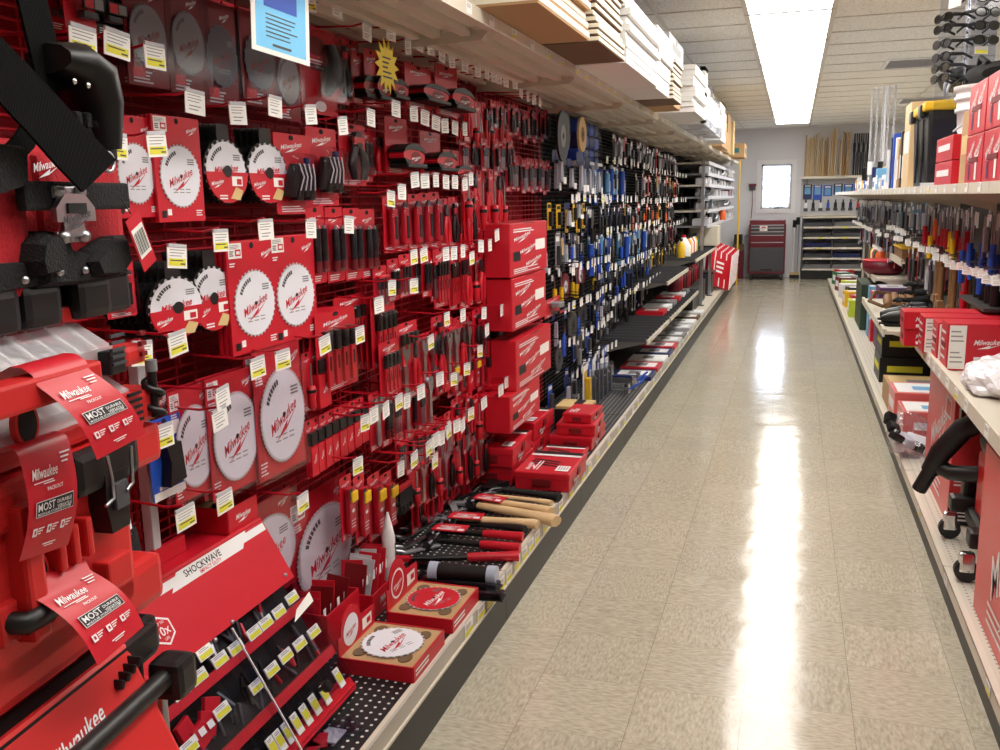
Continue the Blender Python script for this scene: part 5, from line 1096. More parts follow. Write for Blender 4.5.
toolcase('flat red pack with black tool between the large case and the far stack', -1.16, -.95, 4.2, 4.44, ZD+.002, .04)
# ------------------------------------------------------------------ further along: the black wire section with its small goods
def tiny(name, cat, f):
    def g(): m = MB(); f(m); return tag(m.build(name), '', cat)
    return Kind(g)
def bcard(mt, tool, w=.08, h=.2, top='white'):
    def f(m):
        m.box((0, .002, -h/2), (w, .002, h), mt); m.panel(-w*.4, w*.4, -h*.2, -h*.06, .0004, top); m.box((0, -.01, -h*.6), (w*.5, .02, h*.55), tool, bev=.006); m.lines(-w*.35, w*.35, -h*.92, 2, .008, .004, .0004, top)
    return f
def drv(hc):
    def f(m): m.cyl((0, -.012, -.01), (0, -.012, -.12), .004, 'steel', n=6); m.cyl((0, -.012, -.12), (0, -.012, -.22), .014, hc, n=8); m.box((0, .002, -.03), (.04, .002, .05), 'white')
    return f
def disc(c1, c2):
    def f(m): m.prism(ring(0, -.115, .1, 24), -.012, 0, c1); m.add([(x, -.0125, z) for x, z in ring(0, -.115, .045, 18)], [tuple(range(18))], c2); m.add([(x, -.013, z) for x, z in ring(0, -.115, .013, 10)], [tuple(range(10))], 'black_matte')
    return f
def tri(m):
    m.box((0, .002, -.03), (.1, .002, .06), 'blue_dark'); m.prism([(-.035, -.05), (.02, -.05), (.045, -.22), (-.045, -.22)], -.035, -.001, 'clear'); m.prism([(-.02, -.07), (.01, -.07), (.03, -.2), (-.03, -.2)], -.022, -.006, 'grey_light'); m.panel(-.03, .03, -.21, -.17, -.0355, 'white')
def pli(hc):
    def f(m):
        for s in (-1, 1): m.tube([(s*.003, -.01, -.08), (s*.016, -.01, -.12), (s*.018, -.01, -.2)], [.006, .009, .006], hc, 6)
        m.prism([(-.012, -.08), (0, -.02), (.012, -.08)], -.016, -.004, 'steel_dark')
    return f
def wr(m): m.prism([(-.008, -.05), (.008, -.05), (.01, -.2), (-.01, -.2)], -.01, -.004, 'steel'); m.prism(ring(0, -.04, .02, 8), -.012, -.002, 'steel'); m.prism(ring(0, -.21, .018, 8), -.012, -.002, 'steel')
def tubes(mt):
    def f(m): m.cyl((0, -.022, -.02), (0, -.022, -.2), .021, mt, n=10); m.cyl((0, -.022, 0), (0, -.022, -.02), .01, 'white', n=8); m.panel(-.012, .012, -.16, -.08, -.0442, 'white')
    return f
def brush(m): m.box((0, -.012, -.06), (.02, .014, .11), 'wood', bev=.004); m.box((0, -.012, -.13), (.05, .016, .04), 'steel'); m.box((0, -.012, -.18), (.048, .014, .06), 'black_matte')
T = {}
def TK(key, name, cat, f, w, h): T[key] = (tiny(name, cat, f), w, h)
TK('blue_card', 'blue_card_pack', 'tool pack', bcard('blue', 'grey_dark'), .08, .2); TK('navy_card', 'navy_card_pack', 'tool pack', bcard('blue_dark', 'black'), .08, .2); TK('black_card', 'black_card_pack', 'tool pack', bcard('black', 'grey'), .08, .2)
TK('white_card', 'white_card_pack', 'tool pack', bcard('grey', 'steel_dark', top='white'), .08, .2); TK('yellow_card', 'yellow_card_pack', 'tool pack', bcard('yellow', 'black', top='black'), .08, .2); TK('red_card', 'red_card_pack', 'tool pack', bcard('red', 'black'), .08, .2)
TK('purple_card', 'purple_card_pack', 'tool pack', bcard('purple', 'grey_light'), .07, .22); TK('orange_card', 'orange_card_pack', 'tool pack', bcard('orange', 'black'), .07, .2)
TK('blue_driver', 'blue_screwdriver', 'screwdriver', drv('blue'), .05, .22); TK('black_driver', 'black_screwdriver', 'screwdriver', drv('black'), .05, .22); TK('yellow_driver', 'yellow_screwdriver', 'screwdriver', drv('yellow'), .05, .22); TK('red_driver', 'red_screwdriver', 'screwdriver', drv('red'), .05, .22)
TK('disc', 'grinding_disc', 'abrasive disc', disc('black', 'grey'), .2, .215); TK('tan_disc', 'flap_disc', 'abrasive disc', disc('tan', 'wood_dark'), .2, .215); TK('red_disc', 'sanding_disc', 'abrasive disc', disc('maroon', 'grey_light'), .2, .215); TK('small_disc', 'wire_disc', 'wire disc', disc('steel_dark', 'black'), .2, .215)
TK('tri', 'clear_scraper_pack', 'tool pack', tri, .1, .22); TK('blue_plier', 'blue_handled_pliers', 'pliers', pli('blue'), .06, .21); TK('black_plier', 'black_handled_pliers', 'pliers', pli('black'), .06, .21); TK('orange_plier', 'orange_handled_pliers', 'pliers', pli('orange'), .06, .21)
TK('wrench', 'combination_wrench', 'wrench', wr, .045, .23); TK('blue_tube', 'blue_roll', 'roll', tubes('blue'), .045, .2); TK('sky_tube', 'pale_blue_roll', 'roll', tubes('blue_light'), .045, .2); TK('brush', 'paint_brush', 'brush', brush, .055, .21)
WORD = {k: v for k, v in (('blue_card', 'blue card pack'), ('navy_card', 'navy card pack'), ('black_card', 'black card pack'), ('white_card', 'pale card pack'), ('yellow_card', 'yellow card pack'), ('red_card', 'red card pack'), ('purple_card', 'purple card pack'), ('orange_card', 'orange card pack'), ('blue_driver', 'blue screwdriver'), ('black_driver', 'black screwdriver'), ('yellow_driver', 'yellow screwdriver'), ('red_driver', 'red screwdriver'), ('disc', 'black grinding disc'), ('tan_disc', 'tan flap disc'), ('red_disc', 'maroon sanding disc'), ('small_disc', 'dark wire wheel'), ('tri', 'clear scraper pack'), ('blue_plier', 'blue handled pliers'), ('black_plier', 'black handled pliers'), ('orange_plier', 'orange handled pliers'), ('wrench', 'steel wrench'), ('blue_tube', 'blue roll'), ('sky_tube', 'pale blue roll'), ('brush', 'dark paint brush'))}
def trow(keys, y0, y1, zt, h, where, X=-1.31, face=FACE_R, gap=1.2, jz=.028, prob=.9, wmul=1.):
    y = y0; i = 0; cnt = {}; sg = 1
    while y < y1:
        k = keys[i % len(keys)]; kd, w, hh = T[k]; sx = wmul*R.uniform(.9, 1.1); sz = h/hh*R.uniform(.72, 1.08); i += 1
        if R.random() < prob:
            n = cnt.get(k, 0); cnt[k] = n+1
            kd.use(loc=(X+R.uniform(-.05, .05)*(1 if face == FACE_R else -1), y+w*sx/2, zt+R.uniform(-jz, jz)), rz=face+R.uniform(-.08, .08), scale=(sx, 1, sz), label=f'{WORD[k]}, {nth(n)} one {where}', group=f'{WORD[k]}s {where}')
        y += w*sx*gap
def thooks(y0, y1, pitch, z, where, X=-1.17, face=FACE_R, yl=.15, sc=.95, wire='black'):
    i = 0; y = y0
    while y < y1:
        HOOK[(wire, 1 if R.random() < yl else 0)].use(loc=(X+R.uniform(-.015, .015), y+R.uniform(-.01, .01), z+R.uniform(-.008, .008)), rot=(0, R.uniform(-.1, .1), face+R.uniform(-.12, .12)), scale=(sc, min(1., abs(X+1.42)/.24) if face == FACE_R else .8, sc), label=f'hook with price tag, {nth(i)} {where}', group='price tagged hooks '+where); i += 1; y += pitch*R.uniform(.9, 1.1)
# big discs and the blue bulk pack at the top
trow(['disc', 'disc', 'tan_disc'], 4.72, 5.38, 1.96, .26, 'on top past the red wall', X=-1.2, gap=1.2, prob=1.01)
t = thing('blue_bulk_pack', 'large blue bulk pack high up past the tan flap disc', 'pack', (-1.32, 5.98, 1.69), FACE_R); m = MB()
for a in range(4):
    for b in range(3): m.box((-.24+.16*a, .0, .05+.085*b), (.15, .1, .08), 'blue_dark' if (a+b) % 2 else 'blue', bev=.02)
m.build('contents', t); MB().box((0, 0, .0), (.66, .14, .02), 'white').build('label_strip', t); MB().box((0, 0, .13), (.67, .13, .28), 'clear', bev=.01).build('wrapping', t)
W1 = 'in the upper row of the black wall'
trow(['black_card', 'red_card', 'purple_card', 'white_card', 'black_driver'], 6.8, 10.8, 1.92, .22, W1)
trow(['tri', 'tri', 'tri'], 4.95, 6.0, 1.72, .24, 'in the second row, before the blue packs', X=-1.24)
trow(['blue_tube', 'navy_card', 'blue_card', 'sky_tube', 'blue_tube'], 6.1, 7.4, 1.68, .24, 'in the bright blue second row')
trow(['black_card', 'red_card', 'purple_card', 'white_card', 'orange_card', 'brush'], 7.95, 10.9, 1.66, .22, 'in the second row past the blue packs')
trow(['yellow_card', 'yellow_card', 'tri'], 4.95, 5.75, 1.46, .16, 'in the third row beside the tall red cartons', X=-1.24)
trow(['navy_card', 'black_plier', 'black_driver', 'navy_card'], 5.8, 7.4, 1.42, .22, 'in the dark third row')
trow(['red_card', 'white_card', 'orange_plier', 'yellow_card', 'black_card', 'orange_card'], 7.45, 10.9, 1.4, .2, 'in the third row past the dark pliers')
trow(['tri', 'white_card', 'brush', 'blue_driver'], 4.95, 6.0, 1.26, .22, 'in the fourth row beside the tall red cartons')
trow(['blue_tube', 'black_driver', 'sky_tube', 'navy_card', 'blue_driver', 'black_plier'], 6.05, 8.6, 1.2, .26, 'in the blue and black fourth row')
trow(['white_card', 'black_card', 'wrench', 'red_card'], 8.65, 10.9, 1.17, .2, 'in the fourth row past the blue rolls')
trow(['yellow_driver', 'yellow_driver', 'red_disc', 'black_driver'], 5.3, 6.2, 1.04, .2, 'in the fifth row with yellow grips')
trow(['blue_driver', 'black_plier', 'navy_card', 'black_driver', 'blue_plier'], 6.25, 8.5, .96, .24, 'in the blue and black fifth row')
trow(['wrench', 'black_card', 'yellow_card', 'wrench'], 8.55, 10.9, .94, .16, 'in the fifth row over the dark shelf')
trow(['blue_plier', 'tri', 'navy_card', 'small_disc'], 4.95, 6.2, .84, .22, 'in the sixth row past the red cartons', X=-1.26)
trow(['black_plier', 'wrench', 'black_driver', 'navy_card', 'wrench'], 6.25, 8.9, .73, .22, 'in the sixth row above the dark trays')
trow(['small_disc', 'white_card', 'blue_card', 'black_card'], 5.0, 6.3, .64, .2, 'in the seventh row past the red cartons', X=-1.28)
trow(['blue_card', 'tri', 'navy_card', 'white_card'], 5.0, 6.5, .44, .2, 'in the lowest row past the red cartons', X=-1.26)
trow(['black_plier', 'black_card'], 6.4, 7.2, .56, .16, 'in the lowest row behind the dark trays', X=-1.36)
thooks(6.1, 8.0, .16, 1.72, 'over the bright blue second row'); thooks(5.0, 6.1, .12, 1.47, 'over the yellow cards'); thooks(5.9, 7.4, .17, 1.46, 'over the dark third row'); thooks(6.1, 8.6, .17, 1.25, 'over the bright blue fourth row', yl=.4)
thooks(5.0, 6.2, .13, 1.08, 'over the yellow grips'); thooks(6.3, 8.5, .15, 1.0, 'over the blue and black fifth row'); thooks(8.6, 10.8, .2, 1.2, 'over the packs past the blue rolls', yl=.3); thooks(5.0, 6.3, .14, .87, 'over the sixth row past the cartons'); thooks(6.3, 8.8, .15, .76, 'over the row above the dark trays'); thooks(5.0, 6.4, .14, .67, 'over the seventh row'); thooks(5.2, 6.5, .14, .46, 'over the lowest row past the cartons')
thooks(8.0, 10.8, .2, 1.7, 'over the second row past the blue packs'); thooks(7.5, 10.8, .2, 1.44, 'over the third row past the dark pliers')
# deck goods of the blue section
for i, (y, mt, h, w) in enumerate(((5.0, 'tan', .12, .2), (5.28, 'clear', .3, .1), (5.42, 'blue', .28, .07), (5.54, 'white', .3, .08), (5.66, 'blue_dark', .28, .08), (5.8, 'clear', .26, .1), (5.95, 'grey_light', .24, .1))):
    t = thing('upright_pack', ['tan topped black box on the deck past the red cases', 'tall clear pack of yellow tool standing by the tan box', 'blue upright pack on the deck, second past the tan box', 'white upright pack on the deck between two blue ones', 'navy upright pack on the deck after the white one', 'clear upright pack on the deck after the navy one', 'pale grey upright pack, last of the deck packs'][i], 'pack', (-1.14, y, ZD+.002), FACE_R)
    if i == 0: MB().box((0, 0, .06), (.22, .2, .12), 'black', bev=.006).build('box', t); MB().box((0, 0, .128), (.2, .19, .014), 'tan').box((.02, -.02, .138), (.1, .05, .01), 'black', bev=.004).build('insert', t)
    else:
        MB().box((0, .01, h/2), (w, .005, h), mt if mt != 'clear' else 'paper').panel(-w*.35, w*.35, h*.7, h*.9, .006, 'yellow' if i == 1 else 'white').build('card', t); MB().box((0, -.012, h*.42), (w*.55, .03, h*.7), 'yellow' if i == 1 else 'steel_dark', bev=.008).build('tool', t); MB().box((0, -.012, h*.45), (w*.9, .045, h*.86), 'clear', bev=.008).build('blister', t)
for i in range(5):
    t = thing('folded_sawhorse', f'chrome clamp lying on the deck before the dark trays, {nth(i)} in its row', 'clamp', (-1.1+.02*(i % 2), 5.95+.1*i, ZD+.012), FACE_R+.3*((i % 3)-1)); MB().box((0, .05, .01), (.02, .3, .012), 'steel').build('bar', t); MB().box((0, -.1, .03), (.03, .03, .07), 'chrome', bev=.004).build('jaw', t); MB().tube([(0, -.12, .03), (.03, -.16, .06)], .008, 'blue').build('handle', t)
def flatpack(look, y, mt, z=ZD+.002, n=1, x=-1.06, w=.28, d=.28, h=.03):
    for i in range(n):
        t = thing('flat_kit', look if n == 1 else f'{look}, {nth(i)} from the deck up', 'kit', (x, y, z+i*(h+.001)), FACE_R); MB().box((0, 0, h/2), (d, w, h), mt, bev=.003).build('box', t); MB().box((0, 0, h), (d*.6, w*.8, .003), 'white').box((0, 0, h+.001), (d*.4, w*.3, .003), 'grey').build('label', t)
for i in range(7): flatpack(f'flat {("navy", "red", "white", "navy", "red", "white", "grey")[i]} kit on the deck under the dark trays, {nth(i)} along', 6.55+.34*i, ('blue_dark', 'red', 'white', 'blue_dark', 'red', 'grey_light', 'grey')[i])
for i in range(4): flatpack(f'flat pale kit on the deck under the long dark shelf, {nth(i)} along', 9.1+.42*i, ('grey_light', 'white', 'brown', 'white')[i])
# shelves that jut from the wall
def jut_shelf(look, y0, y1, z, x1=-.98, mt='shelf_grey', trays=True, nd=8):
    t = thing('jutting_shelf', look, 'shelf', (x1, (y0+y1)/2, z), FACE_R); L = y1-y0
    MB().box((0, .2, 0), (L, .4, .016), mt).build('board', t); MB().box((0, .0, .002), (L, .012, .03), 'shelf_metal').build('lip', t)
    for sx in (-1, 1): MB().prism([(0.02, -.008), (.4, -.008), (.4, -.1)], sx*(L/2-.01)-.003, sx*(L/2-.01)+.003, mt, 'x').build('bracket', t)
    if trays:
        m = MB()
        for i in range(nd+1): m.box((-L/2+L*i/nd, .18, .02), (.008, .34, .03), 'grey_dark')
        m.box((0, .35, .025), (L, .006, .04), 'black'); m.build('divider', t)
    return t
jut_shelf('dark divided shelf low on the wall past the blue goods', 6.62, 7.86, .43); jut_shelf('second dark divided shelf, just beyond the first', 7.95, 10.4, .43, nd=14)
jut_shelf('long dark shelf at knee height over the divided shelves', 7.95, 9.6, .74, -1.01, nd=10); jut_shelf('stepped dark shelf at hip height near the cream metal box', 9.65, 12.3, .82, -.94, nd=12)
ticket_row(.3, [6.7+.11*i for i in range(11)], -.98+.0075, .433, FACE_R, 'on the first dark divided shelf', sc=.9); ticket_row(.3, [8.05+.2*i for i in range(12)], -.98+.0075, .433, FACE_R, 'on the second dark divided shelf', sc=.9)
for i in range(6):
    t = thing('red_flat_box', f'flat red and white box on the second dark divided shelf, {nth(i)} along', 'box', (-1.17, 8.15+.38*i, .452), FACE_R); MB().box((0, 0, .02), (.26, .24, .04), ('red', 'white', 'grey')[i % 3], bev=.003).build('box', t); MB().box((0, 0, .041), (.12, .12, .002), 'white').build('label', t)
# white jug and bottles on the hip shelf
t = thing('white_jug', 'white plastic jug on the hip height shelf before the cream metal box', 'jug', (-1.1, 9.95, .838), FACE_R); t.scale = (.85,)*3; MB().lathe([(.085, 0), (.09, .02), (.09, .15), (.05, .22), (.025, .25)], 'white', n=14).build('body', t); MB().cyl((0, 0, .25), (0, 0, .28), .028, 'red').build('cap', t); MB().tube([(.05, 0, .22), (.1, 0, .2), (.09, 0, .12)], .012, 'white').build('handle', t)
for i, (y, mt) in enumerate(((9.72, 'yellow'), (10.15, 'yellow'), (10.3, 'orange'), (10.44, 'yellow'), (10.6, 'white'), (10.72, 'red'), (10.9, 'white'), (11.05, 'yellow'), (11.2, 'green'))):
    t = thing('spray_bottle', f'{mt} bottle on the hip height shelf, {nth(i)} along it', 'bottle', (-1.1, y, .84), FACE_R); MB().lathe([(.04, 0), (.042, .01), (.042, .13), (.02, .17), (.014, .18)], mt, n=10).build('body', t); MB().cyl((0, 0, .18), (0, 0, .21), .016, 'black', n=8).build('cap', t)
for i in range(9):
    t = thing('red_canister', f'dark red canister under the hip height shelf, {nth(i)} along it', 'canister', (-1.17, 9.75+.26*i, .46 if i < 3 else ZD+.26), FACE_R); MB().lathe([(.06, 0), (.064, .01), (.064, .18), (.03, .21)], ('maroon', 'red', 'maroon')[i % 3], n=12).build('body', t); MB().cyl((0, 0, .21), (0, 0, .235), .03, 'black', n=10).build('cap', t)
    if i >= 3: MB().box((0, 0, -.13), (.24, .26, .255), 'shelf_dark').build('crate', t)
# far shelving bay
def bay_shelf(z, i):
    t = thing('steel_shelf', f'steel shelf of the far bay, {nth(i)} from its bottom', 'shelf', (-.96, 13.7, z), FACE_R, 'far bay shelves'); MB().box((0, .25, 0), (4.9, .46, .02), 'shelf_metal' if i % 2 else 'grey').build('board', t); MB().box((0, .012, 0), (4.9, .014, .04), 'grey_light').build('lip', t)
BZ = [1.12, 1.3, 1.46, 1.6, 1.73, 1.86]
for i, z in enumerate(BZ): bay_shelf(z, i)
for i, y in enumerate((11.22, 12.4)):
    t = thing('steel_post', f'galvanised post at the front of the far shelving, {("first", "second")[i]} from the peg wall', 'post', (-1.0-.02, y-.06, ZD+.002)); MB().box((0, 0, .86), (.035, .035, 1.7), 'steel').build('shaft', t); MB().box((0, 0, .004), (.08, .08, .008), 'steel_dark').build('foot_plate', t)
FIT = []
def fit0(): m = MB().cyl((0, 0, 0), (0, 0, .09), .04, 'steel', n=12); m.cyl((0, 0, .09), (0, 0, .1), .045, 'steel_dark', n=12); return tag(m.build('pipe_collar'), '', 'pipe fitting')
def fit1(): m = MB().tube([(0, 0, .03), (.05, 0, .03), (.08, 0, .06), (.08, 0, .1)], .026, 'steel', 8); return tag(m.build('pipe_elbow'), '', 'pipe fitting')
def fit2(): m = MB().box((0, 0, .04), (.14, .12, .08), 'grey_light', bev=.004); m.box((0, -.061, .04), (.08, .002, .04), 'white'); return tag(m.build('parts_box'), '', 'box')
FIT = [Kind(fit0), Kind(fit1), Kind(fit2)]
for j, z in enumerate(BZ[:-1]):
    y = 11.36; i = 0; cnt = [0, 0, 0]
    while y < 16.0:
        k = R.choice([0, 1, 1, 2, 2]) if j != 1 else R.choice([0, 1]); cnt[k] += 1
        FIT[k].use(loc=(-1.02-R.uniform(0, .1), y, z+.011), rz=R.uniform(0, 3) if k < 2 else FACE_R, label=f'{("short steel collar", "bright pipe elbow", "pale parts box")[k]} on the {nth(j)} shelf of the far bay, {nth(cnt[k]-1)} along', group=f'fittings on the {nth(j)} far shelf'); y += R.uniform(.12, .2); i += 1
t = thing('white_roll', 'white paper roll near the top of the far bay shelves', 'roll', (-1.02, 14.6, 1.741), 0); MB().cyl((-.2, 0, .055), (.12, 0, .055), .053, 'white', n=18).build('roll', t); MB().cyl((.12, 0, .055), (.125, 0, .055), .015, 'brown').build('core', t)
t = thing('white_roll', 'small pale roll on the topmost far bay shelf', 'roll', (-1.05, 14.2, 1.873), 0); MB().cyl((-.2, 0, .052), (.14, 0, .052), .05, 'grey_light', n=16).build('roll', t); MB().cyl((.14, 0, .052), (.145, 0, .052), .02, 'black').build('core', t)
for i, (y, mt, h) in enumerate(((14.95, 'maroon', .1), (15.2, 'red_dark', .09), (15.5, 'maroon', .1))):
    t = thing('dark_red_case', f'dark red case on the middle far bay shelf, {nth(i)} along', 'case', (-1.02, y, 1.471), FACE_R); MB().box((0, 0, h/2), (.2, .12, h), mt, bev=.004).build('body', t); MB().box((0, -.061, h/2), (.05, .004, .02), 'grey').build('latch', t)
t = thing('cream_cabinet', 'cream metal box standing at the far end of the hip shelf', 'cabinet', (-1.06, 12.02, .868), 0); MB().box((0, 0, .12), (.34, .44, .24), 'shelf_metal', bev=.004).build('shell', t); MB().box((.0, -.222, .12), (.31, .006, .2), 'shelf_metal').build('front_sheet', t)
t = thing('black_sack', 'black drooping bag hanging beside the cream metal box', 'bag', (-1.06, 12.45, 1.29)); MB().tube([(0, 0, 0), (.01, 0, -.12), (.0, 0, -.28), (-.02, .02, -.42)], [.03, .07, .08, .04], 'black_fabric', 8).build('body', t); MB().tube([(0, 0, 0), (0, 0, .1)], .012, 'black').build('strap', t)
t = thing('spirit_level', 'tall yellow spirit level standing upright at the end of the far bay', 'level', (-.875, 15.95, .002), .1); MB().box((0, 0, 1.1), (.025, .07, 2.2), 'yellow', bev=.003).build('body', t)
for z in (.3, 1., 1.7): MB().box((.004, 0, z), (.024, .04, .06), 'lime').build('vial', t)
t = thing('orange_bottle', 'orange and red bottle beside the cream metal box', 'bottle', (-.99, 13.9, 1.131)); MB().lathe([(.05, 0), (.05, .12), (.02, .16)], 'orange', n=10).build('body', t); MB().cyl((0, 0, .16), (0, 0, .19), .02, 'red').build('cap', t)
for i in range(6):
    t = thing('red_striped_pad', f'red pad with white stripe leaning in a row at the far deck, {nth(i)} along', 'pad', (-.98, 13.0+.3*i, ZD+.03), FACE_R, None); t.rotation_euler = (-.2, .3, FACE_R-.75); t.scale = (1.5, 1.2, 1.25); m = MB().box((0, 0, .22), (.3, .05, .4), 'red', bev=.003)
    for k in range(5): m.add([(-.15+.07*k, -.0262, .02), (-.135+.07*k, -.0262, .02), (-.135+.07*k, -.0262, .42), (-.15+.07*k, -.0262, .42)], [(0, 1, 2, 3)], 'white')
    for k in range(4): m.box((.151, 0, .06+.1*k), (.002, .05, .03), 'white')
    m.build('cover', t); l = MB(); l.panel(-.07, .08, .12, .34, -.0266, 'red'); l.lines(-.05, .06, .3, 3, .05, .024, -.027, 'white'); l.build('lettering', t)
t = thing('dark_bin', 'dark plastic bin on the deck in front of the striped pads', 'bin', (-1.16, 12.66, ZD+.002)); MB().box((0, 0, .14), (.3, .4, .28), 'grey_dark', bev=.01, taper=(1.1, 1.06)).build('body', t); MB().box((0, 0, .285), (.36, .46, .02), 'black', bev=.004).build('rim', t)
mat('pole_tan', (206, 184, 156), .6)
# ------------------------------------------------------------------ the far wall
def tool_cabinet():
    t = thing('tool_cabinet', 'dark red rolling tool cabinet with black doors under the window', 'tool cabinet', (-.43, 17.24, 0)); W, D = .62, .5
    MB().box((0, 0, .54), (W, D, .86), 'maroon', bev=.006).box((0, 0, 1.0), (W-.02, D, .09), 'maroon', bev=.006).build('body', t)
    z = 1.0
    for i, (za, zb, mt) in enumerate(((.925, .965, 'grey_dark'), (.86, .915, 'grey_dark'), (.805, .85, 'grey_dark'), (.68, .79, 'maroon'), (.6, .665, 'maroon'))):
        d = MB().box((0, -D/2-.006, (za+zb)/2), (W-.05, .014, zb-za), mt, bev=.002).build('drawer', t); MB().box((0, -D/2-.017, zb-.006), (W-.07, .012, .012), 'steel', bev=.002).build('pull', d)
    d = MB().box((0, -D/2-.006, .36), (W-.05, .014, .42), 'grey_dark', bev=.003).build('door', t, label='dark grey front door'); m = MB(); m.panel(-.1, .1, .17, .19, -D/2-.014, 'black_matte'); m.build('badge', d)
    n = MB(); n.panel(-.13, .0, .86, .95, -D/2-.02, 'paper'); n.panel(-.1, -.03, .905, .935, -D/2-.021, 'red'); n.lines(-.12, -.02, .89, 2, .012, .004, -D/2-.021, 'grey'); n.build('notice', t, label='white paper notice')
    for sx in (-1, 1):
        for sy in (-1, 1):
            c = MB().cyl((sx*.26-.02, sy*.2, .05), (sx*.26+.02, sy*.2, .05), .05, 'black', n=14).build('caster', t); MB().box((sx*.26, sy*.2, .1), (.05, .05, .03), 'steel_dark').build('fork', c)
    MB().tube([(-W/2, -.15, .75), (-W/2-.06, -.15, .78), (-W/2-.06, .1, .78), (-W/2, .1, .75)], .012, 'steel', 8).build('side_handle', t)
tool_cabinet()
t = thing('dark_carton', 'dark box standing beside the tool cabinet by the striped pads', 'box', (-.94, 17.35, 0)); MB().box((0, 0, .25), (.2, .3, .5), 'maroon', bev=.004).build('box', t); MB().box((0, 0, .7), (.14, .24, .18), 'black', bev=.006).build('top_box', t); MB().box((0, 0, .555), (.18, .28, .11), 'brown').build('middle_box', t)
t = thing('wall_phone', 'small dark wall box with a cord running down to the tool cabinet', 'wall box', (-.73, YB-.001, 1.62)); MB().box((0, -.025, 0), (.1, .05, .1), 'grey_dark', bev=.006).build('box', t); MB().box((0, -.045, .04), (.13, .04, .05), 'maroon', bev=.006).build('cover', t); MB().tube([(0, -.02, -.05), (.005, -.014, -.3), (-.01, -.014, -.56)], .006, 'maroon', 6).build('cord', t)
# long tubes standing right of the cabinet
for i, (x, mt, h) in enumerate(((.02, 'white', .95), (.08, 'grey_light', 1.0))):
    t = thing('white_tube', f'{("white", "pale grey")[i]} tube standing upright between the cabinet and the tray rack', 'tube', (x, 17.48, .1)); MB().cyl((0, 0, 0), (0, 0, h-.15), .022, mt).build('shaft', t); MB().cyl((0, 0, h-.15), (0, 0, h-.02), .03, 'black').build('cap', t)
t = thing('tube_stand', 'small wooden stand holding the upright tubes', 'stand', (.05, 17.48, 0)); MB().box((0, 0, .05), (.16, .14, .1), 'tan').build('block', t); MB().box((0, -.05, .03), (.17, .06, .06), 'black').build('front_rail', t)
# rack of sheet trays with shelves above
RX0, RX1 = .16, 1.16
t = thing('tray_rack', 'grey metal rack of flat trays against the far wall', 'rack', ((RX0+RX1)/2, 17.38, 0)); W = RX1-RX0
for x in (-W/2, 0, W/2): MB().box((x, 0, .55), (.02, .42, 1.06), 'grey_dark').build('upright', t)
MB().box((0, .0, .07), (W, .44, .14), 'black').build('plinth', t); MB().box((0, .0, 1.08), (W+.02, .46, .025), 'shelf_metal').build('top_board', t)
RZ = [.17, .36, .54, .72, .9]
for z in RZ: MB().box((0, -.01, z), (W-.02, .44, .014), 'shelf_metal').box((0, -.225, z+.006), (W-.02, .012, .03), 'shelf_metal').build('shelf', t)
SHEET = {}
def sheet(mt):
    m = MB()
    for k in range(5): m.box((R.uniform(-.01, .01), R.uniform(-.01, .01), .012+.016*k), (.44, .38, .012), mt)
    return tag(m.build('sheet_stack'), '', 'sheet stack')
n = 0
for j, z in enumerate(RZ):
    for s in (-1, 1):
        mt = [['grey', 'purple_grey'], ['steel_dark', 'blue_dark'], ['blue_dark', 'grey_dark'], ['grey_dark', 'steel_dark'], ['steel_dark', 'grey']][j][(s+1)//2]; mt = 'grey' if mt not in MATS else mt
        o = sheet(mt); put(o, ((RX0+RX1)/2+s*.245, 17.36, z+.009), label=f'stack of {mt.replace("_", " ")} metal sheets on the {nth(j)} tray level, {"window" if s < 0 else "aisle end"} side', group='sheet stacks in the tray rack')
        m = MB().box((0, 0, 0), (.07, .002, .03), 'yellow_tag' if R.random() < .5 else 'tag_paper'); m.lines(-.028, .02, .009, 2, .008, .003, -.0013, 'print_grey'); tag(m.build('shelf_ticket', None, ((RX0+RX1)/2+s*.2, 17.36-.211-.0035, z+.006)), f'price ticket on the {nth(j)} tray level, {"window" if s < 0 else "aisle end"} side', 'price ticket')
t = thing('pegboard', 'grey pegboard above the tray rack', 'pegboard', ((RX0+RX1)/2, YB-.012, 1.1)); MB().box((0, 0, .33), (W+.1, .016, .64), 'grey_light').build('board', t); MB().box((0, -.006, .01), (W+.1, .03, .02), 'shelf_metal').build('rail', t)
for i in range(6):
    x = RX0+.06+.17*i; t = thing('blue_wall_pack', f'blue hanging pack high on the pegboard, {nth(i)} from the window', 'pack', (x, YB-.03, 1.66-.012*(i % 3))); MB().box((0, 0, -.14 if i < 2 else -.1), (.15, .02, .26 if i < 2 else .19), 'blue' if i % 3 else 'blue_dark', bev=.003).build('card', t); m = MB().box((0, -.013, -.12), (.1, .012, .12), 'blue_light', bev=.004); m.panel(-.05, .05, -.05, -.02, -.0112, 'white'); m.build('item', t)
for i in range(8):
    x = RX0+.04+.125*i; mt = ['white', 'black', 'white', 'blue', 'black', 'black', 'blue_dark', 'red'][i]; t = thing('small_wall_tool', f'small {mt.replace("_", " ")} tool low on the pegboard, {nth(i)} from the window', 'tool', (x, YB-.035, 1.38)); MB().box((0, 0, -.1), (.05, .03, .1), mt, bev=.01).build('body', t); MB().cyl((0, 0, -.05), (0, 0, .0), .012, 'black').build('neck', t); MB().box((0, -.01, -.17), (.07, .03, .05), 'grey_dark', bev=.008).build('base', t)
t = thing('wall_shelf', 'cream wall shelf holding the upright wooden handles', 'shelf', ((RX0+RX1)/2, 17.45, 1.765)); MB().box((0, 0, 0), (W+.1, .3, .02), 'shelf_metal').build('board', t); MB().box((0, -.152, -.002), (W+.1, .012, .045), 'shelf_metal').build('lip', t)
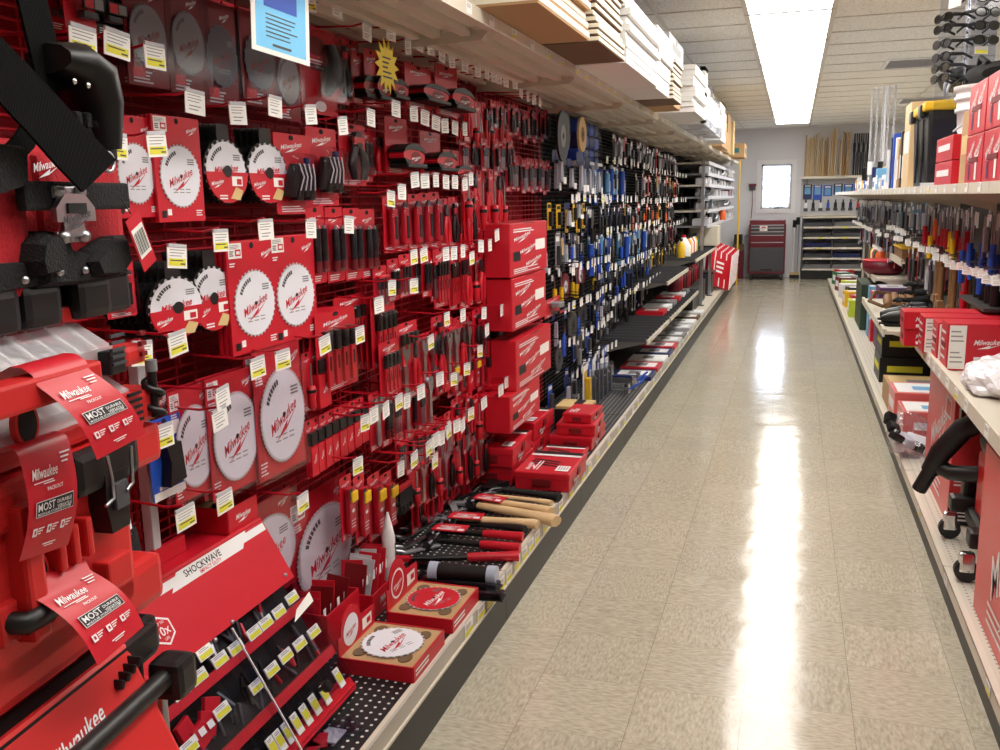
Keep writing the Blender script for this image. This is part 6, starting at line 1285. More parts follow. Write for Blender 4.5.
for x in (-W/2+.05, W/2-.05): MB().prism([(-.14, -.012), (.14, -.012), (.14, -.14)], x-.006, x+.006, 'grey', 'x').build('bracket', t)
HN = {}
for i in range(24):
    x = RX0+.0+.033*i; mt = R.choice(['wood', 'tan', 'pole_tan', 'pole_tan', 'kraft', 'grey_light']); h = R.uniform(.6, .78)
    if i in (13, 14, 15): h = .82; mt = 'wood'
    if mt not in HN: HN[mt] = tag(MB().tube([(0, 0, 0), (0, 0, .4), (0, 0, 1)], [.013, .015, .011], mt, 8).build('wooden_pole'), '', 'pole'); o = HN[mt]
    else: o = dup(HN[mt])
    put(o, (x, 17.5+.06*(i % 3)-.06, 1.776), scale=(1.05, 1.05, h), rot=(R.uniform(-.03, .0), R.uniform(-.02, .02), 0), label=f'wooden tool handle on the wall shelf, {nth(i)} counting from the window', group='wooden tool handles')
for i in range(7):
    x = RX0+.8+.036*i; m = MB().tube([(0, 0, 0), (0, 0, .35), (0, 0, .72)], [.014, .016, .012], 'grey_dark' if i % 3 else 'black', 8); m.cyl((0, 0, .4), (0, 0, .56), .02, 'grey' if i % 2 else 'black')
    tag(m.build('dark_pole', None, (x, 17.48-.03*(i % 2), 1.776)), f'dark handle on the wall shelf, {nth(i)} after the wooden ones', 'pole', 'dark handles on the wall shelf')
# ceiling air vent
for i, (x, y) in enumerate(((1.05, 9.6), (1.55, 13.4))):
    t = thing('ceiling_vent', f'louvred ceiling vent, {("the larger one by the sunglasses", "the smaller one toward the far wall")[i]}', 'vent', (x, y, ZC-.006)); f = MB()
    for dx in (-.29, .29): f.box((dx, 0, 0), (.03, .6, .012), 'white')
    for dy in (-.29, .29): f.box((0, dy, 0), (.56, .03, .012), 'white')
    f.build('frame', t); s = MB()
    for k in range(9): s.box((0, -.24+.06*k, -.002), (.55, .035, .004), 'grey_light', rot=(.6, 0, 0))
    s.build('louvre', t); MB().box((0, 0, .004), (.56, .56, .002), 'black_matte').build('duct', t)
# ------------------------------------------------------------------ the shelving run across the aisle
XE, XB, ZR = .56, 1.08, .15
for i in range(12):
    yc = 1.0+1.22*i+.61
    t = thing('gondola_shelving', f'section of shelving across the aisle, {nth(i)} from its near end', 'shelving', (XE, yc, 0), FACE_L, 'shelving sections across the aisle')
    MB().box((0, .27, ZR-.01), (SL-.004, .5, .02), 'deck_cream').build('base_deck', t); MB().box((0, .03, .055), (SL-.002, .02, .11), 'shelf_dark').build('kick_plate', t)  # kick plate's dark grey stands for the shadow below the lip
    MB().box((0, .004, ZR-.022), (SL-.006, .008, .045), 'shelf_metal').box((0, .01, ZR-.003), (SL-.006, .02, .006), 'shelf_metal').build('shelf_lip', t)
    MB().box((0, .535, .8), (SL-.006, .012, 1.36), 'brown_board' if 'brown_board' in MATS else 'shelf_dark').build('back_panel', t)
    for s in (-1, 1): MB().box((s*(SL/2-.015), .52, .75), (.025, .04, 1.48), 'shelf_metal').build('upright', t)
    MB().box((0, .31, 1.483), (SL-.004, .5, .014), 'shelf_metal').build('top_shelf', t); MB().box((0, .058, 1.48), (SL-.004, .012, .04), 'shelf_metal').build('top_shelf_lip', t)
    MB().prism([(.07, 1.47), (.52, 1.47), (.52, 1.36)], -SL/2+.004, -SL/2+.01, 'shelf_metal', 'x').build('shelf_bracket', t)
ticket_row(.5, [2.6+.75*i for i in range(9)], XE-.0031, ZR-.02, FACE_L, 'on the base lip across the aisle'); ticket_row(.1, [3.6+.26*i for i in range(24)], XE+.052-.0021, 1.482, FACE_L, 'on the high lip across the aisle')
def rshelf(look, y0, y1, z, x=.58, d=.46):
    t = thing('cream_shelf', look, 'shelf', (x, (y0+y1)/2, z), FACE_L); L = y1-y0
    MB().box((0, d/2, -.01), (L, d, .02), 'shelf_metal').build('board', t); MB().box((0, -.004, -.012), (L, .01, .05), 'shelf_metal').box((0, .002, .008), (L, .02, .008), 'shelf_metal').build('lip', t)
    for s in (-1, 1): MB().prism([(.04, -.02), (d, -.02), (d, -.14)], s*(L/2-.02)-.004, s*(L/2-.02)+.004, 'shelf_metal', 'x').build('bracket', t)
rshelf('cream shelf in front, loaded with red boxes and clear bags', 1.7, 4.68, .78)
rshelf('cream shelf with black shoes, further along across the aisle', 6.3, 8.3, .6, .585, .46); rshelf('cream shelf carrying the maroon bowl far along', 9.1, 11.0, .7, .74, .31); rshelf('narrow cream shelf with the yellow rimmed tray', 8.0, 8.9, .93, .84, .21)
ticket_row(.4, [2.3, 2.5, 2.72, 2.95, 3.3, 3.5, 3.7, 3.9, 4.05, 4.2, 4.4], .571-.0013, .768, FACE_L, 'on the lip under the red boxes', sc=1.1); ticket_row(.3, [6.4+.2*i for i in range(9)], .576-.0013, .588, FACE_L, 'on the shoe shelf lip')
mat('carton_red_glare', (214, 58, 62), .35); mat('carton_pink', (222, 110, 108), .3)  # large cartons: glare painted in as a lighter red
def redbox(look, x0, x1, y0, y1, z0, z1, white=0., pic=False, words=True, ml='red'):
    """front looks to the camera end of the aisle, its near end shows to the aisle"""
    t = thing('red_tool_carton', look, 'carton', ((x0+x1)/2, (y0+y1)/2, z0)); w, d, h = x1-x0, y1-y0, z1-z0
    b = MB().box((0, 0, h/2), (w, d, h), ml, bev=.003); f = -d/2-.001
    if white:
        b.panel(-w/2+.006, -w/2+white, .006, h-.006, f, 'paper'); b.lines(-w/2+.012, -w/2+white-.008, h*.85, 3, h*.1, h*.03, f-.0004, 'print_grey'); b.lines(-w/2+.012, -w/2+white-.008, h*.4, 3, h*.1, h*.03, f-.0004, 'print_grey')
        s = MB(); s.M = Matrix.Rotation(-PI/2, 4, 'Z'); s.lines(-d*.4, d*.3, h*.8, 4, h*.18, h*.06, -w/2-.001, 'white'); off = len(b.v); b.v += s.v; k = b.mid('white'); b.f += [tuple(off+i for i in q) for q in s.f]; b.mi += [k]*len(s.f); b.sm += s.sm
    if words: b.logo(-w/2+.1 if not white else -w/2+white+.08, h*.62, f, .1, 'white', .05); b.lines(-w/2+.05 if not white else -w/2+white+.03, -w/2+.14 if not white else -w/2+white+.12, h*.3, 1, .02, .014, f, 'white')
    if pic: b.panel(.0, .16, h*.15, h*.9, f, 'grey_light'); b.box((.09, f, h*.5), (.02, .003, h*.6), 'grey_dark', rot=(0, .7, 0))
    b.build('carton', t); MB().box((-w/2-.001, 0, h*.5), (.003, d*.5, .02), 'red_dark').build('flap', t); return t
redbox('lower long red box jutting past the shelf end', .5, 1.0, 4.5, 4.66, .782, .858); redbox('upper long red box jutting past the shelf end', .495, 1.0, 4.49, 4.65, .86, .94)
redbox('red box with white end, first behind the clear bag row', .555, 1.02, 4.3, 4.46, .782, .94, .055); redbox('red box with white end, middle of three on the shelf', .585, 1.02, 4.12, 4.27, .782, .94, .055); redbox('red box with white end and wrench picture on the shelf', .59, 1.04, 3.9, 4.06, .782, .965, .066, pic=True)
redbox('slim red box leaning between the white ended boxes', .6, .68, 4.07, 4.105, .782, .9, words=False)
def crumple(name, look, c, d, n, mt, seed, cat='bag', extra=None):
    t = thing(name, look, cat, c); rr = random.Random(seed); bm = bmesh.new(); bmesh.ops.create_icosphere(bm, subdivisions=4, radius=1)
    ph = [(Vector((rr.uniform(-1, 1), rr.uniform(-1, 1), rr.uniform(-1, 1))).normalized(), rr.uniform(3, 8), rr.uniform(0, 6)) for _ in range(n)]
    for v in bm.verts:
        p = v.co.copy(); k = 1+sum(.09*abs(math.sin(a.dot(p)*f+o)) for a, f, o in ph)-.09*n*.6
        p *= k; v.co = Vector((p.x*d[0], p.y*d[1], max(0, p.z*.9+.55)*d[2]))
    m = MB(); bm.verts.index_update(); m.add([v.co.copy() for v in bm.verts], [[v.index for v in f.verts] for f in bm.faces], mt, False); bm.free(); m.build('plastic', t)
    if extra: extra(t)
    return t
def inner(t):
    for i in range(4): MB().box((-.05+.033*i, .01, .045+.02*(i % 2)), (.05, .14, .05), ('white', 'grey_light', 'black', 'white')[i], rot=(.1, .2*i, .3*i), bev=.01).build('wrapped_item', t)
mat('poly_white', (240, 238, 244), .2, spec=.8); clear('poly_clear', (250, 250, 255), .42, .06)
crumple('clear_plastic_bag', 'crumpled clear bag lying in front of the white ended red boxes', (.74, 3.5, .783), (.15, .2, .085), 7, 'poly_white', 3, extra=None)
for i, (y, x, red) in enumerate(((2.72, .78, 1), (2.5, .72, 0), (2.58, .95, 1))):
    t = thing('clear_box', ['clear plastic box with red item on the shelf, past the crumpled bag', 'low clear tray at the shelf edge by the tickets', 'clear box at the back of the shelf by the wall'][i], 'box', (x, y, .781)); MB().box((0, 0, .055), (.2, .17, .11), 'clear', bev=.004).build('box', t); MB().box((.01, 0, .05), (.1, .1, .09), 'red' if red else 'pink', rot=(0, .3, .2), bev=.006).build('item', t); MB().box((-.03, -.05, .004), (.1, .06, .004), 'white').build('insert', t)
# big cartons under that shelf
def bigcarton(look, x0, x1, y0, y1, z0, z1, side, word):
    t = thing('large_red_carton', look, 'carton', ((x0+x1)/2, (y0+y1)/2, z0)); w, d, h = x1-x0, y1-y0, z1-z0
    b = MB().box((0, 0, h/2), (w, d, h), 'carton_red_glare', bev=.004); f = -d/2-.001
    b.panel(-w*.46, -w*.1, h*.79, h*.88, f, 'paper'); b.text('M18', -w*.33, h*.835, f-.0005, 'red_dark', h*.065); b.text('OUTPERFORMS', -w*.24, h*.4, f-.0005, 'white', h*.034); b.lines(-w*.46, -w*.05, h*.37, 3, h*.03, h*.014, f, 'white'); b.panel(-w*.5, w*.5, .0, h*.13, f, 'black'); b.lines(-w*.42, w*.1, h*.105, 3, h*.03, h*.014, f-.0006, 'white')
    s = MB(); s.M = Matrix.Rotation(-PI/2, 4, 'Z'); g = -w/2-.0012
    s.logo(0, h*.62, g, d*.62, 'white', .5); s.text('FUEL', d*.05, h*.3, g, 'white', h*.1, rot=.5); s.lines(-d*.3, d*.2, h*.2, 3, h*.05, h*.02, g, 'white'); s.panel(d*.2, d*.4, h*.75, h*.9, g, 'white'); s.panel(d*.22, d*.38, h*.77, h*.88, g-.0004, 'red')
    off = len(b.v); b.v += s.v; ids = [b.mid(q) for q in s.mats]; b.f += [tuple(off+i for i in q) for q in s.f]; b.mi += [ids[i] for i in s.mi]; b.sm += s.sm
    b.build('carton', t); MB().box((0, 0, h), (w*.9, .05, .003), 'tan').build('tape', t)
bigcarton('large red carton lettered M18 under the shelf, behind the vacuum hose', .635, 1.03, 3.9, 4.6, ZR+.002, .7, 1, 1)
bigcarton('large glossy red carton under the shelf, in front of the vacuum', .6, 1.05, 2.1, 3.1, ZR+.002, .7, 1, 1)
def vacuum():
    t = thing('shop_vacuum', 'red and black shop vacuum with thick black hose between the large cartons', 'vacuum', (.83, 3.5, ZR+.002), FACE_L)
    MB().box((0, 0, .27), (.3, .3, .26), 'red_plastic', bev=.04).box((0, -.0, .2), (.24, .26, .2), 'red_plastic', bev=.03).build('tank', t)
    for s in (-1, 1): MB().box((s*.13, -.12, .25), (.05, .05, .26), 'red_plastic', bev=.012).build('rib', t)
    MB().box((0, 0, .43), (.3, .3, .09), 'black', bev=.03).lathe([(.15, .47), (.14, .5), (.08, .515)], 'black', n=20).build('lid', t)
    MB().box((0, 0, .12), (.4, .34, .06), 'black', bev=.02).box((-.22, -.17, .15), (.08, .1, .06), 'black', bev=.014).box((.17, -.17, .15), (.08, .1, .06), 'black', bev=.014).build('base', t)
    for x, y in ((-.24, -.21), (.19, -.22), (-.2, .14), (.2, .14)):
        c = MB().cyl((x-.014, y, .04), (x+.014, y, .04), .039, 'black', n=18).build('caster', t); MB().box((x+.0, y-.0, .07), (.04, .05, .07), 'chrome', bev=.01).build('fork', c, label='bright steel caster fork')
    MB().box((-.25, -.15, .2), (.07, .05, .14), 'black', bev=.014).build('foot', t)
    o = Vector((.83, 3.5, ZR+.002)); inv = (Matrix.Translation(o) @ Matrix.Rotation(FACE_L, 4, 'Z')).inverted()
    P = [inv @ Vector(p) for p in ((.8, 3.62, .6), (.72, 3.66, .655), (.63, 3.68, .6), (.565, 3.7, .5), (.535, 3.72, .42))]
    MB().tube(P, [.04, .042, .042, .04, .034], 'black', 14).tube([P[-1], P[-1]+(P[-1]-P[-2]).normalized()*.09], .028, 'black', 14).build('hose', t, label='thick curved black hose')
    Q = [inv @ Vector(p) for p in ((.545, 3.72, .45), (.6, 3.68, .43), (.68, 3.64, .44), (.76, 3.6, .47))]
    MB().tube(Q, [.03, .03, .032, .034], 'black', 12).build('hose_branch', t)
vacuum()
t = crumple('crumpled_bag', 'white and black crumpled plastic bag on the base deck past the M18 carton', (.61, 4.98, ZR+.004), (.1, .15, .14), 8, 'poly_clear', 11, extra=inner)
for i in range(3): MB().box((-.07-.01*i, -.08+.07*i, .1+.03*i), (.06, .07, .04), 'black', rot=(.4*i, .5, .3), bev=.012).build('black_patch', t)
def label_box(look, x0, x1, y0, y1, z0, z1, mt, lid='white', band=None):
    t = thing('labelled_box', look, 'box', ((x0+x1)/2, (y0+y1)/2, z0)); w, d, h = x1-x0, y1-y0, z1-z0
    b = MB().box((0, 0, h/2), (w, d, h), mt, bev=.003); b.build('carton', t); m = MB().box((0, 0, h+.0005), (w*.9, d*.8, .002), lid); m.box((0, -d*.05, h+.0018), (w*.4, d*.3, .001), 'blue_light' if lid == 'white' else 'grey'); m.build('top_label', t)
    if band: MB().box((0, -d/2-.001, h*.55), (w*.7, .002, h*.25), band).box((-w/2-.001, 0, h*.55), (.002, d*.7, h*.25), band).build('side_label', t)
label_box('pale box with white top label on the base deck past the crumpled bag', .6, .95, 5.2, 5.5, ZR+.002, .32, 'carton_pink', band='white'); label_box('second pale box with white top label, next along the base deck', .59, .95, 5.56, 5.9, ZR+.002, .35, 'carton_pink', band='white')
label_box('flat brown box spanning behind the white topped boxes', .6, 1.0, 6.0, 6.4, ZR+.002, .3, 'kraft', 'tan'); label_box('lower black box with yellow label under the shoe shelf', .62, .95, 6.9, 7.35, ZR+.002, .33, 'black', 'black', 'yellow_tag'); label_box('upper black box with yellow label under the shoe shelf', .63, .95, 6.92, 7.33, .335, .5, 'black', 'black', 'yellow_tag')
# shoes and gloves
def shoe(look, x, y, z, rz, mt='black'):
    t = thing('work_shoe', look, 'shoe', (x, y, z), rz); MB().prism([(-.14, -.03), (-.1, -.045), (.0, -.038), (.08, -.05), (.14, -.035), (.155, 0), (.14, .035), (.08, .05), (0, .038), (-.1, .045), (-.14, .03)], 0, .022, 'black_matte', 'z').build('sole', t)
    MB().tube([(.135, 0, .04), (.08, 0, .05), (.02, 0, .062), (-.05, 0, .08), (-.11, 0, .085)], [.026, .042, .044, .046, .038], mt, 12).build('upper', t); m = MB()
    for k in range(3): m.box((.02-.025*k, 0, .105+.012*k), (.008, .06, .006), 'grey')
    m.build('lace', t); MB().tube([(-.125+.03*math.cos(a)*1.4+.03, .034*math.sin(a), .128) for a in [k*PI/6 for k in range(12)]], .01, 'grey_dark', 6, closed=True).build('collar', t)
shoe('black work shoe at the shelf edge, pointing to the aisle', .72, 6.55, .601, PI-.3); shoe('second black work shoe behind the first on the cream shelf', .73, 6.78, .601, PI-.2)
for i in range(4):
    t = thing('black_glove', f'black glove in the pile above the shoes, {nth(i)} from the bottom', 'glove', (.76+.035*i, 6.9+.05*i, .66+.05*i), PI+.5-.25*i); MB().tube([(0, 0, .02), (-.08, 0, .03), (-.16, 0, .03)], [.04, .05, .045], 'black_fabric', 10, flat=(.5, 1)).build('palm', t)
    for k in range(4): MB().tube([(.02, -.036+.024*k, .02), (.07, -.04+.027*k, .03), (.11-.012*abs(k-1), -.042+.029*k, .015)], [.014, .013, .009], 'black_fabric', 8).build('finger', t)
    MB().tube([(-.05, -.045, .02), (-.02, -.075, .02), (.02, -.085, .012)], [.014, .014, .01], 'black_fabric', 8).build('thumb', t)
    MB().box((-.18, 0, .03), (.05, .1, .05), 'grey_dark', bev=.012).build('cuff', t)
t = thing('red_folded_cloth', 'red folded cloth beside the black shoes', 'cloth', (.74, 7.05, .601)); MB().box((0, 0, .008), (.2, .24, .016), 'red_fabric', bev=.006).build('cloth', t)
# further things on this side
t = thing('leather_pouch', 'tan leather tool pouch heaped beyond the shoes', 'pouch', (.76, 7.5, .622), .3)
for k in range(4): MB().tube([(-.1+.06*k, -.1, .02), (-.06+.05*k, 0, .07+.01*k), (-.02+.05*k, .12, .03)], [.03, .036, .02], 'wood_dark', 8).build('pocket', t)
MB().tube([(-.14, -.12, .02), (-.2, 0, .05), (-.1, .15, .1), (.1, .16, .08)], .014, 'brown', 8).build('belt', t)
label_box('purple banded box far along the base deck', .72, .95, 8.4, 8.75, ZR+.002, .68, 'purple', 'grey_light', 'grey'); label_box('red and white box beside the purple banded box', .7, .95, 8.85, 9.05, ZR+.002, .6, 'red', 'white', 'white')
label_box('dark green crate far along the base deck', .66, .98, 9.6, 10.4, ZR+.002, .6, 'green_dark', 'olive', 'olive'); label_box('pale blue pack between the purple box and the crate', .7, .92, 9.15, 9.35, ZR+.002, .62, 'blue_light', 'white')
t = thing('maroon_bowl', 'maroon round tub on the far cream shelf', 'tub', (.85, 9.6, .706)); MB().lathe([(.14, 0), (.19, .03), (.2, .13), (.19, .13), (.18, .03), (.05, .01)], 'maroon', n=24).build('bowl', t); MB().lathe([(.2, .125), (.206, .135), (.19, .14)], 'red', n=24).build('rim', t)
t = thing('yellow_tray', 'yellow rimmed tray on the narrow cream shelf', 'tray', (.945, 8.4, .944)); MB().box((0, 0, .04), (.2, .6, .08), 'wood_dark', bev=.01).build('tray', t); MB().box((0, 0, .085), (.22, .62, .014), 'yellow', bev=.004).build('rim', t)
for i in range(10):
    y = 10.75+.48*i; mt = ['lime', 'red', 'yellow', 'black', 'white', 'lime', 'maroon', 'grey_light', 'green', 'red'][i]
    t = thing('deck_box', f'{mt} small box on the far base deck across the aisle, {nth(i)} along', 'box', (.72+.05*(i % 2), y, ZR+.002), .03*i); MB().box((0, 0, .09), (.22, .26, .18), mt, bev=.006).build('carton', t); MB().box((-.111, 0, .1), (.002, .16, .08), 'white').box((0, 0, .181), (.14, .16, .002), 'white').build('label', t)
for i in range(7):
    t = thing('canister', f'{("orange", "black", "green", "red", "white", "yellow", "black")[i]} canister far along the shelf with the maroon tub, {nth(i)} in line', 'canister', (.84, 9.95+.13*i, .701)); MB().lathe([(.045, 0), (.048, .01), (.048, .17), (.03, .2)], ('orange', 'black', 'green', 'red', 'white', 'yellow', 'black')[i], n=12).build('body', t); MB().cyl((0, 0, .2), (0, 0, .23), .02, 'white').build('cap', t)
# hanging rows across the aisle
rw = dict(face=FACE_L)
def rrow(keys, y0, y1, zt, h, where, X=.86, **k): trow(keys, y0, y1, zt, h, where, X=X, face=FACE_L, **k)
T['long_red'] = (tiny('red_sleeved_bar', 'bar', lambda m: (m.cyl((0, -.02, 0), (0, -.02, -.34), .018, 'red', n=8), m.panel(-.015, .015, -.1, -.04, -.0384, 'white'))), .05, .34); WORD['long_red'] = 'red sleeved bar'
T['long_wood'] = (tiny('wooden_mallet', 'mallet', lambda m: (m.cyl((0, -.02, 0), (0, -.02, -.26), .014, 'wood_dark', n=8), m.box((0, -.02, -.3), (.08, .04, .06), 'wood_dark', bev=.006))), .09, .33); WORD['long_wood'] = 'wooden mallet'
T['long_steel'] = (tiny('steel_file', 'file', lambda m: (m.prism([(-.014, 0), (.014, 0), (.01, -.3), (-.01, -.3)], -.012, -.004, 'grey_dark'), m.cyl((0, -.008, -.3), (0, -.008, -.38), .013, 'brown', n=8))), .04, .38); WORD['long_steel'] = 'long steel file'
T['sky_pack'] = (tiny('pale_blue_pack', 'pack', bcard('blue_light', 'grey_light', w=.1, h=.24)), .1, .24); WORD['sky_pack'] = 'pale blue pack'
rrow(['black_card', 'wrench', 'long_steel', 'black_driver'], 3.2, 4.3, 1.36, .36, 'under the red box shelf end', X=.9)
rrow(['blue_driver', 'blue_driver', 'blue_driver'], 4.45, 5.2, 1.38, .34, 'in the blue handled row across the aisle', gap=1.3); rrow(['wrench', 'black_card', 'yellow_card'], 4.2, 4.5, 1.37, .2, 'beside the blue handled row')
rrow(['red_driver', 'red_driver', 'yellow_driver', 'red_driver', 'orange_plier'], 5.2, 6.7, 1.38, .3, 'in the red handled row across the aisle'); rrow(['sky_pack', 'white_card', 'sky_pack', 'white_card'], 6.8, 8.3, 1.38, .26, 'in the pale row across the aisle')
rrow(['white_card', 'tri', 'wrench', 'small_disc', 'white_card'], 8.4, 13.5, 1.36, .24, 'in the far upper row across the aisle', gap=1.4); rrow(['white_card', 'wrench', 'red_card', 'black_plier', 'tri'], 8.4, 13.5, 1.06, .24, 'in the far lower row across the aisle', X=.92, gap=1.4)
rrow(['long_steel', 'wrench', 'black_card', 'long_steel'], 3.0, 4.5, 1.02, .3, 'in the lower file row across the aisle', X=.94); rrow(['long_red', 'long_red', 'red_driver'], 4.5, 5.3, 1.1, .34, 'in the red sleeved row across the aisle', X=.9, gap=1.25)
rrow(['long_wood', 'long_steel', 'long_wood'], 5.3, 6.4, 1.04, .32, 'in the mallet row across the aisle', X=.92); rrow(['purple_card', 'red_card', 'white_card', 'black_plier'], 6.4, 7.9, 1.06, .3, 'in the mixed lower row across the aisle', X=.92)
def rhooks(y0, y1, p, z, where, X=.74): thooks(y0, y1, p, z, where, X=X, face=FACE_L, yl=.05, sc=.8, wire='grey_dark')
rhooks(3.7, 5.6, .16, 1.13, 'over the file row across the aisle'); rhooks(5.6, 7.6, .26, 1.14, 'over the mallets across the aisle'); rhooks(8.4, 13, .5, 1.12, 'in the far lower row across the aisle'); rhooks(8.4, 13, .6, 1.38, 'in the far upper row across the aisle')
rhooks(7.0, 8.3, .3, 1.2, 'under the pale packs across the aisle')
for i in range(4):
    t = thing('white_capped_bottle', f'small white capped bottle below the red sleeved bars, {nth(i)} along', 'bottle', (.86, 4.5+.13*i, .97)); MB().cyl((0, 0, .0), (0, 0, .09), .022, 'black', n=12).build('body', t); MB().cyl((0, 0, .09), (0, 0, .14), .018, 'white', n=12).build('cap', t)
t = thing('bottle_rail', 'narrow dark rail carrying the white capped bottles', 'rail', (.92, 4.72, .968)); MB().box((0, 0, -.008), (.24, .62, .014), 'shelf_dark').build('board', t); MB().box((.1, 0, -.06), (.02, .6, .1), 'shelf_dark').build('brace', t)
# ---- on the top shelf
ZT2 = 1.491
for j in range(2):
    for i in range(3):
        y0 = 3.05+.36*i; redbox(f'{("lower", "upper")[j]} row red box on the top shelf, {("first", "second", "third")[i]} from its near end', .64, .9, y0, y0+.34, ZT2+.19*j, ZT2+.19*j+.186, 0, words=True)
def facelabel():
    for o in list(SC.objects):
        if o.get('label', '').endswith('from its near end') and 'row red box' in o['label']:
            m = MB(); m.M = Matrix.Rotation(-PI/2, 4, 'Z'); g = -.1315; m.logo(-.06, .13, g, .14, 'white', .5); m.logo(.08, .14, g, .14, 'white', .5); m.panel(.04, .075, .02, .11, g, 'paper'); m.panel(-.09, -.06, .02, .08, g, 'purple'); m.build('print', o)
facelabel()
label_box('tall tan box on the top shelf beside the red boxes', .66, .95, 4.16, 4.38, ZT2, ZT2+.3, 'kraft', 'tan', 'tan')
label_box('lower red and white box under the white bucket', .64, .96, 4.45, 4.95, ZT2, ZT2+.11, 'red', 'white', 'white'); label_box('upper red and white box under the white bucket', .64, .96, 4.46, 4.94, ZT2+.114, ZT2+.22, 'red', 'white', 'white')
t = thing('white_bucket', 'white ribbed bucket on the red and white boxes', 'bucket', (.82, 4.68, ZT2+.224)); MB().lathe([(.125, 0), (.135, .02), (.14, .1), (.15, .1), (.15, .115), (.142, .115), (.145, .15), (.155, .15), (.155, .165), (.147, .165), (.15, .19), (.16, .19), (.16, .21)], 'white', n=28).build('body', t); MB().tube([(.0, -.16, .17), (-.1, -.12, .06), (-.15, 0, .02), (-.1, .12, .06), (0, .16, .17)], .004, 'steel', 6).build('bail', t)
t = thing('black_bag', 'black soft bag lying on the white bucket', 'bag', (.82, 4.68, ZT2+.436)); MB().tube([(-.02, -.2, .03), (0, -.08, .05), (.0, .06, .055), (0, .2, .03)], [.05, .08, .085, .05], 'black_fabric', 12, flat=(.55, 1.3)).build('body', t); MB().tube([(-.05, -.12, .08), (-.06, 0, .12), (-.05, .12, .08)], .012, 'black_matte').build('strap', t)
def tote():
    t = thing('storage_tote', 'large black tote with yellow lid on the top shelf', 'tote', (.86, 5.75, ZT2), FACE_L); MB().box((0, 0, .2), (.62, .38, .4), 'black', bev=.02, taper=(1.08, 1.08)).build('body', t)
    l = MB().box((0, 0, .42), (.72, .46, .045), 'yellow', bev=.012).box((0, -.1, .45), (.3, .12, .03), 'yellow', bev=.01); l.build('lid', t)
    for x in (-.2, .2): MB().box((x, -.226, .4), (.1, .03, .07), 'black', bev=.01).build('latch', t)
    for x in (-.12, .12): MB().box((x, -.203, .2), (.03, .012, .34), 'black', bev=.004).build('rib', t)
tote()
t = thing('black_bag', 'black folded bag with pale cord on the yellow tote lid', 'bag', (.84, 5.6, ZT2+.515)); MB().tube([(0, -.26, .04), (0, -.1, .06), (.0, .1, .07), (0, .26, .04)], [.06, .08, .085, .06], 'black_fabric', 12, flat=(.6, 1.5)).build('body', t); MB().tube([(-.1, -.24, .06), (-.13, -.26, .0), (-.12, -.22, -.06), (-.06, -.1, .11), (.0, .1, .15)], .008, 'grey_light').build('cord', t, label='pale grey cord')
label_box('tall orange brown box just past the black tote', .66, .98, 6.28, 6.6, ZT2, ZT2+.52, 'wood', 'wood', 'white')
for i, (y, mt, h, band) in enumerate(((6.7, 'tan', .36, 'white'), (6.86, 'black', .38, 'white'), (7.02, 'kraft', .34, 'white'), (7.2, 'white', .36, 'grey_light'), (7.4, 'blue', .4, 'blue_dark'), (7.55, 'blue_dark', .38, 'blue'), (7.8, 'white', .3, 'blue_light'))):
    t = thing('upright_binder', f'{mt.replace("_", " ")} upright flat pack on the top shelf, {nth(i)} past the orange brown box', 'pack', (.84, y, ZT2)); MB().box((0, 0, h/2), (.34, .07, h), mt, bev=.003).build('cover', t); MB().box((-.171, 0, h*.4), (.002, .05, h*.4), band).build('spine_label', t)
for i in range(12):
    if i == 4: continue
    y = 8.2+.32*i; mt = ['white', 'grey_light', 'blue_light', 'white', 'red', 'grey', 'white', 'blue', 'yellow', 'white', 'grey_light', 'kraft'][i]; h = R.uniform(.1, .22)
    t = thing('shelf_box', f'{mt.replace("_", " ")} small box on the top shelf beyond the chains, {nth(i)} along', 'box', (.78, y, ZT2)); MB().box((0, 0, h/2), (.2, .22, h), mt, bev=.004).build('carton', t); MB().box((-.101, 0, h*.5), (.002, .14, h*.4), 'white' if mt != 'white' else 'blue').build('label', t)
# chains hanging from a frame
t = thing('chain_display', 'tall frame of hanging silver chains on the far top shelf', 'display', (.76, 9.5, ZT2), FACE_L+1.0); MB().box((0, .0, .01), (.3, .2, .02), 'grey_light').build('foot', t); MB().cyl((-.13, 0, .94), (.13, 0, .94), .008, 'white').cyl((0, .03, 0), (0, .03, .94), .01, 'white').build('bar', t)
for i in range(5):
    x = -.11+.055*i; c = MB()
    for k in range(30):
        z = .93-.026*k-(.0); P = [(x+(.008*math.cos(a) if k % 2 else 0), (-.012 if k % 2 else -.012+.008*math.cos(a)), z+.016*math.sin(a)) for a in [q*PI/4 for q in range(8)]]; c.tube(P, .0045, 'grey_light', 4, closed=True)
    c.build('chain', t)
for i in range(6):
    x = -.12+.05*i; MB().box((x, -.06, .16+.05*(i % 2)), (.045, .03, .12), ('black', 'white', 'blue_dark', 'black', 'wood', 'white')[i], bev=.006).build('hang_pack', t)
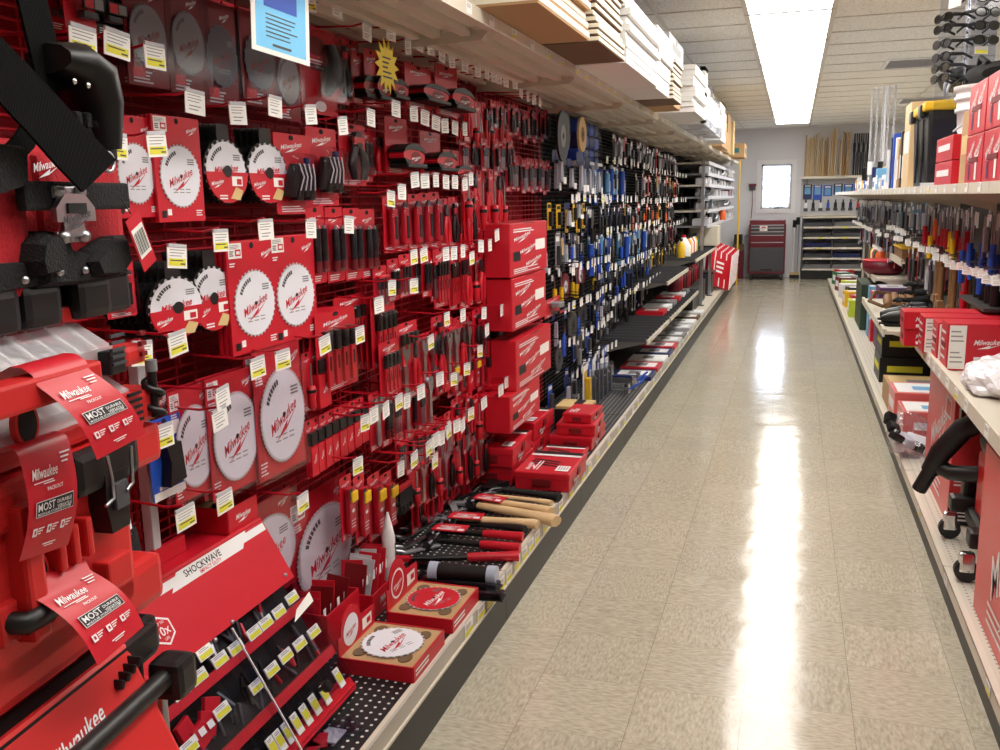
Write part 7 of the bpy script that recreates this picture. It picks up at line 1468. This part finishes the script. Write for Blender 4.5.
# sunglasses tower
def sunglass(w=.145):
    t = thing('sunglasses', '', 'sunglasses'); f = MB()
    for s in (-1, 1): f.tube([(s*.036+.031*math.cos(a), -.01*(1 if 1 else 0)+.012*abs(s*.036+.031*math.cos(a))/.07, .02*math.sin(a)) for a in [k*PI/8 for k in range(16)]], .003, 'black', 6, closed=True)
    f.tube([(-.008, -.006, .008), (0, -.007, .011), (.008, -.006, .008)], .003, 'black', 6); f.build('frame', t)
    for s in (-1, 1): MB().prism([(s*.036+.03*math.cos(a), .019*math.sin(a)) for a in [k*PI/8 for k in range(16)]], -.003, .0, 'lens').build('lens', t)
    for s in (-1, 1): MB().tube([(s*.068, .002, .006), (s*.07, .07, .008), (s*.069, .12, -.012)], [.005, .004, .0035], 'black', 6, flat=(1.8, .7)).build('temple', t)
    return t
mat('lens', (34, 30, 28), .08, spec=.8); SG = Kind(sunglass)
ty, tx = 5.16, .77; SR = .5; t = thing('sunglasses_stand', 'clear acrylic sunglasses stand rising beyond the white bucket', 'display stand', (tx, ty, ZT2), SR)

MB().box((0, 0, .012), (.24, .24, .024), 'grey_light', bev=.004).build('base', t); MB().box((-.09, 0, .5), (.004, .18, .92), 'clear').box((.09, 0, .5), (.004, .18, .92), 'clear').box((0, -.09, .5), (.18, .004, .92), 'clear').build('clear_panel', t); MB().cyl((0, 0, 0), (0, 0, 1.0), .006, 'chrome').build('pole', t)
MB().box((-.093, -.02, .88), (.003, .09, .07), 'white').build('card', t); m = MB().box((.01, -.094, .64), (.07, .003, .035), 'paper'); m.panel(-.022, .042, .625, .64, -.0962, 'yellow_tag'); m.build('price_card', t)
def onstand(fx, fy, z, rz, lab): c, s = math.cos(SR), math.sin(SR); SG.use(loc=(tx+fx*c-fy*s, ty+fx*s+fy*c, z), rz=rz+SR, label=lab)
for i, z in enumerate((2.36, 2.295, 2.235, 2.17)): onstand(0, -.135, z, 0, f'dark sunglasses on the clear stand, {("top", "second", "third", "fourth")[i]} down its front')
onstand(0, -.135, 1.99, 0, 'dark sunglasses alone low on the front of the clear stand')
for i, z in enumerate((2.29, 2.24, 2.17, 2.11, 2.06, 2.01)): onstand(-.135, 0, z, FACE_L, f'dark sunglasses on the aisle side of the clear stand, {nth(i)} from the top')
# ------------------------------------------------------------------ view
SC.view_settings.exposure = .2
